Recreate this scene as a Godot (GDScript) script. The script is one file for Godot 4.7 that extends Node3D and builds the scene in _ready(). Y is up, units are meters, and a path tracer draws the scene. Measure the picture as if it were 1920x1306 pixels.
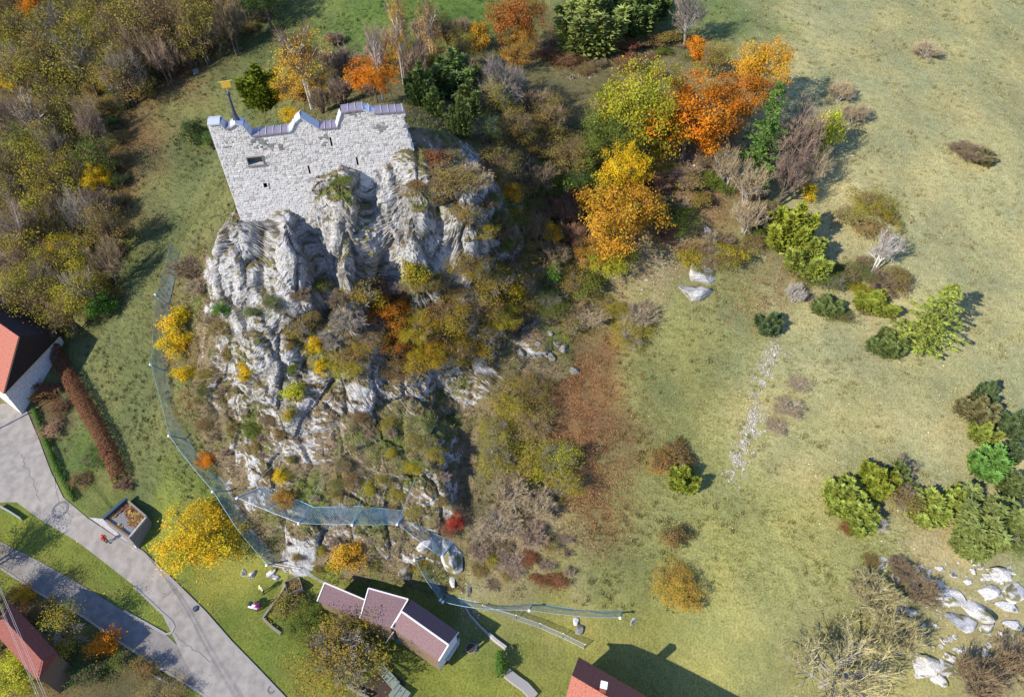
extends Node3D
# Castle ruin on a limestone rock above a village, seen from the air in autumn.

const CC2 := 1.44
const AFF := [-0.679352, 0.043338, -0.167178]
# spline that shapes the hill: x, z, weight
const CTRL := [Vector3(-51.58,-23.14,-0.0175), Vector3(-37.92,-23.39,-0.0233), Vector3(-24.27,-22.92,-0.0300), Vector3(-56.42,-32.92,0.0380), Vector3(-37.53,-30.63,-0.0408), Vector3(-58.56,-37.68,0.1425), Vector3(-48.60,-37.06,-0.0316), Vector3(-61.04,-44.77,-0.0924), Vector3(-60.99,-53.56,0.0528), Vector3(-46.83,-39.32,-0.0732), Vector3(-31.08,-28.29,-0.0442), Vector3(-36.89,-34.48,0.0445), Vector3(-53.68,-42.60,-0.0802), Vector3(-27.44,-32.44,-0.2318), Vector3(-31.67,-35.38,0.3034), Vector3(-40.48,-41.42,0.6319), Vector3(-22.19,-28.69,-0.1719), Vector3(-13.77,-23.20,-0.0855), Vector3(-17.39,-26.14,-0.1239), Vector3(-3.23,-25.09,-0.1025), Vector3(7.34,-22.58,-0.0239), Vector3(-45.18,-45.08,0.0957), Vector3(-56.13,-60.50,0.0698), Vector3(-46.67,-52.90,0.0892), Vector3(-49.00,-50.69,0.0270), Vector3(-56.96,-50.92,-0.0070), Vector3(-61.25,-66.02,0.0545), Vector3(-67.87,-70.45,0.0937), Vector3(-71.47,-46.26,-0.0778), Vector3(-62.80,-28.44,-0.0015), Vector3(-84.70,-71.29,-0.0477), Vector3(-49.74,-64.44,-0.0914), Vector3(-41.78,-47.04,-0.2808), Vector3(-38.07,-42.11,-0.5989), Vector3(-48.60,-74.09,0.3933), Vector3(-45.94,-80.12,0.3742), Vector3(-48.80,-87.41,-0.1374), Vector3(-43.96,-91.40,0.2518), Vector3(-53.02,-82.84,-0.0138), Vector3(-47.22,-100.66,-0.0586), Vector3(-38.00,-106.30,0.0602), Vector3(-25.62,-110.51,0.0974), Vector3(-43.98,-114.06,-0.0073), Vector3(-56.16,-90.96,-0.1303), Vector3(-53.73,-73.00,-0.2404), Vector3(-63.82,-102.62,-0.1559), Vector3(-53.66,-108.98,-0.0272), Vector3(-76.53,-80.21,0.0930), Vector3(-69.17,-86.71,-0.0168), Vector3(-83.66,-100.23,-0.0333), Vector3(-74.98,-103.41,0.1250), Vector3(-91.23,-121.60,-0.1188), Vector3(-78.49,-128.16,0.0668), Vector3(-101.19,-143.97,-0.0198), Vector3(-62.18,-127.33,-0.0243), Vector3(-49.51,-136.78,0.0437), Vector3(-121.69,-149.73,-0.0195), Vector3(-100.80,-104.44,0.1092), Vector3(-94.59,-82.04,0.0479), Vector3(-81.67,-152.96,-0.0268), Vector3(-27.12,-81.40,-0.0483), Vector3(-24.68,-91.32,-0.0797), Vector3(-10.04,-91.77,0.0926), Vector3(-12.43,-103.85,-0.0693), Vector3(-6.61,-71.66,0.2249), Vector3(-0.79,-106.57,0.0612), Vector3(2.87,-91.77,0.1098), Vector3(9.68,-86.97,-0.0621), Vector3(14.18,-98.69,-0.0235), Vector3(26.46,-105.19,0.0442), Vector3(20.80,-92.28,-0.0236), Vector3(8.61,-79.51,0.0169), Vector3(-1.97,-81.27,-0.0553), Vector3(-5.16,-122.36,-0.0407), Vector3(36.77,-118.97,-0.0369), Vector3(80.24,-118.97,-0.0570), Vector3(-27.23,-123.75,-0.1271), Vector3(34.77,-99.97,-0.0062), Vector3(49.11,-103.16,0.0011), Vector3(63.57,-101.19,-0.0337), Vector3(73.67,-103.16,0.0015), Vector3(38.74,-89.72,0.1081), Vector3(51.85,-86.64,-0.0239), Vector3(65.14,-84.68,-0.0248), Vector3(41.32,-76.64,-0.0745), Vector3(52.17,-74.99,-0.0412), Vector3(62.28,-71.81,-0.0435), Vector3(42.69,-68.34,0.0860), Vector3(53.03,-64.43,-0.0348), Vector3(59.41,-60.04,0.1764), Vector3(40.73,-57.66,0.0074), Vector3(50.73,-54.69,-0.0305), Vector3(55.85,-48.49,-0.0269), Vector3(29.84,-52.51,0.1579), Vector3(37.79,-47.52,0.0146), Vector3(45.26,-43.22,0.0441), Vector3(53.94,-41.18,0.1193), Vector3(28.25,-41.43,0.0246), Vector3(33.16,-35.73,-0.0300), Vector3(40.85,-37.28,-0.1366), Vector3(24.34,-33.78,-0.0108), Vector3(31.23,-28.51,-0.0364), Vector3(25.24,-22.56,0.0674), Vector3(15.38,-24.75,0.1083), Vector3(15.76,-29.27,-0.0385), Vector3(16.19,-34.08,-0.0011), Vector3(34.74,-22.05,0.0040), Vector3(47.49,-21.66,0.1060), Vector3(43.41,-27.84,-0.1355), Vector3(50.17,-30.78,-0.0816), Vector3(42.41,-32.39,0.1835), Vector3(53.51,-20.95,0.0174), Vector3(58.34,-34.29,-0.0364), Vector3(65.42,-55.56,-0.1304), Vector3(77.13,-85.68,0.0293), Vector3(24.17,-59.68,-0.0062), Vector3(19.59,-56.31,-0.2082), Vector3(27.03,-56.51,-0.0426), Vector3(15.86,-52.60,0.0753), Vector3(22.22,-49.20,0.0405), Vector3(19.86,-42.80,0.0125), Vector3(13.11,-47.11,-0.0422), Vector3(9.28,-41.69,0.0483), Vector3(12.46,-36.61,0.0623), Vector3(5.66,-38.22,-0.1629), Vector3(2.21,-33.39,-0.1835), Vector3(7.71,-31.64,-0.0361), Vector3(-2.22,-31.83,-0.3520), Vector3(0.00,-35.88,0.0621), Vector3(2.74,-29.14,0.1850), Vector3(10.30,-28.43,-0.0239), Vector3(4.82,-24.99,0.1015), Vector3(-3.32,-29.00,0.2637), Vector3(30.73,-62.20,0.0075), Vector3(34.79,-68.06,0.0794), Vector3(33.33,-57.66,-0.0647), Vector3(0.00,-70.75,-0.4002), Vector3(5.12,-72.18,-0.0278), Vector3(10.29,-70.29,-0.0662), Vector3(17.46,-72.98,-0.0162), Vector3(24.06,-75.73,-0.2310), Vector3(20.37,-67.24,0.0674), Vector3(14.56,-63.68,-0.0334), Vector3(26.80,-68.80,-0.0628), Vector3(30.32,-75.80,0.0417), Vector3(8.96,-65.32,0.0645), Vector3(3.19,-66.86,0.8238), Vector3(6.29,-59.69,0.1025), Vector3(1.25,-60.98,-1.8753), Vector3(10.63,-57.53,0.0893), Vector3(2.47,-55.97,-0.3095), Vector3(6.12,-52.78,0.0055), Vector3(0.00,-51.79,-0.2194), Vector3(-3.61,-51.89,-1.3307), Vector3(-5.32,-48.40,0.2632), Vector3(-5.61,-45.06,1.2111), Vector3(-3.51,-42.93,-1.1135), Vector3(-3.43,-38.58,-0.1736), Vector3(2.38,-47.11,-0.0240), Vector3(0.00,-43.36,0.0670), Vector3(2.29,-39.93,0.0025), Vector3(-5.08,-35.29,-0.9111), Vector3(-5.50,-41.23,2.8429), Vector3(-28.96,-58.59,-0.4217), Vector3(-25.00,-58.66,0.3117), Vector3(-19.76,-57.96,-24.8322), Vector3(-18.96,-58.86,5.9290), Vector3(-15.80,-58.86,-5.8302), Vector3(-14.23,-58.53,-102.0512), Vector3(-11.59,-58.86,-1.6166), Vector3(-8.90,-58.54,-2.7510), Vector3(-5.94,-60.95,3.6300), Vector3(-3.34,-62.33,-3.1687), Vector3(-3.07,-60.20,-28.7400), Vector3(-30.91,-57.24,0.6680), Vector3(-31.20,-55.55,-6.9517), Vector3(-27.37,-55.70,-7.9066), Vector3(-23.63,-55.18,1.5588), Vector3(-20.66,-55.54,-114.9734), Vector3(-21.19,-53.89,-7.0178), Vector3(-20.14,-57.49,20.7485), Vector3(-20.51,-55.69,96.8819), Vector3(-17.73,-57.04,-3.2572), Vector3(-16.26,-53.90,-5.2333), Vector3(-15.88,-52.12,-9.9755), Vector3(-14.32,-58.59,102.9255), Vector3(-13.37,-57.24,4.1496), Vector3(-10.69,-57.62,2.7417), Vector3(-9.55,-55.70,-13.7620), Vector3(-6.03,-57.95,-1.0902), Vector3(-4.44,-56.98,-5.2388), Vector3(-8.80,-55.72,8.9226), Vector3(-12.99,-56.82,2.4587), Vector3(-30.08,-54.66,3.8575), Vector3(-28.84,-52.84,-1.2070), Vector3(-27.63,-50.25,-1.4352), Vector3(-27.38,-49.19,0.3553), Vector3(-26.53,-47.86,0.2700), Vector3(-26.96,-55.35,7.6545), Vector3(-24.79,-53.85,0.0974), Vector3(-22.35,-52.21,2.0753), Vector3(-24.61,-50.65,-0.7395), Vector3(-21.02,-51.03,0.3498), Vector3(-22.82,-49.19,0.0291), Vector3(-20.15,-47.78,-0.2764), Vector3(-18.26,-49.19,1.2238), Vector3(-20.43,-54.66,25.6274), Vector3(-14.70,-54.43,4.4641), Vector3(-11.30,-54.43,2.2681), Vector3(-6.37,-56.61,6.4783), Vector3(-2.43,-60.30,30.7043), Vector3(-14.83,-51.63,8.9544), Vector3(-10.30,-51.83,-1.6197), Vector3(-6.44,-53.44,-4.8997), Vector3(-2.42,-55.24,1.7574), Vector3(-14.89,-48.96,-1.5525), Vector3(-11.53,-49.73,-1.8206), Vector3(-12.82,-48.58,1.3753), Vector3(-8.31,-51.17,2.1778), Vector3(-5.40,-53.49,4.4150), Vector3(-6.61,-50.99,0.5217), Vector3(-43.82,-72.64,-0.4941), Vector3(-43.78,-66.93,0.0928), Vector3(-39.91,-65.14,0.1065), Vector3(-36.38,-59.76,1.0717), Vector3(-40.63,-60.30,-0.1909), Vector3(-33.01,-54.16,4.5204), Vector3(-35.91,-53.42,-0.8272), Vector3(-39.09,-51.65,-0.1944), Vector3(-31.64,-49.40,0.8824), Vector3(-34.36,-48.49,-0.4757), Vector3(-29.77,-44.92,0.2673), Vector3(-33.74,-44.15,-0.0498), Vector3(-37.58,-46.48,0.2213), Vector3(-42.41,-78.83,-0.0643), Vector3(-41.62,-69.80,0.1501), Vector3(-24.30,-46.15,0.1961), Vector3(-19.64,-46.07,0.1994), Vector3(-15.07,-46.65,0.5516), Vector3(-10.49,-47.31,0.3629), Vector3(-23.64,-43.09,-0.1102), Vector3(-18.33,-42.81,-0.1741), Vector3(-13.70,-42.67,-0.2099), Vector3(-9.17,-44.04,0.0380), Vector3(-7.48,-41.51,-2.2296), Vector3(-8.59,-45.88,-0.9926), Vector3(-6.79,-39.03,-1.2318), Vector3(-26.61,-40.72,-0.2563), Vector3(-22.92,-39.93,0.1515), Vector3(-17.65,-39.48,0.0564), Vector3(-12.53,-39.48,0.0439), Vector3(-9.11,-38.46,1.0329), Vector3(-29.94,-39.65,-0.0336), Vector3(-26.60,-37.39,-0.1980), Vector3(-22.79,-36.42,-0.9272), Vector3(-17.61,-36.32,-0.3491), Vector3(-12.53,-36.83,0.1948), Vector3(-9.04,-35.29,-0.9780), Vector3(-6.25,-35.91,0.8914), Vector3(-5.67,-34.19,0.6004), Vector3(-25.51,-34.98,0.7922), Vector3(-20.70,-34.69,0.5099), Vector3(-14.82,-34.39,-0.7935), Vector3(-10.80,-33.88,-0.1046), Vector3(-9.12,-32.35,0.5940), Vector3(-14.93,-32.99,1.0769), Vector3(-21.85,-33.03,0.3209), Vector3(-5.64,-31.98,-0.0124), Vector3(-190.00,-40.00,-0.0160), Vector3(-190.00,-120.00,-0.0013), Vector3(-190.00,-200.00,0.0244), Vector3(-60.00,-200.00,-0.0840), Vector3(60.00,-200.00,0.0223), Vector3(190.00,-200.00,0.0418), Vector3(190.00,-120.00,-0.0482), Vector3(190.00,-40.00,-0.0131), Vector3(150.00,10.00,0.0641), Vector3(60.00,20.00,-0.0365), Vector3(0.00,10.00,-0.0891), Vector3(-60.00,15.00,-0.0563), Vector3(-150.00,10.00,-0.0526), Vector3(0.00,-150.00,0.0377), Vector3(100.00,-150.00,0.0473), Vector3(-100.00,-180.00,0.1113)]
const ROCK := [Vector2(-40.36,-72.02), Vector2(-41.69,-66.04), Vector2(-38.51,-58.36), Vector2(-38.37,-51.52), Vector2(-34.08,-44.21), Vector2(-28.89,-37.73), Vector2(-26.37,-34.64), Vector2(-20.7,-33.45), Vector2(-14.91,-33.35), Vector2(-9.69,-32.41), Vector2(-4.94,-31.78), Vector2(-4.24,-36.1), Vector2(-3.93,-42.12), Vector2(-3.31,-47.59), Vector2(2.42,-50.62), Vector2(7.65,-52.56), Vector2(7.21,-58.09), Vector2(3.12,-59.28), Vector2(3.14,-63.23), Vector2(1.56,-65.52), Vector2(0.5,-66), Vector2(-5,-68.5), Vector2(-12,-68), Vector2(-20,-66.5), Vector2(-29,-64), Vector2(-33,-62)]
const ROCKBOX := [-41.69,7.65,-72.02,-31.78]
const GCOL := {"meadow": [0.125, 0.138, 0.055], "dry": [0.295, 0.285, 0.140], "drygreen": [0.235, 0.240, 0.085], "lawn": [0.150, 0.175, 0.035], "lawnyellow": [0.200, 0.195, 0.045], "bright": [0.120, 0.170, 0.035], "litter": [0.160, 0.080, 0.042], "litterbrown": [0.115, 0.090, 0.045], "scrub": [0.130, 0.115, 0.055], "straw": [0.340, 0.290, 0.145], "dark": [0.075, 0.060, 0.040], "green": [0.090, 0.150, 0.035], "pinkish": [0.290, 0.215, 0.145], "olive": [0.180, 0.180, 0.070]}
const PATCH := [[-50.52,-82.53,1,12.25,"meadow"], [-45.79,-64.82,1,9.71,"meadow"], [-47.3,-55.05,1,7.33,"meadow"], [-45.12,-98.46,1,12.89,"meadow"], [-33.71,-106.99,1,13.16,"meadow"], [-42.61,-47.27,1,5.64,"meadow"], [-48.56,-74.03,0.8,6.62,"meadow"], [-25.1,-107.08,1.2,9.71,"green"], [-12.71,-107.35,1.2,9.53,"green"], [28.57,-103.8,0.8,6.95,"green"], [20.94,-104.82,0.8,6.98,"green"], [-72.49,-74.26,1,3.86,"green"], [-55.74,-75.29,0.8,2.24,"green"], [-52.74,-49.12,0.8,2.6,"green"], [35.24,-102.43,0.8,4.6,"green"], [52.7,-89.58,1,21.36,"dry"], [54.17,-69.52,1,16.77,"dry"], [54.29,-56.99,1,13.42,"dry"], [40.94,-49.03,1,13.05,"dry"], [48.52,-100.81,1,16.68,"dry"], [68.89,-94.83,1,18.32,"dry"], [30.04,-55.07,0.8,6.74,"dry"], [22.67,-64.28,0.9,5.04,"drygreen"], [43.73,-28.79,0.8,6.25,"drygreen"], [27.82,-38.75,1,11.36,"drygreen"], [23.69,-28.99,1,10.77,"drygreen"], [34.75,-33.15,0.8,8.14,"drygreen"], [15.89,-30.7,0.8,8.22,"drygreen"], [23.42,-49.2,0.8,7.21,"drygreen"], [17.65,-52.47,0.7,6.69,"drygreen"], [63.18,-100.03,0.5,9.03,"drygreen"], [22.67,-56.36,0.6,6.74,"drygreen"], [21.99,-55.3,1,5.5,"olive"], [20.43,-49.21,1,5.41,"olive"], [12.29,-34.11,0.8,6.15,"olive"], [10.74,-36.56,0.7,5.09,"olive"], [4.97,-32.11,0.7,6.07,"olive"], [16.85,-49.3,0.8,6.62,"olive"], [24.09,-58.58,0.7,4.94,"olive"], [-28.37,-28.76,1.2,5.01,"lawn"], [-21.51,-25.09,1.2,4.84,"lawn"], [-5.38,-24.71,1.2,8.07,"lawn"], [-44.63,-34.17,1.2,5.29,"lawn"], [-55.4,-39.8,1.2,4.92,"lawn"], [-37.71,-38.69,1,5.39,"lawn"], [-13.06,-25.78,1,4.9,"lawn"], [-29.47,-33.62,1.5,3.47,"lawnyellow"], [4.85,-25.92,1.2,7,"lawnyellow"], [12.84,-26.13,0.9,6.42,"lawnyellow"], [2.18,-27.81,1,3.27,"lawnyellow"], [-40.87,-31.83,1,3.45,"bright"], [-54.94,-45.9,0.9,3.19,"bright"], [-26.1,-26.16,1,3.26,"bright"], [-58.87,-94.48,1.2,5.64,"litter"], [-52.66,-105.15,1,5.85,"litter"], [-58.02,-89.09,1,4.74,"litter"], [8.75,-49.43,1.5,4.83,"litter"], [7.33,-43.81,1.3,3.81,"litter"], [9.54,-53.74,1.2,2.77,"litter"], [7.7,-38.9,0.9,2.85,"litter"], [-57.51,-82.12,1,4.63,"litter"], [-43.79,-66.94,0.8,2.78,"litter"], [10.3,-96.25,0.8,4.41,"litter"], [-40.44,-57.65,0.9,2.63,"litter"], [21.8,-70.52,0.9,5.13,"litter"], [28.58,-59.84,0.5,2.49,"litter"], [32.83,-63.53,0.5,2.53,"litter"], [-74.97,-103.39,1.2,13.08,"litterbrown"], [-67.95,-82.34,1.2,10.27,"litterbrown"], [-77.12,-124.56,1.2,17.14,"litterbrown"], [-55.3,-121.22,1.2,10.88,"litterbrown"], [12.31,-73.13,1,7.13,"litterbrown"], [22.04,-74.55,1,7.13,"litterbrown"], [-50.52,-29.35,1.2,3.97,"litterbrown"], [-43.89,-24.51,1,4.33,"litterbrown"], [-17.39,-26.15,0.6,4.35,"litterbrown"], [2.52,-71.08,1.3,6.93,"scrub"], [4.46,-64.99,1.3,7,"scrub"], [-0.57,-39,1,5.14,"scrub"], [-18.65,-91.29,1,7.89,"scrub"], [-7.74,-89.52,1,6.33,"scrub"], [13.82,-94.63,1,8,"scrub"], [21.34,-96.28,0.9,6.62,"scrub"], [-39.32,-67.23,1,4.07,"scrub"], [-37.2,-59.1,1,4.57,"scrub"], [13.82,-60.49,1,4.4,"scrub"], [-32.54,-45.03,0.8,3.62,"scrub"], [-58.29,-54.06,1,2.71,"scrub"], [-52.69,-47.09,0.8,2.57,"scrub"], [31,-47.97,1.1,4.77,"straw"], [28.04,-43.64,1,3.5,"straw"], [44.04,-68.9,0.8,7.12,"straw"], [44.48,-40.45,0.7,6.19,"straw"], [39.94,-60.09,0.5,5.62,"straw"], [31.31,-26.23,0.8,5.74,"straw"], [15.18,-63.64,0.9,4.43,"straw"], [4.45,-34.34,0.7,4.45,"straw"], [42.12,-31.4,0.5,3.73,"pinkish"], [45.48,-26.42,0.6,4.6,"pinkish"], [44.97,-32.68,0.5,2.68,"pinkish"], [-0.56,-33.97,0.9,5.01,"pinkish"], [2.24,-35.78,0.9,3.36,"pinkish"], [42.32,-56.42,0.4,3.07,"pinkish"], [42.78,-36.25,0.8,2.74,"pinkish"], [17.65,-63.41,0.6,3.15,"pinkish"], [22.04,-74.55,0.6,3.24,"pinkish"], [5.13,-68.2,0.8,3.85,"dark"], [-51.86,-31.03,0.8,2.3,"dark"], [0,0,0.02,150,"olive"], [-60,-160,0.02,150,"litterbrown"], [80,-150,0.02,150,"dry"], [-150,-60,0.02,150,"meadow"]]
const LEAF := {"yellow": [0.660, 0.448, 0.024], "yellowlime": [0.496, 0.496, 0.047], "yellowgreen": [0.354, 0.342, 0.035], "gold": [0.590, 0.330, 0.035], "golden": [0.519, 0.283, 0.035], "goldpale": [0.496, 0.330, 0.071], "orange": [0.614, 0.212, 0.018], "rustorange": [0.448, 0.165, 0.024], "rust": [0.354, 0.130, 0.035], "orangebrown": [0.389, 0.212, 0.047], "red": [0.354, 0.047, 0.035], "redbrown": [0.236, 0.106, 0.059], "rustbrown": [0.218, 0.106, 0.059], "peach": [0.472, 0.260, 0.106], "olive": [0.271, 0.230, 0.041], "olivedark": [0.189, 0.165, 0.041], "olivebrown": [0.260, 0.195, 0.059], "olivegold": [0.283, 0.206, 0.035], "goldolive": [0.319, 0.224, 0.024], "yellowolive": [0.342, 0.283, 0.035], "olivegreen": [0.130, 0.165, 0.035], "green": [0.094, 0.201, 0.035], "darkgreen": [0.065, 0.106, 0.035], "brown": [0.236, 0.159, 0.071], "tan": [0.330, 0.236, 0.118], "tanleaf": [0.307, 0.236, 0.094], "strawgreen": [0.354, 0.319, 0.118], "twigpinkleaf": [0.283, 0.177, 0.118], "pine": [0.201, 0.260, 0.083], "pinelight": [0.342, 0.366, 0.118], "pineyellow": [0.283, 0.319, 0.035], "juniper": [0.212, 0.248, 0.088], "juniperyellow": [0.378, 0.389, 0.059], "juniperlight": [0.413, 0.437, 0.094], "junipergreen": [0.224, 0.389, 0.094], "juniperdark": [0.153, 0.201, 0.094], "juniperbrown": [0.283, 0.236, 0.118], "spruce": [0.177, 0.295, 0.059], "spruceyellow": [0.401, 0.437, 0.083], "twigpink": [0.354, 0.266, 0.189], "twiggrey": [0.342, 0.307, 0.248], "twigbrown": [0.283, 0.218, 0.130], "twigred": [0.295, 0.177, 0.112], "twigtan": [0.448, 0.366, 0.224], "twigpale": [0.543, 0.507, 0.448], "twigpurple": [0.307, 0.230, 0.183], "twiglichen": [0.472, 0.425, 0.201], "twigolive": [0.260, 0.201, 0.083]}
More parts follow.
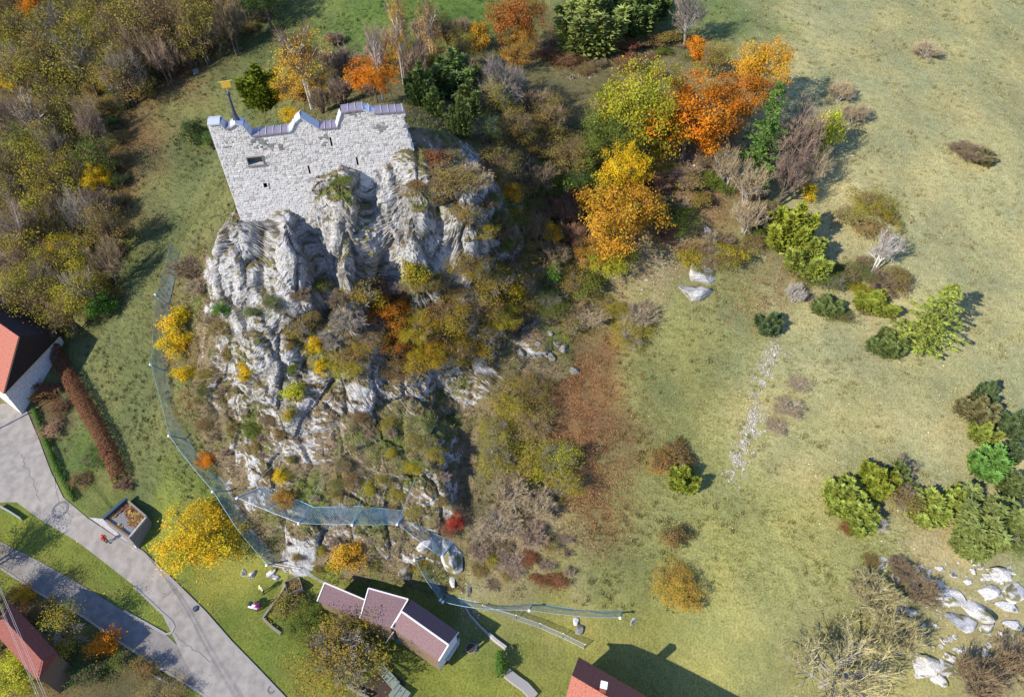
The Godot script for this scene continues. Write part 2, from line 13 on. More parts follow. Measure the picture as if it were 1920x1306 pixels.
const PLANTS := [
["mix",-83.05,-118.1,4.94,10,"olive","wood"],
["mix",-74.06,-117.57,5.29,11,"olivedark","wood"],
["mix",-77.13,-108.42,4.71,10,"olive","wood"],
["mix",-65.99,-104.53,5.05,11,"olive","wood"],
["mix",-59.3,-108.18,5.07,11,"olive","wood"],
["mix",-58.13,-100.63,4.11,10,"olivebrown","wood"],
["mix",-52.29,-106.98,4.67,11,"brown","wood"],
["bare",-52.63,-102.9,3.59,9,"twigpink","wood"],
["mix",-46.98,-105.98,4,10,"olive","wood"],
["bare",-42.57,-106.98,3.6,10,"twigbrown","wood"],
["leafy",-37.77,-110.65,3.25,9,"darkgreen","wood"],
["leafy",-83.81,-127.13,2.64,8,"orange","wood"],
["mix",-68.28,-118.3,4.38,11,"olive","wood"],
["bare",-58.24,-114.36,4.22,11,"twigpink","wood"],
["mix",-88.34,-126.67,4.21,10,"olive","wood"],
["mix",-41.79,-113.39,4.51,11,"brown","wood"],
["mix",-48.12,-114.21,4.15,11,"olivebrown","wood"],
["mix",-80.65,-129.44,5.63,11,"olive","wood"],
["bare",-70.15,-128.73,5.54,11,"twigpink","wood"],
["mix",-81.27,-111.82,4.37,10,"yellowolive","wood"],
["mix",-65.98,-111.28,4.06,10,"yellowolive","wood"],
["bare",-55.82,-102.89,3.83,10,"twigbrown","wood"],
["mix",-50.38,-111.91,3.96,10,"brown","wood"],
["mix",-75.93,-113.56,4.54,10,"olivebrown","wood"],
["mix",-57.76,-118.98,4.31,11,"olive","wood"],
["leafy",-62.21,-102.97,2.13,6,"yellowolive","wood"],
["leafy",-84.01,-112.42,2.14,6,"yellow","wood"],
["mix",-88.96,-115.11,5.34,11,"olive","wood"],
["bare",-94.99,-127.11,5.64,11,"twigpink","wood"],
["bare",-75.02,-98.17,5.06,11,"twigpink","wood"],
["mix",-66.95,-95.96,4.36,10,"olive","wood"],
["mix",-67.38,-91.51,3.92,9,"olive","wood"],
["mix",-72.65,-89.76,4.32,10,"olive","wood"],
["bare",-61.78,-93.01,3.89,9,"twigpink","wood"],
["mix",-59.84,-87.94,3.43,8,"olivegreen","wood"],
["mix",-72.86,-84.95,3.88,9,"olive","wood"],
["mix",-65.22,-85.53,3.81,9,"yellowolive","wood"],
["leafy",-59.84,-86.24,2,5,"yellow","wood"],
["mix",-65.56,-78.53,4.44,10,"yellowolive","wood"],
["bare",-59.49,-79.94,4.29,9,"twiggrey","wood"],
["mix",-55.02,-76.49,3.26,8,"olivebrown","wood"],
["bare",-67.78,-74.25,4.4,10,"twigpink","wood"],
["mix",-60.25,-74.34,3.48,8,"yellowolive","wood"],
["leafy",-61.84,-75.68,1.93,6,"yellow","wood"],
["mix",-64.35,-69.63,3.93,9,"olive","wood"],
["mix",-56.78,-68.51,3.64,8,"yellowolive","wood"],
["mix",-58.99,-66.37,3.16,7,"olive","wood"],
["bare",-53.9,-71.39,3.17,8,"twigbrown","wood"],
["mix",-71.44,-79.33,3.78,9,"olivebrown","wood"],
["mix",-69.02,-70.23,3.63,8,"yellowolive","wood"],
["bare",-57.47,-81.27,2.61,7,"twigpink","wood"],
["leafy",-54.4,-67.28,1.7,4,"green","wood"],
["mix",-65.7,-74.91,3.3,9,"olive","wood"],
["mix",-80.23,-90.08,4.79,10,"olive","wood"],
["mix",-76.54,-79.92,4.57,10,"brown","wood"],
["mix",-83.89,-100.7,5.03,10,"brown","wood"],
["birch",-69.48,-93.82,3.91,13,"twiggrey","wood"],
["birch",-66.24,-76.22,3.99,13,"twiggrey","wood"],
["bare",-62.07,-86.19,3.07,7,"twigpink","wood"],
["bare",-64.27,-82.06,3.4,8,"twigbrown","wood"],
["mix",-72.15,-94.22,3.61,9,"olivegreen","wood"],
["mix",-62.88,-71.68,3.25,8,"olivebrown","wood"],
["shrub",-60.42,-96.77,1.78,2,"darkgreen","woodedge"],
["shrub",-66.47,-105.97,2.05,3,"brown","woodedge"],
["shrub",-46.3,-91.84,1.87,4,"darkgreen","woodedge"],
["shrub",-43.31,-90.01,1.23,3,"green","woodedge"],
["conifer",-35.37,-93.47,3.01,6,"pineyellow","behind"],
["goldbirch",-24.92,-81.57,3.94,12,"gold","behind"],
["mix",-29.65,-89.11,2.14,4,"gold","behind"],
["mix",-23.78,-82.37,2.25,4,"gold","behind"],
["mix",-26.75,-84.79,1.78,3,"golden","behind"],
["leafy",-15.26,-73.48,2.58,5,"orange","behind"],
["birch",-13.27,-81.84,1.73,12,"gold","behind"],
["birch",-14.52,-73.94,1.5,9,"twigbrown","behind"],
["goldbirch",-10.57,-90.47,2.05,9,"peach","behind"],
["bare",-20.96,-86.53,2.84,5,"twigpink","behind"],
["bare",-16.09,-86.97,3.02,6,"twigbrown","behind"],
["bare",-11.84,-82.33,2.69,6,"twigpink","behind"],
["bare",-19.83,-77.05,2.35,4,"twigpink","behind"],
["bare",-22.28,-76.07,2.1,4,"twigbrown","behind"],
["mix",-6.07,-87.44,2.02,5,"yellowolive","behind"],
["leafy",-4.41,-93.52,1.21,4,"gold","behind"],
["mix",-8.45,-92.61,2.25,5,"olivebrown","behind"],
["leafy",0.68,-91.08,3.55,9,"rust","behind"],
["leafy",0.68,-88.79,2.45,6,"orangebrown","behind"],
["juniper",-10.24,-74.67,1.93,4.5,"pine","behind"],
["conifer",-6.93,-79.28,3.03,5,"pine","behind"],
["juniper",-8.63,-72.56,1.43,3,"pine","behind"],
["juniper",-4.85,-73.91,2.06,4,"juniper","behind"],
["bare",-0.94,-78.8,3.88,6,"twiggrey","behind"],
["bare",2.55,-78.74,3.06,4.5,"twigbrown","behind"],
["mix",-2.93,-69.98,1.99,4,"darkgreen","behind"],
["mix",0.31,-73.08,2.2,4,"olivebrown","behind"],
["leafy",-27.95,-81.23,1.35,2,"yellow","behind"],
["bare",-5.04,-79.63,2.52,5,"twigbrown","behind"],
["leafy",-10.34,-85.08,1.33,3,"yellowolive","behind"],
["juniper",-5.46,-68.76,1.72,4,"juniper","behind"],
["mix",-2.44,-75.01,2.2,4.5,"olive","behind"],
["mix",4.44,-76.88,2.54,4,"olivebrown","behind"],
["conifer",10.22,-94.02,4.65,8,"pinelight","top"],
["conifer",16.62,-97.39,3.47,7,"pine","top"],
["bare",23.77,-95.55,3.52,9,"twiggrey","top"],
["shrub",11.49,-94.24,2.16,3,"olivegreen","top"],
["shrub",10.03,-93.19,1.72,2,"olivegreen","top"],
["shrub",14.41,-94.02,2.16,1.5,"redbrown","top"],
["shrub",7.05,-90.5,1.97,1.5,"redbrown","top"],
["shrub",18.23,-95.68,2.48,1.2,"brown","top"],
["shrub",15.46,-89.91,2.11,1.2,"redbrown","top"],
["shrub",22.01,-96.52,2.2,1.4,"olivebrown","top"],
["conifer",20.3,-102.4,2.26,5,"pine","top"],
["mix",-5.87,-58.95,2.83,3.5,"olivebrown","gully"],
["bare",-3.8,-59.36,2.53,3.5,"twigtan","gully"],
["bare",-3.08,-61.1,1.9,2.2,"twigbrown","gully"],
["mix",-4.82,-57.96,1.61,1.8,"olivebrown","gully"],
["shrub",-3.08,-59.08,1.57,1.6,"olive","gully"],
["bare",-7.46,-58.61,1.49,1.4,"twigbrown","gully"],
["shrub",-7.68,-60.94,1.38,2,"redbrown","gully"],
["leafy",0,-66.31,0.84,3.5,"gold","gully"],
["leafy",0.3,-65.92,0.61,2,"gold","gully"],
["leafy",4.51,-65.9,1.13,4,"gold","gully"],
["leafy",4.99,-62.5,1.25,2.6,"green","gully"],
["mix",4.64,-59.58,1.98,2.4,"olivegreen","gully"],
["leafy",9.04,-61.41,1.87,3,"olivegreen","gully"],
["bare",2.45,-69.6,3.37,5,"twigbrown","gully"],
["bare",6.25,-68.31,3.13,5,"twigred","gully"],
["bare",2.47,-65.72,2.78,4,"twigbrown","gully"],
["mix",6.57,-72.4,2.63,5,"olivebrown","gully"],
["leafy",8.17,-70.22,2.14,4.5,"darkgreen","gully"],
["bare",4.98,-63.94,2.8,4,"twigbrown","gully"],
["bare",-1.18,-62.94,2.37,4,"twigbrown","gully"],
["mix",-1.75,-67.02,2.33,4,"olivebrown","gully"],
["bare",8.16,-66.35,2.89,4,"twigred","gully"],
["mix",7.79,-61.32,2.49,3,"olivebrown","gully"],
["leafy",5.35,-70.41,1.26,3,"olivegreen","gully"],
["bare",0,-63.17,1.82,3,"twigbrown","gully"],
["leafy",14.32,-73.78,3.9,12,"yellowgreen","gully"],
["leafy",11.72,-72.48,2.84,9,"olivegreen","gully"],
["leafy",20.8,-74.55,4.04,11,"orange","gully"],
["leafy",26.79,-77.71,2.65,9,"rustorange","gully"],
["leafy",30.11,-82.46,2.87,9,"gold","gully"],
["mix",26.47,-88.72,2.2,5,"yellowolive","gully"],
["leafy",24.42,-91.4,1.26,4,"orange","gully"],
["leafy",12.73,-69.3,2.2,9,"yellow","gully"],
["leafy",12.02,-65,4.33,11,"golden","gully"],
["leafy",9.95,-64.58,2.24,5,"orangebrown","gully"],
["leafy",11.52,-63.78,2.49,4,"yellowgreen","gully"],
["spruce",29.43,-72.95,3.12,12,"spruce","gully"],
["bare",33.68,-73.97,4.87,10,"twigpurple","gully"],
["bare",32.27,-70.49,3.72,8,"twigpurple","gully"],
["bare",36.69,-72.74,2.53,7,"twigtan","gully"],
["leafy",38.16,-77.14,1.68,7,"yellowlime","gully"],
["bare",25.5,-71.19,3.22,7,"twigtan","gully"],
["bare",27.73,-67.09,2.85,5,"twigtan","gully"],
["leafy",35.99,-71.51,0.84,3,"yellow","gully"],
["leafy",19.32,-67.4,2.26,3,"olivegreen","gully"],
["mix",23.87,-63.37,2.48,2.2,"olivebrown","gully"],
["leafy",21.16,-63.6,1.49,2,"yellowolive","gully"],
["leafy",25.79,-63.86,1.62,2.2,"yellowolive","gully"],
["bare",17.76,-71.58,2.54,3,"twigred","gully"],
["bare",20.57,-71.44,2.53,3,"twigpink","gully"],
["leafy",16.29,-72.11,1.28,2,"redbrown","gully"],
["leafy",22.75,-75,1.4,4,"orange","gully"],
["leafy",18.47,-74.5,1.88,7,"yellowolive","gully"],
["leafy",14.42,-66.17,1.96,7,"orangebrown","gully"],
["leafy",11.21,-69.37,1.74,6,"yellowolive","gully"],
["bare",28,-70.21,2.8,6,"twigtan","gully"],
["mix",10.82,-77.3,1.91,6,"olivegreen","gully"],
["bare",14.99,-58.02,2.94,3,"twigtan","slopeshrub"],
["bare",9.29,-58.55,2.48,2.5,"twigtan","slopeshrub"],
["mix",13.75,-56.19,2.44,2.5,"yellowolive","slopeshrub"],
["mix",11.8,-59.38,2.11,2,"yellowolive","slopeshrub"],
["mix",7.43,-57.85,1.86,2,"olivebrown","slopeshrub"],
["juniper",33.12,-66.03,3.25,5.5,"juniperyellow","meadow"],
["juniper",34.82,-63.54,2.74,4.5,"juniperlight","meadow"],
["mix",43.82,-70.64,3.22,2.2,"yellowolive","meadow"],
["shrub",45.76,-69.06,1.67,1.8,"yellowolive","meadow"],
["shrub",42.89,-68.38,2.58,0.8,"tan","meadow"],
["deadbirch",42.8,-63.29,2.46,6,"twigtan","meadow"],
["mix",40.05,-62.25,2.11,2.6,"olivegreen","meadow"],
["bare",43.14,-61.12,2.47,3,"twigbrown","meadow"],
["juniper",41.91,-59.26,2.84,2.2,"juniperyellow","meadow"],
["juniper",36.35,-58.88,2.09,2,"juniper","meadow"],
["deadbush",32.89,-59.87,1.6,3,"twigpale","meadow"],
["juniper",29.75,-56.95,1.83,2.2,"juniperdark","meadow"],
["spruce",46.43,-54.55,3.63,9,"spruceyellow","meadow"],
["juniper",42.47,-54.46,2.17,2.4,"juniper","meadow"],
["bare",56.87,-77.05,3.03,2,"twigbrown","meadow"],
["juniper",58.49,-76.48,1.59,1.5,"juniperbrown","meadow"],
["bare",56.46,-93.93,2.89,2,"twigtan","meadow"],
["bare",43.69,-82.53,2.44,3,"twigtan","meadow"],
["bare",42.96,-86.42,2.36,3,"twigtan","meadow"],
["bare",30.93,-48.93,2.74,1.3,"twigtan","meadow"],
["bare",32.5,-51.46,2.17,1,"twigtan","meadow"],
["bare",29.56,-47.16,2.01,0.9,"twigtan","meadow"],
["juniper",18.66,-41.75,1.95,3,"juniperyellow","meadow"],
["shrub",16.24,-43.42,1.74,2.4,"orangebrown","meadow"],
["shrub",18.4,-44.27,1.75,1.8,"brown","meadow"],
["mix",37.57,-61.59,1.86,2,"olivegreen","meadow"],
["mix",45.23,-61.44,1.86,2,"olivebrown","meadow"],
["shrub",40.72,-69.68,1.94,1.4,"strawgreen","meadow"],
["juniper",50.48,-47.01,2.3,3,"juniperbrown","meadow"],
["juniper",50.69,-44.81,1.94,2.4,"juniperlight","meadow"],
["juniper",50.5,-41.61,2.46,3,"junipergreen","meadow"],
["juniper",53.63,-45.27,1.93,3,"juniperdark","meadow"],
["juniper",51.47,-48.41,1.39,3,"juniperdark","meadow"],
["juniper",34.88,-38.58,2.55,3.4,"juniperlight","meadow"],
["juniper",38.41,-40.19,2.23,3.4,"juniperyellow","meadow"],
["juniper",36.17,-37.01,2.41,3,"juniperlight","meadow"],
["juniper",43.34,-37.4,2.73,3,"juniperlight","meadow"],
["mix",40.55,-38.38,1.86,2.4,"olivebrown","meadow"],
["shrub",34.86,-36.21,0.88,1.6,"redbrown","meadow"],
["conifer",48.37,-35.9,3.21,4,"pinelight","meadow"],
["conifer",46.21,-33.96,2.12,3,"pinelight","meadow"],
["juniper",51.96,-39.3,1.87,2.6,"juniper","meadow"],
["bare",41.48,-41.69,1.91,2.4,"twigtan","meadow"],
["bare",37.36,-36.44,1.64,2,"twigpale","meadow"],
["shrub",17.35,-36.17,1.45,2,"brown","meadow"],
["leafy",16.9,-31.51,2.17,2.6,"goldpale","meadow"],
["leafy",17.79,-30.2,1.29,2,"goldpale","meadow"],
["mix",49.44,-34,2.31,3,"olivegreen","meadow"],
["juniper",40.95,-41.11,1.46,2.4,"juniper","meadow"],
["juniper",46.09,-38.24,1.65,2.4,"juniperlight","meadow"],
["juniper",52.79,-42.57,1.46,2.4,"juniperdark","meadow"],
["bare",35.48,-29.36,3.86,4.5,"twiglichen","outcrop"],
["bare",29.84,-22.99,6.07,8,"twiglichen","outcrop"],
["bare",36.43,-25.8,3.74,5,"twiglichen","outcrop"],
["bare",43.01,-21.91,3.36,5,"twigbrown","outcrop"],
["bare",40.34,-29.72,2.48,3,"twigbrown","outcrop"],
["bare",39.19,-31.95,1.91,2,"twigbrown","outcrop"],
["shrub",36.69,-33.13,0.97,0.8,"olivebrown","outcrop"],
["bare",46.47,-23.29,2.9,5,"twigbrown","outcrop"],
["mix",-1.43,-43.39,2.63,4,"olive","eastfoot"],
["mix",1.42,-42.49,2.84,4,"yellowolive","eastfoot"],
["mix",4.84,-42.96,2.73,4,"yellowgreen","eastfoot"],
["bare",0,-40.44,3.1,4,"twigtan","eastfoot"],
["bare",2.79,-38.88,2.79,3.4,"twigtan","eastfoot"],
["mix",0,-48.88,2.71,3.4,"yellowolive","eastfoot"],
["mix",-1.76,-46.91,2.24,3,"olive","eastfoot"],
["mix",2.64,-47.3,2.59,2.6,"tanleaf","eastfoot"],
["bare",-1.11,-37.24,3.07,2.6,"twigtan","eastfoot"],
["bare",2.22,-36.24,2.49,2,"twigpink","eastfoot"],
["mix",5.64,-40.55,1.92,3,"yellowolive","eastfoot"],
["bare",-3.34,-35.2,2.12,1.6,"twigpink","eastfoot"],
["shrub",-1.95,-34.33,1.11,1.2,"yellowolive","eastfoot"],
["mix",2.39,-50.98,2.28,2,"olivebrown","eastfoot"],
["bare",0,-34.13,2.43,1.2,"twigpink","eastfoot"],
["leafy",-42.01,-62.3,1.87,2.8,"yellow","rock"],
["leafy",-41.66,-59.26,1.71,2.6,"yellow","rock"],
["leafy",-39.43,-54.83,1.21,2,"yellow","rock"],
["leafy",-28.81,-49.6,0.86,2.4,"yellow","rock"],
["leafy",-31.31,-54.62,0.92,1.8,"green","rock"],
["leafy",-23.42,-47.65,1.24,2.6,"yellowlime","rock"],
["leafy",-23.98,-46.56,1.03,2,"yellowolive","rock"],
["leafy",-20.87,-51.12,0.79,2,"yellow","rock"],
["leafy",-20.5,-49.72,0.73,2,"yellow","rock"],
["bare",-41.46,-68.14,3.13,3,"twigbrown","rock"],
["bare",-39.22,-64.96,2.26,2.4,"twigtan","rock"],
["mix",-31.73,-54.26,1.76,2,"olivebrown","rock"],
["bare",-33.92,-56.58,1.82,2,"twigbrown","rock"],
["bare",-16.66,-50.79,2.58,3,"twiggrey","rock"],
["bare",-18.76,-50.74,2.1,2.4,"twiggrey","rock"],
["leafy",-13.43,-54.02,2.71,4.4,"rustorange","rock"],
["leafy",-12.67,-52.91,2.05,3,"rust","rock"],
["leafy",-10.2,-54.37,1.63,3,"yellowolive","rock"],
["mix",-6.82,-54.11,3.13,4,"goldolive","rock"],
["mix",-2.04,-57.7,3.27,4,"goldolive","rock"],
["leafy",0.5,-60.44,1.37,2.6,"yellow","rock"],
["leafy",-9.18,-51.54,2.18,2.6,"goldolive","rock"],
["mix",-4.47,-56.43,2.12,3,"olivebrown","rock"],
["mix",-15.01,-51.55,2,2.4,"brown","rock"],
["bare",-14.3,-55.22,2.24,2.4,"twigred","rock"],
["bare",-21.79,-53.04,1.63,1.6,"twigbrown","rock"],
["mix",-20.28,-55.46,1.24,1.4,"olivegreen","rock"],
["mix",-24.7,-52.85,1.43,1.4,"olivegreen","rock"],
["mix",-9.55,-52.49,2.25,3,"goldolive","rock"],
["mix",-5.31,-53.46,2.01,2.6,"goldolive","rock"],
["leafy",-1.5,-56.58,2.04,2.4,"yellowolive","rock"],
["mix",-22.24,-51.94,1.45,1.6,"olivebrown","rock"],
["mix",-16.62,-49.77,1.66,2,"brown","rock"],
["leafy",-17.54,-35.05,1.57,2.4,"gold","rock"],
["leafy",-34.84,-45.13,0.9,1.2,"orange","rock"],
["leafy",-25.17,-41.72,0.8,1.6,"yellow","rock"],
["leafy",-24.63,-39.84,1.14,1.8,"orangebrown","rock"],
["leafy",-6.08,-37.68,0.9,1.4,"red","rock"],
["mix",-6.76,-37.03,1.01,1.2,"redbrown","rock"],
["mix",-10.47,-38.82,1.24,1.2,"yellowolive","rock"],
["shrub",-16.66,-58.39,1.15,0.6,"olivegreen","rock"],
["shrub",-9.43,-58.36,1.26,0.8,"brown","rock"],
["mix",-31.73,-53.34,1.44,1.6,"olivebrown","rock"],
["mix",-27.16,-52.59,1,1,"olivegreen","rock"],
["leafy",-33.65,-36.54,3.97,7,"yellow","garden"],
["ivy",-50.18,-48.17,2.31,1.4,"green","garden"],
["shrub",-60.22,-57.94,1.8,1.6,"rustbrown","garden"],
["shrub",-57.63,-55.42,1.63,1.4,"rustbrown","garden"],
["shrub",-57.48,-52.83,1.6,1.2,"twigpinkleaf","garden"],
["mix",-46.02,-28.06,2.5,5,"yellowolive","garden"],
["leafy",-41.99,-27.13,1.47,2.6,"orange","garden"],
["leafy",-53.49,-32.84,1.22,2,"gold","garden"],
["leafy",-49.57,-24.03,2.62,5,"yellowlime","garden"],
["shrub",-43.12,-24.96,1.83,2,"darkgreen","garden"],
["shrub",-37.37,-25.17,1.29,2,"brown","garden"],
["shrub",-39.84,-25.88,1.3,2,"olivegreen","garden"],
["mix",-34.58,-22.56,2.31,1.6,"tanleaf","garden"],
["mix",-16.6,-25.25,4.36,6,"olivegold","garden"],
["bare",-17.98,-26.59,3.7,5,"twigolive","garden"],
["leafy",-21.09,-29.11,2.3,3,"olivegreen","garden"],
["mix",-23.84,-31.22,1.8,2,"olive","garden"],
["shrub",-20.14,-30.13,1.45,1.6,"green","garden"],
["bare",-45.34,-44.4,1.61,1.4,"twigpinkleaf","garden"],
["shrub",-51.19,-45.41,1.52,1,"brown","garden"],
["leafy",-62.4,-57.54,0.62,0.8,"yellow","garden"],
["shrub",-49.66,-26.45,1.64,3,"yellowolive","garden"],
["shrub",-15.39,-40.69,1.01,0.65,"yellowolive","ledge"],
["bare",-21.14,-39.82,0.63,0.65,"twigtan","ledge"],
["shrub",-12.96,-43.24,0.66,0.98,"yellowolive","ledge"],
["shrub",-26.92,-42.42,0.58,1.02,"brown","ledge"],
["shrub",-25.22,-45.32,0.75,1.08,"brown","ledge"],
["shrub",-17.3,-41.17,1.1,0.91,"brown","ledge"],
["mix",-7.52,-39.26,0.77,0.6,"olivebrown","ledge"],
["mix",-26.76,-46.57,0.92,0.86,"brown","ledge"],
["mix",-13.7,-46.46,0.86,0.69,"olive","ledge"],
["shrub",-18.67,-41.07,1.13,0.51,"olivegreen","ledge"],
["shrub",-12.49,-39.88,1.01,0.72,"olive","ledge"],
["shrub",-16.6,-46.63,0.93,1.07,"brown","ledge"],
["bare",-27.55,-45.5,0.88,1.04,"twigpink","ledge"],
["mix",-24.08,-43.15,0.59,1.07,"olive","ledge"],
["mix",-28.35,-45.02,0.79,1.05,"olivebrown","ledge"],
["mix",-17.33,-44.28,0.68,0.55,"olive","ledge"],
["mix",-24.44,-42.27,0.95,0.59,"olive","ledge"],
["bare",-7.28,-41.37,1.04,0.58,"twigpink","ledge"],
["bare",-12.9,-39.09,0.66,0.72,"twigbrown","ledge"],
["bare",-15.66,-45.52,0.97,0.69,"twigpink","ledge"],
["shrub",-10.83,-42.11,1.06,0.61,"yellowolive","ledge"],
["mix",-18.41,-42.44,1.02,0.96,"olivebrown","ledge"],
["mix",-13.73,-41.15,0.88,0.9,"olive","ledge"],
["mix",-10.61,-44.39,0.94,0.85,"olive","ledge"],
["mix",-19.02,-40.12,0.72,0.71,"olive","ledge"],
["shrub",-8.26,-43.22,1.13,1.07,"yellowolive","ledge"],
["bare",-13.11,-45.43,0.93,0.96,"twigpink","ledge"],
["bare",-15.41,-46.42,0.67,1.04,"twigbrown","ledge"],
["mix",-17.28,-35.3,0.73,0.83,"olive","ledge"],
["bare",-23.98,-36.42,0.57,0.7,"twigpink","ledge"],
["shrub",-20.66,-35.89,0.74,0.52,"olive","ledge"],
["bare",-15.17,-36.33,0.72,0.79,"twigtan","ledge"],
["mix",-9.68,-34.46,0.93,0.82,"olive","ledge"],
["bare",-19.09,-36.32,0.82,0.98,"twigpink","ledge"],
["shrub",-19.52,-34.73,0.62,0.78,"yellowolive","ledge"],
["mix",-14.98,-34.53,0.76,0.61,"olive","ledge"],
["mix",-21.03,-34.6,0.76,0.66,"olive","ledge"],
["mix",-23.15,-35.34,0.7,0.89,"olivebrown","ledge"],
["bare",-11.8,-36.56,0.69,0.97,"twigtan","ledge"],
["bare",-9.18,-35.65,0.8,0.93,"twigpink","ledge"],
["shrub",-10.95,-34.41,0.7,0.77,"brown","ledge"],
["bare",-12.58,-35.59,0.89,0.82,"twigtan","ledge"],
["bare",-32.23,-45.47,0.83,1.01,"twigpink","ledge"],
["shrub",-36.37,-52.52,1.15,0.92,"olivegreen","ledge"],
["bare",-34.17,-52.63,0.72,0.79,"twigpink","ledge"],
["bare",-32.08,-49.38,0.7,0.85,"twigtan","ledge"],
["shrub",-28.89,-46.51,1.01,1.09,"olivegreen","ledge"],
["shrub",-35.47,-48.74,1.23,0.92,"brown","ledge"],
["mix",-31.73,-47.67,0.77,0.84,"olivebrown","ledge"],
["mix",-37.03,-51.58,0.63,0.55,"olivebrown","ledge"],
["bare",-30.11,-48.28,0.82,0.53,"twigtan","ledge"],
["mix",-30.8,-50.21,0.75,0.95,"olivebrown","ledge"],
["mix",-36.4,-54.4,1.15,0.58,"olive","ledge"],
["bare",-34.72,-54.01,0.81,0.88,"twigtan","ledge"],
["bare",-27.45,-44.26,0.85,0.61,"twigpink","ledge"],
["bare",-33.9,-47.31,1.02,0.9,"twigbrown","ledge"],
["shrub",-23.43,-49.49,0.7,0.84,"olivegreen","ledge"],
["shrub",-21.01,-52.7,0.81,0.83,"olivebrown","ledge"],
["shrub",-21.6,-50.97,0.73,0.53,"yellowolive","ledge"],
["mix",-24.85,-52.87,0.87,0.64,"olive","ledge"],
["mix",-23.23,-51.5,0.64,0.52,"olive","ledge"],
["mix",-20.59,-50.19,0.99,0.86,"olive","ledge"],
["shrub",-23.46,-50.73,0.64,0.75,"brown","ledge"],
["mix",-19.73,-50.98,0.84,0.72,"olivebrown","ledge"],
["bare",-0.47,-35.42,1.2,0.94,"twigbrown","scrubfoot"],
["bare",5.73,-36.12,1.15,0.58,"twigpink","scrubfoot"],
["bare",0.92,-33.25,0.98,0.58,"twigtan","scrubfoot"],
["bare",-3.58,-36.68,1.44,0.9,"twigtan","scrubfoot"],
["bare",-1.68,-33.85,1.37,0.54,"twigtan","scrubfoot"],
["shrub",4.12,-35.63,1.38,0.89,"tanleaf","scrubfoot"],
["bare",3.62,-33.66,1.31,0.73,"twigpink","scrubfoot"],
["shrub",-0.47,-32.85,0.93,0.76,"tanleaf","scrubfoot"],
["bare",-3.41,-34.98,1.26,0.77,"twigbrown","scrubfoot"],
["bare",5.93,-33.07,0.98,1.05,"twigtan","scrubfoot"],
["bare",5.96,-34.75,0.78,0.58,"twigbrown","scrubfoot"],
["bare",0.72,-36.87,1.17,0.71,"twigtan","scrubfoot"],
["shrub",4.57,-32.41,1.21,0.82,"redbrown","scrubfoot"],
["shrub",2.37,-36.79,1.39,0.64,"tanleaf","scrubfoot"],
["shrub",2.79,-32.55,0.98,0.69,"redbrown","scrubfoot"],
["bare",-1.7,-37.56,1.33,0.98,"twigtan","scrubfoot"],
["shrub",1.88,-34.14,1.26,0.75,"redbrown","scrubfoot"],
["shrub",-3.29,-33.67,1.33,0.98,"olivebrown","scrubfoot"],
["bare",-2.16,-35.8,1.45,0.96,"twigbrown","scrubfoot"],
["bare",-1.98,-32.21,1.25,0.59,"twigbrown","scrubfoot"],
["bare",9.71,-66.52,1.63,1.62,"twigbrown","gully"],
["shrub",1.22,-74.15,1.53,1.61,"olive","gully"],
["mix",3.39,-74.14,2,1.71,"olivebrown","gully"],
["mix",5.78,-67.09,1.49,2.25,"olivebrown","gully"],
["mix",2.2,-64.13,1.13,2.23,"olivebrown","gully"],
["bare",7.57,-59.47,1.99,2.21,"twigbrown","gully"],
["mix",7.12,-68.73,1.34,1.67,"olive","gully"],
["shrub",-0.02,-64.94,1.66,1.2,"olivegreen","gully"],
["mix",-1.35,-63.35,1.38,2.44,"olivegreen","gully"],
["shrub",-1.78,-66.67,1.09,1.3,"olive","gully"],
["shrub",2.15,-69.89,1.8,1.24,"olivebrown","gully"],
["mix",6.04,-74.39,1.73,1.6,"olivebrown","gully"],
["shrub",-0.42,-63.24,1.55,2.17,"olivegreen","gully"],
["mix",7.33,-75.02,1.77,2.41,"olivebrown","gully"],
["bare",7.07,-66.67,1.24,1.2,"twigred","gully"],
["bare",4.47,-68.8,1.89,1.95,"twigred","gully"],
["mix",5.69,-64.61,1.32,1.99,"olivegreen","gully"],
["mix",1.86,-66.57,1.12,1.9,"olive","gully"],
["shrub",8.61,-69.74,1.88,1.77,"olivebrown","gully"],
["shrub",-1.7,-69.2,1.6,1.62,"olivegreen","gully"],
["shrub",4.97,-71.38,1.92,1.7,"olive","gully"],
["shrub",-1.8,-70.83,1.19,1.73,"olive","gully"],
["bare",1.91,-65.21,1.58,2.11,"twigbrown","gully"],
["mix",6,-63.25,1.19,1.74,"olivebrown","gully"],
["mix",5.16,-59.91,1.71,1.44,"olivegreen","gully"],
["shrub",1.47,-63.23,1.94,1.33,"olivebrown","gully"],
["mix",-2.33,-63.07,1.38,1.99,"olivegreen","gully"],
["mix",5.27,-72.44,1.29,1.8,"olive","gully"],
["mix",4.06,-67.33,1.36,1.27,"olivegreen","gully"],
["mix",2.93,-62.76,1.72,1.18,"olivebrown","gully"],
["shrub",3.77,-72.33,1.82,1.16,"olive","gully"],
["shrub",0.53,-68.18,1.96,1.65,"olivebrown","gully"],
["bare",-3.03,-68.51,1.44,1.11,"twigbrown","gully"],
["shrub",3.71,-64.24,1.96,1.75,"olivebrown","gully"],
["bare",6.59,-71.27,1.82,1.97,"twigred","gully"],
["mix",-0.28,-66.32,1.7,1.2,"olivegreen","gully"],
["bare",6.88,-70.07,1.92,1.83,"twigred","gully"],
["shrub",3.49,-70.15,1.39,1.31,"olivegreen","gully"],
["mix",2.65,-68.13,1.12,2.55,"olivegreen","gully"],
["mix",8.22,-64.77,1.72,1.93,"olivebrown","gully"],
["bare",4.45,-62.07,1.9,1.85,"twigbrown","gully"],
["bare",8.12,-72.36,2.01,2.11,"twigbrown","gully"],
["bare",-2.7,-65,1.16,2.53,"twigred","gully"],
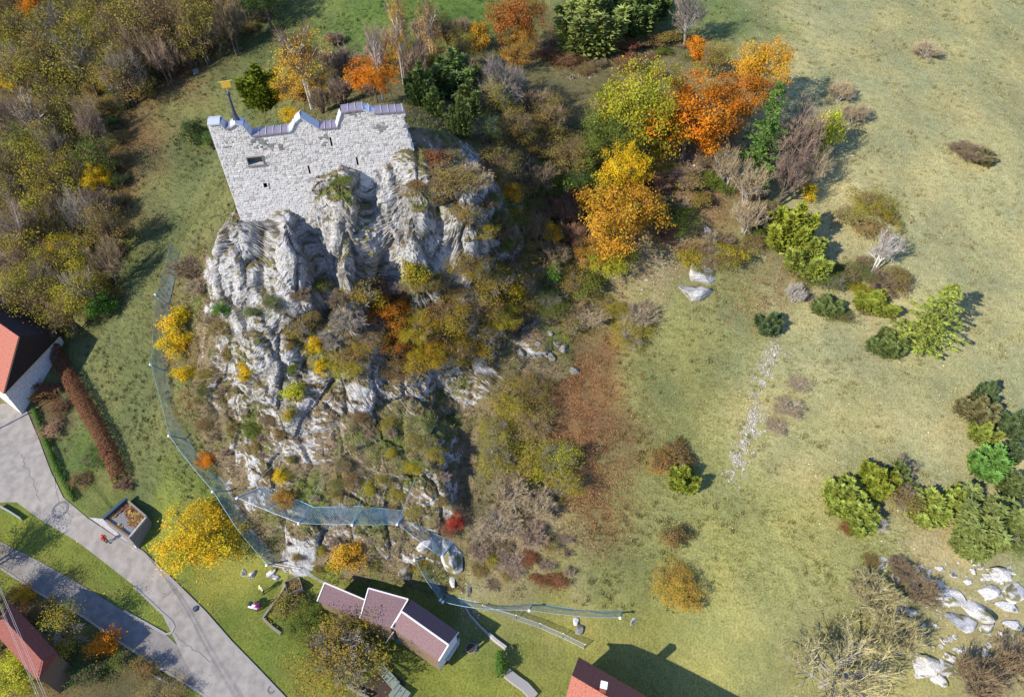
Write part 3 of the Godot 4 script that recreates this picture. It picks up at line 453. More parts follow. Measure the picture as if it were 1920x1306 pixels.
["bare",8.94,-62.21,1.78,1.32,"twigred","gully"],
["bare",16.59,-89.98,1.67,1.18,"twigpink","top"],
["shrub",7.23,-91.61,1.69,0.94,"redbrown","top"],
["bare",19.15,-88.08,1.43,1.17,"twigred","top"],
["bare",23.11,-95.1,1.15,0.5,"twigbrown","top"],
["shrub",4.93,-92.47,1.7,0.82,"redbrown","top"],
["shrub",24.68,-92.39,1.34,0.89,"olivegreen","top"],
["bare",18.84,-94.68,1.3,0.62,"twigred","top"],
["bare",11.34,-89.42,1.51,1.05,"twigbrown","top"],
["bare",14.36,-88.74,1.23,0.8,"twigbrown","top"],
["bare",12.26,-93.4,1.55,0.8,"twigbrown","top"],
["bare",15.58,-92.31,1.49,0.82,"twigred","top"],
["shrub",18.56,-91.81,1.1,0.54,"redbrown","top"],
["shrub",10.51,-95.08,1.22,0.8,"brown","top"],
["shrub",9.57,-88.42,1.76,0.77,"brown","top"],
["shrub",20.35,-93.32,1.16,0.79,"olivegreen","top"],
["shrub",9.4,-91.81,1.44,0.58,"brown","top"],
["bare",-17.41,-97.33,1.69,2.68,"twigtan","behind"],
["bare",-13.11,-98.15,1.64,2.94,"twigtan","behind"],
["bare",-25.47,-93.58,2.12,3.19,"twigpink","behind"],
["bare",-22.07,-85.61,1.96,2.58,"twigpink","behind"],
["bare",-18.39,-91.74,2.1,2.93,"twigtan","behind"],
["bare",-7.3,-87.67,1.83,2.74,"twigpink","behind"],
["bare",-15.94,-86.74,1.26,1.94,"twigbrown","behind"],
["bare",-25.83,-101.39,2.28,2.33,"twigpink","behind"],
["bare",-11.77,-92.97,1.56,2.58,"twigbrown","behind"],
["mix",-19.49,-84.06,1.43,2.74,"olivebrown","behind"],
["bare",-10.96,-98.37,1.84,1.83,"twigtan","behind"],
["bare",-20.38,-76.82,1.26,2.43,"twigbrown","behind"],
["bare",-16.87,-78.03,1.61,2.03,"twigpink","behind"],
["bare",-6.97,-99.21,2.22,2.19,"twigbrown","behind"],
["mix",-7.59,-94.15,1.61,2.55,"olivebrown","behind"],
["mix",-13.46,-86.97,1.85,2.3,"olivebrown","behind"],
["mix",1.06,-59.38,1.77,2.46,"olivebrown","rock"],
["mix",-2.66,-55.09,1.44,2.44,"olivebrown","rock"],
["mix",-4.6,-56.51,2,1.68,"goldolive","rock"],
["mix",-10.16,-50.43,1.64,2.52,"goldolive","rock"],
["bare",-7.91,-52.86,1.56,1.8,"twigred","rock"],
["bare",-8.41,-51.73,2.01,2.3,"twigbrown","rock"],
["bare",-14.65,-52.47,2.1,1.88,"twiggrey","rock"],
["mix",-4.96,-55.42,2.12,2.17,"brown","rock"],
["bare",-12.09,-55.45,1.35,1.74,"twiggrey","rock"],
["mix",-15.25,-52.62,1.87,2.79,"goldolive","rock"],
["bare",-16.25,-50.83,1.7,2.36,"twigbrown","rock"],
["bare",-0.7,-62.02,1.94,2.65,"twigbrown","rock"],
["mix",-12.58,-50.31,2.09,2.11,"brown","rock"],
["mix",-3.58,-53.76,1.69,2.16,"goldolive","rock"],
["bare",-15.91,-48.97,1.41,2.11,"twiggrey","rock"],
["bare",-8.02,-53.9,2.1,2.17,"twigred","rock"],
["mix",-12.82,-51.99,1.47,2.3,"brown","rock"],
["mix",-7.96,-55.79,1.44,2.09,"goldolive","rock"],
["mix",-12.61,-54.22,2.05,2.18,"olivebrown","rock"],
["bare",-0.1,-57.5,1.85,2.41,"twigred","rock"],
["leafy",-9.68,-54.3,1.91,1.76,"olivebrown","rock"],
["bare",-17.23,-51.53,1.9,2.06,"twigbrown","rock"],
["leafy",-10.37,-52.56,2.01,1.86,"yellowolive","rock"],
["mix",-15.17,-51.15,2.03,1.71,"goldolive","rock"],
["mix",-2.54,-55.87,2.14,2.71,"olivebrown","rock"],
["mix",-6.06,-54.57,1.74,1.79,"goldolive","rock"],
["mix",-5.45,-56.17,1.94,1.77,"brown","rock"],
["leafy",-1.47,-60.97,1.88,2.46,"olivebrown","rock"],
["mix",-6.34,-52.75,2.04,2.56,"goldolive","rock"],
["leafy",-17.43,-49.49,1.93,2.01,"yellowolive","rock"],
["shrub",-62.42,-104.31,1.91,1.91,"darkgreen","woodedge"],
["mix",-41.84,-112.3,1.82,1.66,"olivebrown","woodedge"],
["mix",-44.44,-109.13,2.05,2.8,"olivebrown","woodedge"],
["shrub",-55.65,-105.03,1.97,2.5,"darkgreen","woodedge"],
["bare",-40.32,-113.99,2.16,2.06,"twigbrown","woodedge"],
["bare",-58.88,-101.83,1.99,2.97,"twigred","woodedge"],
["bare",-52.76,-105.35,1.56,2.33,"twigred","woodedge"],
["shrub",-62.49,-100.69,1.94,1.93,"olivebrown","woodedge"],
["mix",-56.29,-101.81,1.62,2.94,"olivebrown","woodedge"],
["shrub",-66.19,-105.79,2.33,2.37,"olivebrown","woodedge"],
["bare",-49.47,-106.38,1.99,2.86,"twigbrown","woodedge"],
["shrub",-59.57,-99.95,1.59,2.98,"darkgreen","woodedge"],
["bare",-48.09,-108.8,1.66,2.02,"twigred","woodedge"],
["mix",-57.1,-84.1,1.51,2.02,"olivebrown","woodedge"],
["mix",-59.23,-93.75,2.14,1.77,"olivebrown","woodedge"],
["mix",-59.43,-86.46,1.72,1.92,"olivebrown","woodedge"],
["shrub",-56.56,-75.3,1.5,2.15,"darkgreen","woodedge"],
["bare",-57.97,-81.93,1.61,1.26,"twigbrown","woodedge"],
["shrub",-60.59,-90.94,1.61,1.65,"darkgreen","woodedge"],
["shrub",-54.09,-69.51,1.83,1.66,"olivebrown","woodedge"],
["shrub",-58.85,-80.11,1.92,1.54,"olivebrown","woodedge"],
["shrub",-56.86,-86.83,1.71,2.33,"darkgreen","woodedge"],
["shrub",-55.85,-71.84,1.38,2.26,"olivebrown","woodedge"],
["mix",-60.53,-96.66,1.56,1.53,"brown","woodedge"],
["bare",-55.23,-76.63,1.96,1.6,"twigred","woodedge"],
["mix",-57.88,-90.07,1.78,1.44,"brown","woodedge"],
["bare",-55.42,-79.03,1.86,2.38,"twigbrown","woodedge"],
["bare",16.18,-69.85,1.32,1.74,"twigbrown","gully"],
["shrub",25.71,-71.38,1.49,1.16,"olivegreen","gully"],
["bare",25.26,-65.8,1.42,1.33,"twigbrown","gully"],
["mix",25.87,-64.15,1.55,1.32,"olivebrown","gully"],
["bare",20.29,-69.17,1.78,1.57,"twigpink","gully"],
["shrub",21.19,-71.96,1.93,1.81,"olivebrown","gully"],
["bare",23.12,-73.72,1.58,1.8,"twigbrown","gully"],
["shrub",22.62,-69.4,1.54,2.17,"olivebrown","gully"],
["mix",30.57,-69.04,1.67,1.8,"olivebrown","gully"],
["bare",28.07,-74.01,2.03,0.9,"twigbrown","gully"],
["bare",19.7,-67.27,1.81,1.22,"twigred","gully"],
["mix",17.75,-73.78,1.97,0.93,"yellowolive","gully"],
["bare",20.71,-64.7,1.88,1.57,"twigred","gully"],
["bare",18.16,-65.88,1.62,1.93,"twigred","gully"],
["bare",28.37,-68.6,2.01,1.42,"twigred","gully"],
["shrub",29.72,-67.51,1.28,1.55,"olivegreen","gully"],
["bare",23.3,-65.86,1.58,1.86,"twigtan","gully"],
["bare",17.95,-71.11,1.38,0.98,"twigred","gully"],
["bare",22.49,-64.21,1.68,2.01,"twigred","gully"],
["shrub",23.92,-72.25,2.17,0.91,"olivegreen","gully"],
["shrub",28.4,-65.49,1.57,1.56,"olivebrown","gully"],
["bare",28.24,-70.92,2.02,2.02,"twigred","gully"],
["bare",18.2,-68.39,1.45,1.79,"twigpink","gully"],
["bare",32.88,-68.03,1.47,1.41,"twigpink","gully"],
["shrub",35.46,-62.29,1.72,1.39,"olivegreen","meadow"],
["shrub",40.42,-61.24,1.17,0.82,"yellowolive","meadow"],
["bare",40.87,-58.72,1.59,1.47,"twigbrown","meadow"],
["mix",39.38,-63.16,1.41,1.13,"olivegreen","meadow"],
["mix",45.13,-62.39,1.3,1.33,"olivebrown","meadow"],
["mix",36.75,-64.15,1.21,1.29,"olivebrown","meadow"],
["bare",41.93,-64.18,1.57,1.38,"twigbrown","meadow"],
["bare",43.82,-60.77,1.23,0.82,"twigtan","meadow"],
["shrub",38.09,-58.34,1.67,1,"olivegreen","meadow"],
["bare",41.85,-62.48,1.1,0.96,"twigtan","meadow"],
["bare",44.44,-60.43,1.2,0.67,"twigtan","meadow"],
["bare",45.07,-63.33,0.95,0.64,"twigtan","meadow"],
["bare",34.95,-59.97,1.13,0.74,"twigtan","meadow"],
["mix",-55.7,-31.05,2.77,7,"olivebrown","garden"],
["mix",-59.12,-36.22,2.9,7,"olive","garden"],
["mix",-55.43,-26.54,3.17,8,"olivebrown","garden"],
["shrub",-52.6,-29.85,1.92,2.2,"redbrown","garden"],
["shrub",-50.68,-30.67,1.71,1.8,"brown","garden"]]
const LANDMARKS := [[-89.41,-136.17,"orange tree"], [-61.81,-89.43,"yellow bush"], [-75.81,-98.18,"upper birch trunk"], [-68.21,-78.44,"lower birch trunk"], [-56.25,-69.56,"green wood-edge bush"], [-61.16,-97.95,"dark bush in the clearing"], [-49.19,-105.47,"grey boulders"], [-47.1,-119.47,"dark tree"], [-66.86,-110.66,"meadow corner"], [-87.85,-117.56,"little yellow tree"], [-64.17,-85.7,"round grey tree"], [-36.82,-96.29,"yellow-tipped pine"], [-28.78,-90.77,"golden birch"], [-17.32,-82.86,"orange bush"], [-15.9,-95.68,"slender birch"], [-11.49,-96.43,"peach birch"], [-10.68,-77.25,"dark junipers"], [0.74,-95.9,"rust tree"], [-1,-83.1,"big grey bush"], [10.66,-96.21,"pale pine"], [25.64,-100.86,"bare ridge tree"], [-5.92,-60.76,"broken end of the castle wall"], [5.08,-63.66,"green gully bush"], [2.52,-71.57,"brown thicket"], [15.44,-76.98,"yellow-green tree"], [22.31,-77.34,"orange tree"], [32.13,-85.49,"gold tree"], [12.79,-67.12,"golden brown tree"], [30.87,-73.81,"deep green spruce"], [35.83,-75.84,"purplish tree"], [22.54,-62.44,"white boulder"], [33.94,-66.74,"twin junipers"], [44.04,-63.75,"dead leaning tree"], [48.17,-56.08,"big spruce"], [42.87,-54.63,"round juniper"], [29.9,-57.15,"dark low juniper"], [31.16,-49.09,"scree channel"], [18.89,-41.76,"lone juniper"], [51.21,-41.87,"bright green juniper"], [51.22,-47.26,"brownish juniper"], [35.8,-38.18,"red shrub"], [43.86,-37.26,"scattered outcrop"], [47.53,-30.01,"outcrop rocks"], [31.15,-23.1,"huge lichened tree"], [17.13,-31.14,"pale gold bush"], [14.95,-58.66,"grassy hollow"], [4.95,-42.65,"yellow-green tree"], [0,-49.26,"shaded cleft"], [2.27,-38.33,"leaf litter"], [-6.24,-37.7,"red bush"], [-17.78,-35.41,"golden ledge bush"], [-13.74,-53.94,"rust red bush"], [-16.89,-50.91,"grey ledge bush"], [-10.35,-54.61,"yellow ledge bush"], [-2.15,-60.13,"golden olive bush"], [-23.76,-47.83,"lime bush"], [-42.75,-62.42,"yellow meadow bushes"], [-31.52,-54.98,"green cliff bush"], [-35.14,-45.42,"orange bush"], [-24.92,-40.31,"orange-brown bush"], [-17.18,-38.41,"middle net post"], [-30.05,-41.06,"net tip"], [-9.67,-42.91,"rock spine"], [-20.75,-44.3,"middle ledges"], [-35.28,-37.48,"large yellow tree"], [-44.73,-41.67,"flat garage"], [-60.11,-59.61,"russet hedge"], [-42.75,-27.31,"round orange tree"], [-47.81,-28.74,"olive garden tree"], [-17.31,-25.63,"bare garden tree"], [-21.56,-29.55,"lawn bed"], [-51.03,-25.41,"old house"], [-2.23,-33.64,"scrub slope"], [2.22,-33.42,"meadow net"]]
const ROAD_UP := [Vector4(-75.92,-56.12,-63.67,-57.13), Vector4(-72.26,-48.32,-58.8,-51.08), Vector4(-69.89,-43.16,-55.69,-46.95), Vector4(-58.6,-43.37,-52.89,-43.64), Vector4(-55.21,-41.4,-49.05,-41.08), Vector4(-49.56,-38.57,-45.24,-39.04), Vector4(-45.23,-35.99,-41.76,-37.36), Vector4(-41.48,-33.69,-37.36,-34.18), Vector4(-37.96,-31.21,-33.04,-30.92), Vector4(-36.1,-28.98,-29.31,-27.74), Vector4(-33.48,-25.79,-26.16,-25.29), Vector4(-30.69,-22.79,-23.49,-23.16), Vector4(-22.33,-13.78,-15.47,-16.79)]
const ROAD_LOW := [Vector4(-69.51,-42.11,-70.18,-43.93), Vector4(-57.92,-36.18,-59.09,-39.13), Vector4(-52.12,-33.22,-53.54,-36.73), Vector4(-46.17,-30.65,-47.32,-33.82), Vector4(-41.71,-28.22,-41.87,-31.14), Vector4(-36.74,-25.71,-36.53,-28.68), Vector4(-32.14,-23.49,-32.71,-26.03), Vector4(-30.44,-22.61,-29.88,-23.75), Vector4(-21.95,-18.19,-21.38,-16.9)]
const KERB_UP := [Vector2(-45.24,-39.04), Vector2(-41.76,-37.36), Vector2(-37.36,-34.18), Vector2(-33.04,-30.92), Vector2(-29.31,-27.74), Vector2(-26.16,-25.29), Vector2(-23.49,-23.16), Vector2(-15.47,-16.79)]
const KERB_ISLAND := [Vector2(-41.44,-33.58), Vector2(-37.93,-31.09), Vector2(-36.3,-29.96), Vector2(-35.84,-29.41), Vector2(-35.94,-28.82), Vector2(-36.53,-28.68), Vector2(-38.68,-29.68), Vector2(-41.87,-31.14)]
const KERB_LOW := [Vector2(-57.92,-36.18), Vector2(-52.12,-33.22), Vector2(-46.17,-30.65), Vector2(-41.71,-28.22), Vector2(-36.74,-25.71), Vector2(-32.14,-23.49), Vector2(-30.44,-22.61), Vector2(-21.95,-18.19)]
const APRON := [Vector4(-48.97,-41.2,-47.24,-41), Vector4(-45.27,-39.11,-45.36,-40.05), Vector4(-42.67,-37.56,-43.12,-38.63)]
const YARD := [Vector4(-67.16,-58.78,-67.3,-60.09), Vector4(-64.78,-57.03,-64.74,-58.63), Vector4(-63.32,-56.33,-63.03,-57.55)]
const REPAIRS := [[-52.8,-42.27,1.0,0.72,"road_patch","ring-shaped dark asphalt repair on the pale lane"],[-24.09,-23.26,0.42,0.6,"manhole_ring","dark ring of a manhole near the kerb"]]
const CRACKS := [[Vector2(-60.45,-49.33), Vector2(-57.4,-45.69), Vector2(-55.64,-43.36)], [Vector2(-55.22,-46.59), Vector2(-53.14,-42.89), Vector2(-50.99,-41.29)], [Vector2(-38.06,-32.31), Vector2(-35.92,-34.19)], [Vector2(-35.65,-28.65), Vector2(-31.13,-25.95)]]
static var PAVED := [PackedVector2Array([Vector2(-75.92,-56.12), Vector2(-72.26,-48.32), Vector2(-69.89,-43.16), Vector2(-58.6,-43.37), Vector2(-55.21,-41.4), Vector2(-49.56,-38.57), Vector2(-45.23,-35.99), Vector2(-41.48,-33.69), Vector2(-37.96,-31.21), Vector2(-36.1,-28.98), Vector2(-33.48,-25.79), Vector2(-30.69,-22.79), Vector2(-22.33,-13.78), Vector2(-15.47,-16.79), Vector2(-23.49,-23.16), Vector2(-26.16,-25.29), Vector2(-29.31,-27.74), Vector2(-33.04,-30.92), Vector2(-37.36,-34.18), Vector2(-41.76,-37.36), Vector2(-45.24,-39.04), Vector2(-49.05,-41.08), Vector2(-52.89,-43.64), Vector2(-55.69,-46.95), Vector2(-58.8,-51.08), Vector2(-63.67,-57.13)]), PackedVector2Array([Vector2(-69.51,-42.11), Vector2(-57.92,-36.18), Vector2(-52.12,-33.22), Vector2(-46.17,-30.65), Vector2(-41.71,-28.22), Vector2(-36.74,-25.71), Vector2(-32.14,-23.49), Vector2(-30.44,-22.61), Vector2(-21.95,-18.19), Vector2(-21.38,-16.9), Vector2(-29.88,-23.75), Vector2(-32.71,-26.03), Vector2(-36.53,-28.68), Vector2(-41.87,-31.14), Vector2(-47.32,-33.82), Vector2(-53.54,-36.73), Vector2(-59.09,-39.13), Vector2(-70.18,-43.93)]), PackedVector2Array([Vector2(-48.97,-41.2), Vector2(-42.67,-37.56), Vector2(-43.12,-38.63), Vector2(-47.24,-41)]), PackedVector2Array([Vector2(-20.61,-22.49), Vector2(-14.5,-24.59), Vector2(-11.95,-23.26), Vector2(-16.31,-22.51)])]
const SHEDS := [{"label":"low lean-to shed with purple-brown roof edged in white, at the lane end of the row","ground":0.5,"trim":2,"roof":[Vector3(-19.6,3.3,-32.3),Vector3(-15.12,3.3,-30.47),Vector3(-15.42,2.9,-28.8),Vector3(-20.1,2.9,-30.51)]},{"label":"square shed with purple-brown roof between the lean-to and the gabled shed","ground":0.4,"trim":3,"roof":[Vector3(-14.79,3.9,-31.43),Vector3(-10.58,3.9,-30.26),Vector3(-12.07,3.3,-27.59),Vector3(-15.33,3.3,-28.57)]}]
const GABLE := {"ground":0.2,"e":[Vector3(-10.42,2.9,-30.71),Vector3(-5.31,2.9,-27.32),Vector3(-7.12,2.9,-24.55),Vector3(-12.08,2.9,-27.75)],"ridge":[Vector3(-11.06,4.3,-28.83),Vector3(-6.14,4.3,-25.54)]}
const TERRACE := [Vector3(-6.77,0.1,-26.98),Vector3(-5.39,0.1,-27.74),Vector3(-5.42,0.1,-27.2),Vector3(-6.36,0.1,-25.61),Vector3(-7.21,0.1,-25.46)]
const HOUSE_WEST := {"ring":[Vector3(-75.4,7.2,-75.33),Vector3(-60.35,7.2,-65.45),Vector3(-62.7,7.2,-54.82),Vector3(-77.75,7.2,-64.69)],"eave":7.2,"ridge":[Vector3(-73.11,11.5,-68.16),Vector3(-61.4,11.5,-60.48)],"ground":3.88}
const HOUSE_SOUTH := {"ring":[Vector3(6.46,3.2,-24.78),Vector3(17.69,3.2,-18.22),Vector3(15.75,3.2,-13.11),Vector3(4.52,3.2,-19.67)],"eave":3.2,"ridge":[Vector3(5.49,5.9,-22.22),Vector3(16.72,5.9,-15.66)],"ground":0,"chimney":Vector3(8.28,6,-21.09)}
const HOUSE_SW := {"ring":[Vector3(-52.1,2.6,-30.58),Vector3(-44.75,2.6,-25.39),Vector3(-45.49,2.6,-22.91),Vector3(-52.84,2.6,-28.1)],"eave":2.6,"ridge":[Vector3(-50.71,4,-28.26),Vector3(-44.99,4,-24.22)],"ground":-1.3}
const GARAGE := {"ground":1.2,"roof":[Vector3(-46.22,2.8,-40.08),Vector3(-44.63,2.8,-42.76),Vector3(-41.31,2.8,-40.41),Vector3(-42.31,2.8,-37.71)]}
const NETS := [
{"name":"rockfall_net","label":"long blue-grey rockfall net skirting the meadow side of the castle rock","base":[Vector3(-43.94,14.93,-71.87),Vector3(-44.41,11.23,-65.92),Vector3(-44.01,9.59,-61.5),Vector3(-42.79,8.51,-57.26),Vector3(-37.9,7.24,-48.14),Vector3(-35.9,6.73,-45.8),Vector3(-31.53,6.05,-42.19),Vector3(-28.91,4.75,-38.8),Vector3(-25.41,2.57,-35.59)],"top":[Vector3(-0.53,1.5,-0.23),Vector3(-1.25,1.5,-0.19),Vector3(-0.87,1.5,0.54),Vector3(-1.25,1.5,0.48),Vector3(-1.14,1.5,0.89),Vector3(-1.23,1.5,0.62),Vector3(-1.1,1.5,1.3),Vector3(-0.6,1.5,1.5),Vector3(-0.67,1.5,1.31)],"post":[0,1,0,1,1,0,1,0,1],"thick":0.09,"post_mat":"steel_blue","stay":false,"mesh":0.2,"wire":0.036,"sag":0.3,"net_mat":"net_wire"},
{"name":"rockfall_net","label":"blue-grey rockfall net on outstretched posts halfway up the lower rock","base":[Vector3(-27.3,7.89,-41.69),Vector3(-21.42,7.46,-39.22),Vector3(-16.05,7.82,-39.2),Vector3(-11.28,7.41,-38.93),Vector3(-8.92,6,-37.13),Vector3(-6.19,5.38,-36.47)],"top":[Vector3(-2.06,0.7,2.11),Vector3(-0.91,0.7,2.32),Vector3(-0.6,0.7,2.57),Vector3(-0.77,0.7,1.91),Vector3(0.55,0.7,2.47),Vector3(-1.07,0.7,2.14)],"post":[1,1,1,1,0,1],"thick":0.09,"post_mat":"steel_blue","stay":true,"mesh":0.2,"wire":0.036,"sag":0.3,"net_mat":"net_wire"},
{"name":"rockfall_net","label":"blue-grey rockfall net running out over the meadow from the sheds","base":[Vector3(-7.03,1.42,-32.21),Vector3(-3.56,2.18,-31.06),Vector3(2.2,2.89,-30.69),Vector3(7.22,2.81,-29.99),Vector3(11.53,2.94,-29.94)],"top":[Vector3(-0.23,1.1,1.19),Vector3(-0.25,1.1,1.05),Vector3(-0.43,1.1,1.21),Vector3(-0.27,1.1,1.13),Vector3(-0.59,1.1,1.24)],"post":[1,0,1,0,1],"thick":0.09,"post_mat":"steel_blue","stay":false,"mesh":0.2,"wire":0.036,"sag":0.3,"net_mat":"net_wire"},
{"name":"rockfall_net","label":"short blue-grey net strip descending to the gabled shed","base":[Vector3(-9.85,4.42,-35.13),Vector3(-8.63,2.6,-33.62),Vector3(-7.21,1.41,-32.28)],"top":[Vector3(-0.41,0.8,0.78),Vector3(-0.37,0.8,0.8),Vector3(-0.33,0.8,0.89)],"post":[1,0,1],"thick":0.09,"post_mat":"steel_blue","stay":false,"mesh":0.2,"wire":0.036,"sag":0.3,"net_mat":"net_wire"},
{"name":"wire_fence","label":"grey chain-link garden fence below the meadow net","base":[Vector3(-3.05,1.87,-30.4),Vector3(0.44,1.91,-29.37),Vector3(2.9,1.51,-28.66),Vector3(5.22,1.27,-27.72),Vector3(7.38,1.12,-26.71)],"top":[Vector3(0,1.1,0),Vector3(0,1.1,0),Vector3(0,1.1,0),Vector3(0,1.1,0),Vector3(0,1.1,0)],"post":[1,1,1,1,1],"thick":0.035,"post_mat":"post_dark","stay":false,"mesh":0.13,"wire":0.03,"sag":0.02,"net_mat":"galvanised"},
{"name":"wire_fence","label":"low wire fence along the foot of the rock above the lawn","base":[Vector3(-26.4,2,-35.25),Vector3(-22.99,2.25,-34.52),Vector3(-19.73,1.2,-33.2)],"top":[Vector3(0,0.6,0),Vector3(0,0.6,0),Vector3(0,0.6,0)],"post":[1,1,1],"thick":0.03,"post_mat":"galvanised","stay":false,"mesh":0.16,"wire":0.03,"sag":0.02,"net_mat":"galvanised"}]
const HEDGES := [{"label":"long clipped russet beech hedge beside the white house","line":[Vector2(-61.47,-63.88), Vector2(-55.68,-57.05), Vector2(-50.65,-51.28), Vector2(-47.51,-47.19), Vector2(-45.98,-44.9)],"wide":1.9,"high":1.7,"per":700,"colour":"rustbrown","leaf":1.0}, {"label":"bright green clipped columnar hedge at the end of the low wall","line":[Vector2(-1.25,-26.21), Vector2(-1.07,-24.3)],"wide":1.1,"high":1.9,"per":1200,"colour":"green","leaf":1.0}, {"label":"narrow dark green hedge along the lane verge","line":[Vector2(-61.48,-55.74), Vector2(-57.84,-51), Vector2(-54.38,-46.53), Vector2(-51.27,-43.12)],"wide":0.6,"high":0.7,"per":300,"colour":"green","leaf":1.0}]
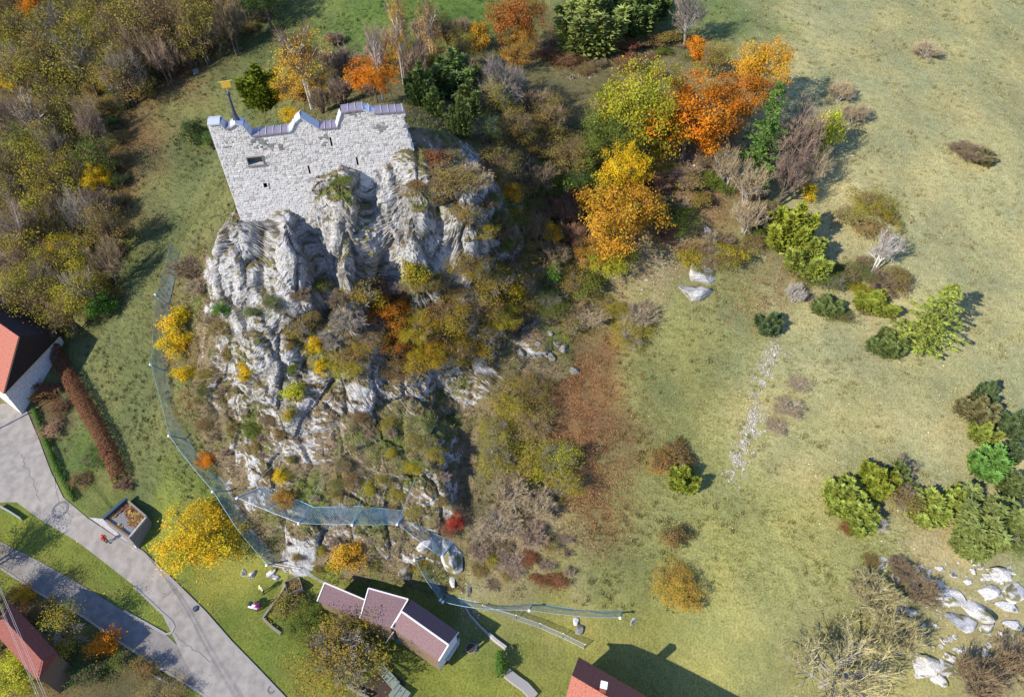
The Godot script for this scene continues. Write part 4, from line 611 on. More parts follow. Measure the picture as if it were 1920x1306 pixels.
const BOULDERS := [
[-49.01,-105.09,1.16,0.92,0.92,2.3,"grey boulder lying in the grass at the edge of the wood",""],
[-50.24,-107.25,0.67,0.67,0.67,2.34,"small grey boulder beside the larger one at the wood edge",""],
[22.42,-62.55,2.88,2.5,1.63,0.3,"large white limestone boulder below the olive shrubs",""],
[21.77,-60.56,2.61,1.87,1.37,0.4,"lower mossy white boulder leaning on the large one",""],
[23.25,-67.11,0.83,0.57,0.57,2.09,"small pale boulder on the reddish slope",""],
[46.71,-32.78,1.07,0.51,0.77,1.47,"pale weathered limestone rock of the outcrop at the foot of the meadow","rocks of the outcrop at the foot of the meadow"],
[47.44,-31.24,0.92,0.44,0.66,3.49,"pale weathered limestone rock of the outcrop at the foot of the meadow","rocks of the outcrop at the foot of the meadow"],
[43.39,-32.32,0.8,0.39,0.58,3.15,"pale weathered limestone rock of the outcrop at the foot of the meadow","rocks of the outcrop at the foot of the meadow"],
[42.69,-30.85,1.33,0.64,0.95,5.96,"pale weathered limestone rock of the outcrop at the foot of the meadow","rocks of the outcrop at the foot of the meadow"],
[43.25,-29.56,1.57,0.75,1.13,3.31,"pale weathered limestone rock of the outcrop at the foot of the meadow","rocks of the outcrop at the foot of the meadow"],
[48.46,-31.4,1.71,0.82,1.23,2.78,"pale weathered limestone rock of the outcrop at the foot of the meadow","rocks of the outcrop at the foot of the meadow"],
[49.17,-29.9,1.56,0.75,1.12,0.73,"pale weathered limestone rock of the outcrop at the foot of the meadow","rocks of the outcrop at the foot of the meadow"],
[47.46,-29.78,1.83,0.88,1.31,0.68,"pale weathered limestone rock of the outcrop at the foot of the meadow","rocks of the outcrop at the foot of the meadow"],
[48.55,-28.56,1.68,0.81,1.21,3.12,"pale weathered limestone rock of the outcrop at the foot of the meadow","rocks of the outcrop at the foot of the meadow"],
[45.51,-28.23,2.33,1.12,1.68,1.94,"pale weathered limestone rock of the outcrop at the foot of the meadow","rocks of the outcrop at the foot of the meadow"],
[44.02,-27.36,1.93,0.93,1.39,0.49,"pale weathered limestone rock of the outcrop at the foot of the meadow","rocks of the outcrop at the foot of the meadow"],
[39.54,-24.02,2.15,1.03,1.55,2.62,"pale weathered limestone rock of the outcrop at the foot of the meadow","rocks of the outcrop at the foot of the meadow"],
[41.09,-23.53,1.39,0.67,1,3.35,"pale weathered limestone rock of the outcrop at the foot of the meadow","rocks of the outcrop at the foot of the meadow"],
[40.38,-30.72,1.06,0.51,0.77,1.76,"pale weathered limestone rock of the outcrop at the foot of the meadow","rocks of the outcrop at the foot of the meadow"],
[41.53,-31.17,1.2,0.58,0.86,5.59,"pale weathered limestone rock of the outcrop at the foot of the meadow","rocks of the outcrop at the foot of the meadow"],
[39.1,-31.74,1.07,0.51,0.77,4.06,"pale weathered limestone rock of the outcrop at the foot of the meadow","rocks of the outcrop at the foot of the meadow"],
[37.84,-33.01,0.95,0.45,0.68,4.18,"pale weathered limestone rock of the outcrop at the foot of the meadow","rocks of the outcrop at the foot of the meadow"],
[36.86,-33.29,0.61,0.29,0.44,3.37,"pale weathered limestone rock of the outcrop at the foot of the meadow","rocks of the outcrop at the foot of the meadow"],
[42.08,-24.57,0.82,0.4,0.59,5.75,"pale weathered limestone rock of the outcrop at the foot of the meadow","rocks of the outcrop at the foot of the meadow"],
[43.15,-24.97,0.63,0.3,0.46,0.57,"pale weathered limestone rock of the outcrop at the foot of the meadow","rocks of the outcrop at the foot of the meadow"],
[42.72,-25.19,0.51,0.24,0.37,3.7,"pale weathered limestone rock of the outcrop at the foot of the meadow","rocks of the outcrop at the foot of the meadow"],
[36.22,-28.27,0.98,0.47,0.71,0.69,"pale weathered limestone rock of the outcrop at the foot of the meadow","rocks of the outcrop at the foot of the meadow"],
[39.53,-28.57,1.05,0.5,0.75,0.16,"pale weathered limestone rock of the outcrop at the foot of the meadow","rocks of the outcrop at the foot of the meadow"],
[40.44,-22.9,1.13,0.54,0.81,2.01,"pale weathered limestone rock of the outcrop at the foot of the meadow","rocks of the outcrop at the foot of the meadow"],
[46.39,-24.44,0.5,0.24,0.36,0.56,"pale weathered limestone rock of the outcrop at the foot of the meadow","rocks of the outcrop at the foot of the meadow"],
[45.63,-30.88,0.79,0.38,0.57,0.69,"pale weathered limestone rock of the outcrop at the foot of the meadow","rocks of the outcrop at the foot of the meadow"],
[48.55,-26.97,1.41,0.67,1.01,3.14,"pale weathered limestone rock of the outcrop at the foot of the meadow","rocks of the outcrop at the foot of the meadow"],
[44.44,-31.73,0.86,0.42,0.62,0.4,"pale weathered limestone rock of the outcrop at the foot of the meadow","rocks of the outcrop at the foot of the meadow"],
[40.85,-32.43,0.67,0.32,0.48,2.02,"pale weathered limestone rock of the outcrop at the foot of the meadow","rocks of the outcrop at the foot of the meadow"],
[46.09,-26.85,1.15,0.55,0.83,0.35,"pale weathered limestone rock of the outcrop at the foot of the meadow","rocks of the outcrop at the foot of the meadow"],
[46.33,-31.77,0.59,0.28,0.43,4.36,"pale weathered limestone rock of the outcrop at the foot of the meadow","rocks of the outcrop at the foot of the meadow"],
[49.6,-31.39,0.5,0.24,0.36,3.49,"pale weathered limestone rock of the outcrop at the foot of the meadow","rocks of the outcrop at the foot of the meadow"],
[46.86,-30.98,0.44,0.21,0.32,0.31,"pale weathered limestone rock of the outcrop at the foot of the meadow","rocks of the outcrop at the foot of the meadow"],
[39.29,-25.45,0.36,0.17,0.26,4.07,"pale weathered limestone rock of the outcrop at the foot of the meadow","rocks of the outcrop at the foot of the meadow"],
[37.8,-25.57,0.48,0.23,0.34,3.3,"pale weathered limestone rock of the outcrop at the foot of the meadow","rocks of the outcrop at the foot of the meadow"],
[46.32,-26.66,0.37,0.18,0.26,0.93,"pale weathered limestone rock of the outcrop at the foot of the meadow","rocks of the outcrop at the foot of the meadow"],
[45.34,-24.46,0.64,0.31,0.46,3.03,"pale weathered limestone rock of the outcrop at the foot of the meadow","rocks of the outcrop at the foot of the meadow"],
[40.29,-27.32,0.44,0.21,0.32,1.94,"pale weathered limestone rock of the outcrop at the foot of the meadow","rocks of the outcrop at the foot of the meadow"],
[36.64,-27.62,0.39,0.19,0.28,3.22,"pale weathered limestone rock of the outcrop at the foot of the meadow","rocks of the outcrop at the foot of the meadow"],
[45.25,-25,0.63,0.3,0.46,3.73,"pale weathered limestone rock of the outcrop at the foot of the meadow","rocks of the outcrop at the foot of the meadow"],
[45.2,-28.37,0.69,0.33,0.49,5.7,"pale weathered limestone rock of the outcrop at the foot of the meadow","rocks of the outcrop at the foot of the meadow"],
[40.56,-23.65,0.62,0.3,0.45,5.35,"pale weathered limestone rock of the outcrop at the foot of the meadow","rocks of the outcrop at the foot of the meadow"],
[38.14,-26.74,0.52,0.25,0.37,4.52,"pale weathered limestone rock of the outcrop at the foot of the meadow","rocks of the outcrop at the foot of the meadow"],
[41.44,-27.16,0.46,0.22,0.33,0.2,"pale weathered limestone rock of the outcrop at the foot of the meadow","rocks of the outcrop at the foot of the meadow"],
[49.7,-31.4,0.37,0.18,0.27,5.69,"pale weathered limestone rock of the outcrop at the foot of the meadow","rocks of the outcrop at the foot of the meadow"],
[41.74,-25.86,0.57,0.27,0.41,5.55,"pale weathered limestone rock of the outcrop at the foot of the meadow","rocks of the outcrop at the foot of the meadow"],
[43.41,-25.04,0.33,0.16,0.24,0.3,"pale weathered limestone rock of the outcrop at the foot of the meadow","rocks of the outcrop at the foot of the meadow"],
[41.74,-32.59,0.6,0.29,0.43,4.49,"pale weathered limestone rock of the outcrop at the foot of the meadow","rocks of the outcrop at the foot of the meadow"],
[42.82,-26.13,0.43,0.21,0.31,2.3,"pale weathered limestone rock of the outcrop at the foot of the meadow","rocks of the outcrop at the foot of the meadow"],
[42.22,-32.13,0.64,0.31,0.46,4.77,"pale weathered limestone rock of the outcrop at the foot of the meadow","rocks of the outcrop at the foot of the meadow"],
[47.05,-26.33,0.44,0.21,0.32,5.25,"pale weathered limestone rock of the outcrop at the foot of the meadow","rocks of the outcrop at the foot of the meadow"],
[38.83,-23.1,0.66,0.32,0.47,2.6,"pale weathered limestone rock of the outcrop at the foot of the meadow","rocks of the outcrop at the foot of the meadow"],
[41.33,-25.42,0.34,0.16,0.24,2.46,"pale weathered limestone rock of the outcrop at the foot of the meadow","rocks of the outcrop at the foot of the meadow"],
[42.33,-26.02,0.6,0.29,0.43,3.57,"pale weathered limestone rock of the outcrop at the foot of the meadow","rocks of the outcrop at the foot of the meadow"],
[49.57,-32.03,0.34,0.17,0.25,0.48,"pale weathered limestone rock of the outcrop at the foot of the meadow","rocks of the outcrop at the foot of the meadow"],
[43.03,-28.88,0.34,0.16,0.25,5.67,"pale weathered limestone rock of the outcrop at the foot of the meadow","rocks of the outcrop at the foot of the meadow"],
[38.04,-28.91,0.71,0.34,0.51,5.79,"pale weathered limestone rock of the outcrop at the foot of the meadow","rocks of the outcrop at the foot of the meadow"],
[38.72,-29.49,0.71,0.34,0.51,3.31,"pale weathered limestone rock of the outcrop at the foot of the meadow","rocks of the outcrop at the foot of the meadow"],
[45.67,-25.46,0.49,0.24,0.36,2.01,"pale weathered limestone rock of the outcrop at the foot of the meadow","rocks of the outcrop at the foot of the meadow"],
[48.47,-30.62,0.44,0.21,0.32,1.1,"pale weathered limestone rock of the outcrop at the foot of the meadow","rocks of the outcrop at the foot of the meadow"],
[6.2,-55.68,0.93,0.73,0.77,4.27,"rounded grey boulder on the shaded eastern edge of the castle rock","boulders on the eastern edge of the castle rock"],
[7.07,-53.42,0.92,0.72,0.76,3.61,"rounded grey boulder on the shaded eastern edge of the castle rock","boulders on the eastern edge of the castle rock"],
[4.62,-54.7,0.85,0.67,0.7,2,"rounded grey boulder on the shaded eastern edge of the castle rock","boulders on the eastern edge of the castle rock"],
[5.28,-56.2,0.71,0.56,0.59,5.91,"rounded grey boulder on the shaded eastern edge of the castle rock","boulders on the eastern edge of the castle rock"],
[2.5,-58.37,0.79,0.62,0.65,2.2,"rounded grey boulder on the shaded eastern edge of the castle rock","boulders on the eastern edge of the castle rock"],
[1.56,-57.79,1.01,0.79,0.83,0.38,"rounded grey boulder on the shaded eastern edge of the castle rock","boulders on the eastern edge of the castle rock"],
[3.09,-56,0.85,0.67,0.71,5.36,"rounded grey boulder on the shaded eastern edge of the castle rock","boulders on the eastern edge of the castle rock"],
[0.92,-55.13,0.85,0.67,0.7,3.11,"rounded grey boulder on the shaded eastern edge of the castle rock","boulders on the eastern edge of the castle rock"],
[4.36,-57.26,0.64,0.5,0.53,5.46,"rounded grey boulder on the shaded eastern edge of the castle rock","boulders on the eastern edge of the castle rock"],
[-26.37,-34.64,0.87,0.7,0.7,3.42,"pale block at the foot of the long rockfall net","blocks at the foot of the long rockfall net"],
[-25.75,-34.29,0.64,0.51,0.51,0.3,"pale block at the foot of the long rockfall net","blocks at the foot of the long rockfall net"],
[-28.4,-34.55,0.7,0.56,0.56,0.61,"pale block at the foot of the long rockfall net","blocks at the foot of the long rockfall net"],
[-29.54,-34.75,0.52,0.42,0.42,1.57,"pale block at the foot of the long rockfall net","blocks at the foot of the long rockfall net"],
[7.07,-28.43,0.98,0.76,0.76,1.54,"dark-cleft boulder below the meadow net",""],
[6.56,-29.23,0.76,0.38,0.55,4.84,"white flat rock touching the meadow net",""],
[12.51,-29.02,0.98,0.33,0.38,0.9,"narrow ribbed pale rock past the end of the meadow net",""],
[-4.49,-32.22,0.67,0.79,0.5,4.75,"upright grey rock beside the meadow net",""],
[-11.37,-34.31,1.25,1.02,1.02,0.73,"mossy rounded rock above the sheds",""],
[-6.93,-35.49,2.61,1.48,1.48,1.91,"bright white limestone block under the rockfall net",""],
[-9.29,-36.08,1.93,1.02,1.13,4.24,"white limestone block against the net",""],
[-6.53,-33.5,1.13,0.45,0.57,5.11,"flat white ledge below the bright block",""]]
const SCREE := [[30.68,-55.34,27.88,-51.39,900,0.45,0.09], [27.84,-48.61,24.15,-42.43,1700,0.6,0.09], [27.88,-51.39,27.7,-47.52,500,0.7,0.08], [33.22,-56.58,34.38,-51.14,160,1.2,0.07], [18.98,-65.03,14.52,-62.61,300,1.3,0.09], [21.45,-75.21,23.84,-72.72,160,1.5,0.09], [38.76,-32.48,47.66,-25.48,500,4.0,0.11], [39.05,-25.82,45.03,-22.99,260,2.5,0.1], [38.6,-52.01,55.9,-63.19,120,9,0.06], [-9.07,-34.2,-6.25,-35.89,200,1.0,0.1], [-5.06,-32.12,-3.32,-29.44,90,0.5,0.1], [6.95,-87.72,10.4,-87.38,140,0.6,0.08], [17.9,-92.13,20.04,-94.81,60,0.4,0.08]]
const LITTER := [[8.93,-49.42,3.5,4200,0.25,0.115,0.05], [7.65,-44.38,3.06,3400,0.25,0.115,0.05], [8.56,-38.96,2.57,2600,0.25,0.115,0.05], [7.37,-53.43,1.84,1500,0.25,0.115,0.05], [-58.12,-91.55,3.98,3600,0.25,0.115,0.05], [-51.72,-104.93,3.75,2200,0.25,0.115,0.05], [-57.26,-85.11,3.51,2400,0.23,0.15,0.07], [21.8,-70.52,3.53,1800,0.25,0.115,0.05], [21.36,-73.97,2.91,2200,0.34,0.22,0.16], [12.19,-68.22,3.85,2200,0.23,0.15,0.07], [28.53,-59.28,2.17,1400,0.25,0.115,0.05], [-34.99,-35.48,2.94,500,0.5,0.34,0.05], [-72.42,-96.84,7.58,3200,0.23,0.15,0.07], [-67.95,-82.34,7.11,3000,0.23,0.15,0.07], [-76.46,-122.82,9.44,3000,0.23,0.15,0.07], [33,-64.77,2.54,1400,0.25,0.115,0.05], [-50.28,-28.8,3.39,1600,0.23,0.15,0.07], [-17.31,-25.63,2.7,1200,0.23,0.15,0.07], [-41.62,-59.33,1.73,1200,0.25,0.115,0.05], [-38.73,-51.59,1.26,600,0.25,0.115,0.05], [10.25,-95.56,4.39,1600,0.25,0.115,0.05], [17.71,-64.55,2.85,1600,0.34,0.22,0.16], [-0.56,-36.92,3.39,1800,0.34,0.22,0.16], [-43.34,-33.01,3.49,150,0.5,0.34,0.05], [50.26,-80.55,16.98,900,0.45,0.4,0.25], [40.36,-46.23,14.62,900,0.5,0.45,0.3], [-44.24,-69.65,4.21,250,0.5,0.34,0.05]]
const COMPOST := Vector3(-23.57,-33.11,0.45)
const LOW_WALLS := [{"name":"garden_edging","label":"grey timber edging round the shrub bed on the lawn","category":"edging","line":[Vector2(-24.44,-33.7), Vector2(-25.52,-31.7), Vector2(-26.41,-30.06), Vector2(-25.41,-29.27), Vector2(-24.18,-28.51)],"wide":0.22,"high":0.3,"mat":"old_wood"}, {"name":"garden_wall","label":"narrow pale stone garden wall curving down from the net","category":"wall","line":[Vector2(-4.98,-30.85), Vector2(-4.46,-30.1), Vector2(-3.32,-29), Vector2(-2.47,-28.27)],"wide":0.16,"high":0.35,"mat":"kerbstone"}, {"name":"garden_wall","label":"straight white coping wall beside the columnar hedge","category":"wall","line":[Vector2(-2.42,-28.23), Vector2(-1.64,-27.59), Vector2(-0.6,-26.89)],"wide":0.26,"high":0.5,"mat":"concrete"}, {"name":"stone_wall","label":"rough grey rubble garden wall near the dark roofed corner","category":"wall","line":[Vector2(-0.54,-24.68), Vector2(0.43,-24.01), Vector2(1.33,-23.45), Vector2(2.26,-22.51)],"wide":0.9,"high":0.4,"mat":"kerbstone"}, {"name":"rail","label":"weathered rail along the garden path","category":"rail","line":[Vector2(-16.45,-23.51), Vector2(-15.2,-22.89), Vector2(-14.21,-22.48)],"wide":0.16,"high":0.6,"mat":"old_wood"}, {"name":"rail","label":"thin pale rail on the grass verge beside the lane","category":"rail","line":[Vector2(-60.27,-42.8), Vector2(-58.83,-42.17), Vector2(-57.09,-41.28)],"wide":0.08,"high":0.6,"mat":"galvanised"}, {"name":"rail","label":"pale rail above the road retaining wall","category":"rail","line":[Vector2(-36.64,-24.75), Vector2(-35.59,-24.24), Vector2(-34.73,-23.93)],"wide":0.1,"high":0.5,"mat":"galvanised"}]
const TUBS := [{"name":"rain_barrel","label":"green plastic rain barrel at the corner of the gabled shed","category":"barrel","x":-11.87,"z":-28.2,"prof":[[0.33,0],[0.42,0.5],[0.36,1.0]],"mat":"green_plastic","lid":"green_plastic"}, {"name":"planter","label":"round grey stone planter on the lawn by the low wall","category":"planter","x":-4.27,"z":-27.05,"prof":[[0.35,0],[0.5,0.35],[0.55,0.45]],"mat":"kerbstone","lid":"soil"}, {"name":"garden_pump","label":"dark iron garden pump beside the stone planter","category":"pump","x":-3.66,"z":-27.01,"prof":[[0.25,0],[0.12,0.2],[0.12,1.2],[0.2,1.35]],"mat":"post_dark","lid":"post_dark"}, {"name":"bollard","label":"short white road marker at the garage corner","category":"marker","x":-42.55,"z":-37.92,"prof":[[0.12,0],[0.12,0.7]],"mat":"cap_white","lid":"post_dark"}, {"name":"flower_tub","label":"black flower tub on the terrace beside the shed gable","category":"tub","x":-6.92,"z":-25.96,"prof":[[0.26,0],[0.34,0.35],[0.34,0.7]],"mat":"dark","lid":"soil"}, {"name":"drain_box","label":"small dark drain box on the kerb of the lane","category":"drain","x":-34.02,"z":-31.23,"prof":[[0.3,0],[0.3,0.25]],"mat":"dark","lid":"post_dark"}]
const POLE := [Vector3(-12.05,1.6,-27.91),Vector3(-13.13,-0.6,-27.6)]
const WIRES := [[Vector3(-72.17,10.8,-54.59),Vector3(-23.89,5.84,-0.78)], [Vector3(-70.71,10.8,-53.12),Vector3(-25.05,5.84,-1.59)], [Vector3(-66.8,10.8,-47.99),Vector3(-27.85,5.84,-4.41)], [Vector3(-65.62,10.8,-46.78),Vector3(-28.79,5.84,-5.08)]]
const WIRE_POLES := [[Vector3(-68.82,10.8,-50.62),"wooden utility pole carrying the wires beside the lower road"],[Vector3(-26.4,5.84,-2.97),"wooden utility pole carrying the wires below the old house"]]
const BED := [Vector4(-15.25,-23.19,-13.07,-22.54), Vector4(-14.01,-24.91,-11.42,-23.27), Vector4(-13.03,-25.58,-10.71,-23.99)]
const FRAMES := [{"x":-12.52,"z":-24.45,"turn":-0.75,"long":1.25,"wide":0.45,"label":"mossy cold frame beside the vegetable bed"},{"x":-11.23,"z":-22.88,"turn":-0.6,"long":0.9,"wide":0.7,"label":"glazed cold frame at the lower end of the bed"}]
const PEOPLE := [{"x":-45.95,"z":-38.39,"up":0.09,"turn":0.9,"label":"person in red jacket and dark trousers walking on the lane","jacket":Color(0.62,0.04,0.03),"legs":Color(0.03,0.03,0.04),"stride":0.2,"arm":0,"lean":0.03,"cuff":0.9,"hair":false,"head":"jacket_red"}, {"x":-26.88,"z":-32.69,"up":0.0,"turn":-0.6,"label":"person in yellow top and dark trousers standing on the lawn","jacket":Color(0.7,0.64,0.35),"legs":Color(0.03,0.03,0.04),"stride":0.06,"arm":0.3,"lean":0.02,"cuff":0.9,"hair":false,"head":"jacket_yellow"}, {"x":-26.93,"z":-30.92,"up":0.0,"turn":-1.75,"label":"person in pink jacket pushing the pram on the lawn","jacket":Color(0.62,0.05,0.32),"legs":Color(0.25,0.03,0.15),"stride":0.15,"arm":1.0,"lean":0.06,"cuff":0.9,"hair":true,"head":"hair_brown"}]
const PRAM := Vector3(-27.56,-31.13,-1.75)

var rng := RandomNumberGenerator.new()
var M := {}
var used := {}
var n_low := FastNoiseLite.new()
var n_mid := FastNoiseLite.new()
var n_fine := FastNoiseLite.new()
var n_ridge := FastNoiseLite.new()
var n_cell := FastNoiseLite.new()
var n_tint := FastNoiseLite.new()
var n_block := FastNoiseLite.new()
var n_chip := FastNoiseLite.new()

func _ready():
	rng.seed = 4711
	# ---------------------------------------------------------------- camera, sky, sun, exposure
	var cam := Camera3D.new()
	cam.name = "camera"
	cam.fov = 53.73
	cam.near = 0.5
	cam.far = 3000.0
	cam.position = Vector3(0, 72, 0)
	cam.rotation_degrees = Vector3(-46, 0, 0)
	add_child(cam)
	cam.current = true
	var we := WorldEnvironment.new()
	we.name = "environment"
	var env := Environment.new()
	env.background_mode = Environment.BG_SKY
	var sky := Sky.new()
	var sm := ProceduralSkyMaterial.new()
	sm.sky_top_color = Color(0.37, 0.50, 0.74)
	sm.sky_horizon_color = Color(0.77, 0.81, 0.86)
	sm.sky_curve = 0.16
	sm.ground_bottom_color = Color(0.30, 0.29, 0.22)
	sm.ground_horizon_color = Color(0.55, 0.58, 0.58)
	sm.sky_energy_multiplier = 1.12
	sky.sky_material = sm
	env.sky = sky
	env.tonemap_mode = Environment.TONE_MAPPER_LINEAR
	env.tonemap_exposure = 1.6
	env.sdfgi_enabled = true
	env.ssao_enabled = true
	env.ssil_enabled = true
	we.environment = env
	add_child(we)
	var sun := DirectionalLight3D.new()
	sun.name = "sun"
	sun.light_energy = 1.6
	sun.light_color = Color(1.0, 0.965, 0.915)
	sun.light_angular_distance = 0.6
	sun.shadow_enabled = true
	var az := deg_to_rad(35.0)
	var el := deg_to_rad(32.0)
	var to_sun := Vector3(-cos(az) * cos(el), sin(el), sin(az) * cos(el))
	sun.basis = Basis.looking_at(-to_sun, Vector3.UP)
	add_child(sun)
	# ---------------------------------------------------------------- noise, height field
	setup_noise()
	bake_height()
	bake_colour()
	setup_materials()
	# ---------------------------------------------------------------- setting
	build_ground()
	build_rock()
	build_roads()
	build_castle()
	build_buildings()
	build_nets()
	# ---------------------------------------------------------------- vegetation
	build_plants()
	build_hedges()
	build_boulders()
	build_grass()
	# ---------------------------------------------------------------- small things
	build_small_things()
	build_people()

# ==================================================================== basics
func lin(r: float, g: float, b: float) -> Color:
	return Color(r, g, b).linear_to_srgb()

func setup_noise():
	for a in [[n_low, 11, 0.035], [n_mid, 12, 0.16], [n_fine, 13, 0.75], [n_tint, 15, 0.09]]:
		a[0].seed = a[1]
		a[0].noise_type = FastNoiseLite.TYPE_SIMPLEX_SMOOTH
		a[0].frequency = a[2]
		a[0].fractal_type = FastNoiseLite.FRACTAL_FBM
		a[0].fractal_octaves = 3
	n_ridge.seed = 14
	n_ridge.noise_type = FastNoiseLite.TYPE_SIMPLEX_SMOOTH
	n_ridge.frequency = 0.22
	n_ridge.fractal_type = FastNoiseLite.FRACTAL_RIDGED
	n_ridge.fractal_octaves = 4
	# broken blocks of limestone: one value for each block, and the joints between the same blocks
	for a in [[n_cell, 16, 0.30, FastNoiseLite.RETURN_DISTANCE2_SUB], [n_block, 16, 0.30, FastNoiseLite.RETURN_CELL_VALUE], [n_chip, 17, 0.85, FastNoiseLite.RETURN_CELL_VALUE]]:
		a[0].seed = a[1]
		a[0].noise_type = FastNoiseLite.TYPE_CELLULAR
		a[0].cellular_return_type = a[3]
		a[0].cellular_jitter = 1.0
		a[0].frequency = a[2]
		a[0].fractal_type = FastNoiseLite.FRACTAL_NONE
		a[0].domain_warp_enabled = true
		a[0].domain_warp_type = FastNoiseLite.DOMAIN_WARP_SIMPLEX
		a[0].domain_warp_amplitude = 0.9 if a[1] == 16 else 0.2
		a[0].domain_warp_frequency = 0.22 if a[1] == 16 else 0.6
		a[0].domain_warp_fractal_type = FastNoiseLite.DOMAIN_WARP_FRACTAL_NONE

const CG := 2.0
const CX0 := -182.0
const CZ0 := -212.0
const CNX := 184
const CNZ := 120
const FG := 0.5
const FX0 := -38.0
const FZ0 := -78.0
const FNX := 105
const FNZ := 111
var cgrid := PackedFloat32Array()
var fgrid := PackedFloat32Array()

func spline(x: float, z: float) -> float:
	var s: float = AFF[0] + AFF[1] * x + AFF[2] * z
	for c in CTRL:
		var dx: float = x - c.x
		var dz: float = z - c.y
		s += c.z * sqrt(dx * dx + dz * dz + CC2)
	return s

func bake_height():
	cgrid.resize(CNX * CNZ)
	for i in CNX:
		for j in CNZ:
			cgrid[i * CNZ + j] = spline(CX0 + i * CG, CZ0 + j * CG)
	fgrid.resize(FNX * FNZ)
	for i in FNX:
		for j in FNZ:
			fgrid[i * FNZ + j] = spline(FX0 + i * FG, FZ0 + j * FG)

func base_h(x: float, z: float) -> float:
	var fx := clampf((x - CX0) / CG, 0.0, CNX - 1.001)
	var fz := clampf((z - CZ0) / CG, 0.0, CNZ - 1.001)
	var i := int(fx)
	var j := int(fz)
	var a := fx - i
	var b := fz - j
	var k := i * CNZ + j
	var h := lerpf(lerpf(cgrid[k], cgrid[k + CNZ], a), lerpf(cgrid[k + 1], cgrid[k + CNZ + 1], a), b)
	var edge := minf(minf(x - FX0, FX0 + (FNX - 1) * FG - x), minf(z - FZ0, FZ0 + (FNZ - 1) * FG - z))
	if edge > 0.0:
		fx = clampf((x - FX0) / FG, 0.0, FNX - 1.001)
		fz = clampf((z - FZ0) / FG, 0.0, FNZ - 1.001)
		i = int(fx)
		j = int(fz)
		a = fx - i
		b = fz - j
		k = i * FNZ + j
		var f := lerpf(lerpf(fgrid[k], fgrid[k + FNZ], a), lerpf(fgrid[k + 1], fgrid[k + FNZ + 1], a), b)
		h = lerpf(h, f, minf(1.0, edge / 3.0))
	return h

func tame(x: float, z: float) -> float:
	# gardens, roads and yards at the foot of the hill are level; the meadows are bumpy
	return smoothstep(1.2, 4.5, base_h(x, z))

func hgt(x: float, z: float) -> float:
	var h := base_h(x, z)
	return h + lerpf(0.02, 1.0, smoothstep(1.2, 4.5, h)) * (0.16 * n_mid.get_noise_2d(x, z) + 0.07 * n_fine.get_noise_2d(x, z))

func g3(x: float, z: float, up := 0.0) -> Vector3:
	return Vector3(x, hgt(x, z) + up, z)

# ground colour, sampled on a 1 m grid
const KX0 := -125.0
const KZ0 := -165.0
const KNX := 236
const KNZ := 176
var kgrid := PackedColorArray()

func bake_colour():
	kgrid.resize(KNX * KNZ)
	for i in KNX:
		for j in KNZ:
			var x := KX0 + i
			var z := KZ0 + j
			var wx := x + 5.0 * n_mid.get_noise_2d(x, z)
			var wz := z + 5.0 * n_mid.get_noise_2d(z + 77.0, x)
			var c := Vector3.ZERO
			var w := 0.0
			for p in PATCH:
				var dx: float = (wx - p[0])
				var dz: float = (wz - p[1])
				var q: float = p[2] * exp(-(dx * dx + dz * dz) / (p[3] * p[3]))
				var t: Array = GCOL[p[4]]
				c += q * Vector3(t[0], t[1], t[2])
				w += q
			kgrid[i * KNZ + j] = Color(c.x / w, c.y / w, c.z / w)

func gcol(x: float, z: float) -> Color:
	var fx := clampf(x - KX0, 0.0, KNX - 1.001)
	var fz := clampf(z - KZ0, 0.0, KNZ - 1.001)
	var i := int(fx)
	var j := int(fz)
	var k := i * KNZ + j
	return kgrid[k].lerp(kgrid[k + KNZ], fx - i).lerp(kgrid[k + 1].lerp(kgrid[k + KNZ + 1], fx - i), fz - j)

# ==================================================================== materials
func noise_tex(sd: int, freq: float, lo: float, hi: float, size := 512, kind := FastNoiseLite.TYPE_SIMPLEX_SMOOTH, octaves := 5) -> ImageTexture:
	var n := FastNoiseLite.new()
	n.seed = sd
	n.frequency = freq
	n.noise_type = kind
	n.fractal_octaves = octaves
	var im := n.get_seamless_image(size, size)
	im.convert(Image.FORMAT_RGB8)
	for y in size:
		for x in size:
			var v := lerpf(lo, hi, im.get_pixel(x, y).r)
			im.set_pixel(x, y, Color(v, v, v))
	return ImageTexture.create_from_image(im)

func plain(called: String, c: Color, rough := 0.85, metal := 0.0) -> StandardMaterial3D:
	var m := StandardMaterial3D.new()
	m.resource_name = called
	m.albedo_color = c
	m.roughness = rough
	m.metallic = metal
	m.metallic_specular = 0.35
	M[called] = m
	return m

func grained(called: String, c: Color, tex: Texture2D, scale: float, rough := 0.9, relief: Texture2D = null, deep := 1.0) -> StandardMaterial3D:
	var m := plain(called, c, rough)
	m.albedo_texture = tex
	m.uv1_triplanar = true
	m.uv1_world_triplanar = true
	m.uv1_scale = Vector3.ONE * scale
	if relief:
		m.heightmap_enabled = true
		m.heightmap_texture = relief
		m.heightmap_scale = deep
	return m

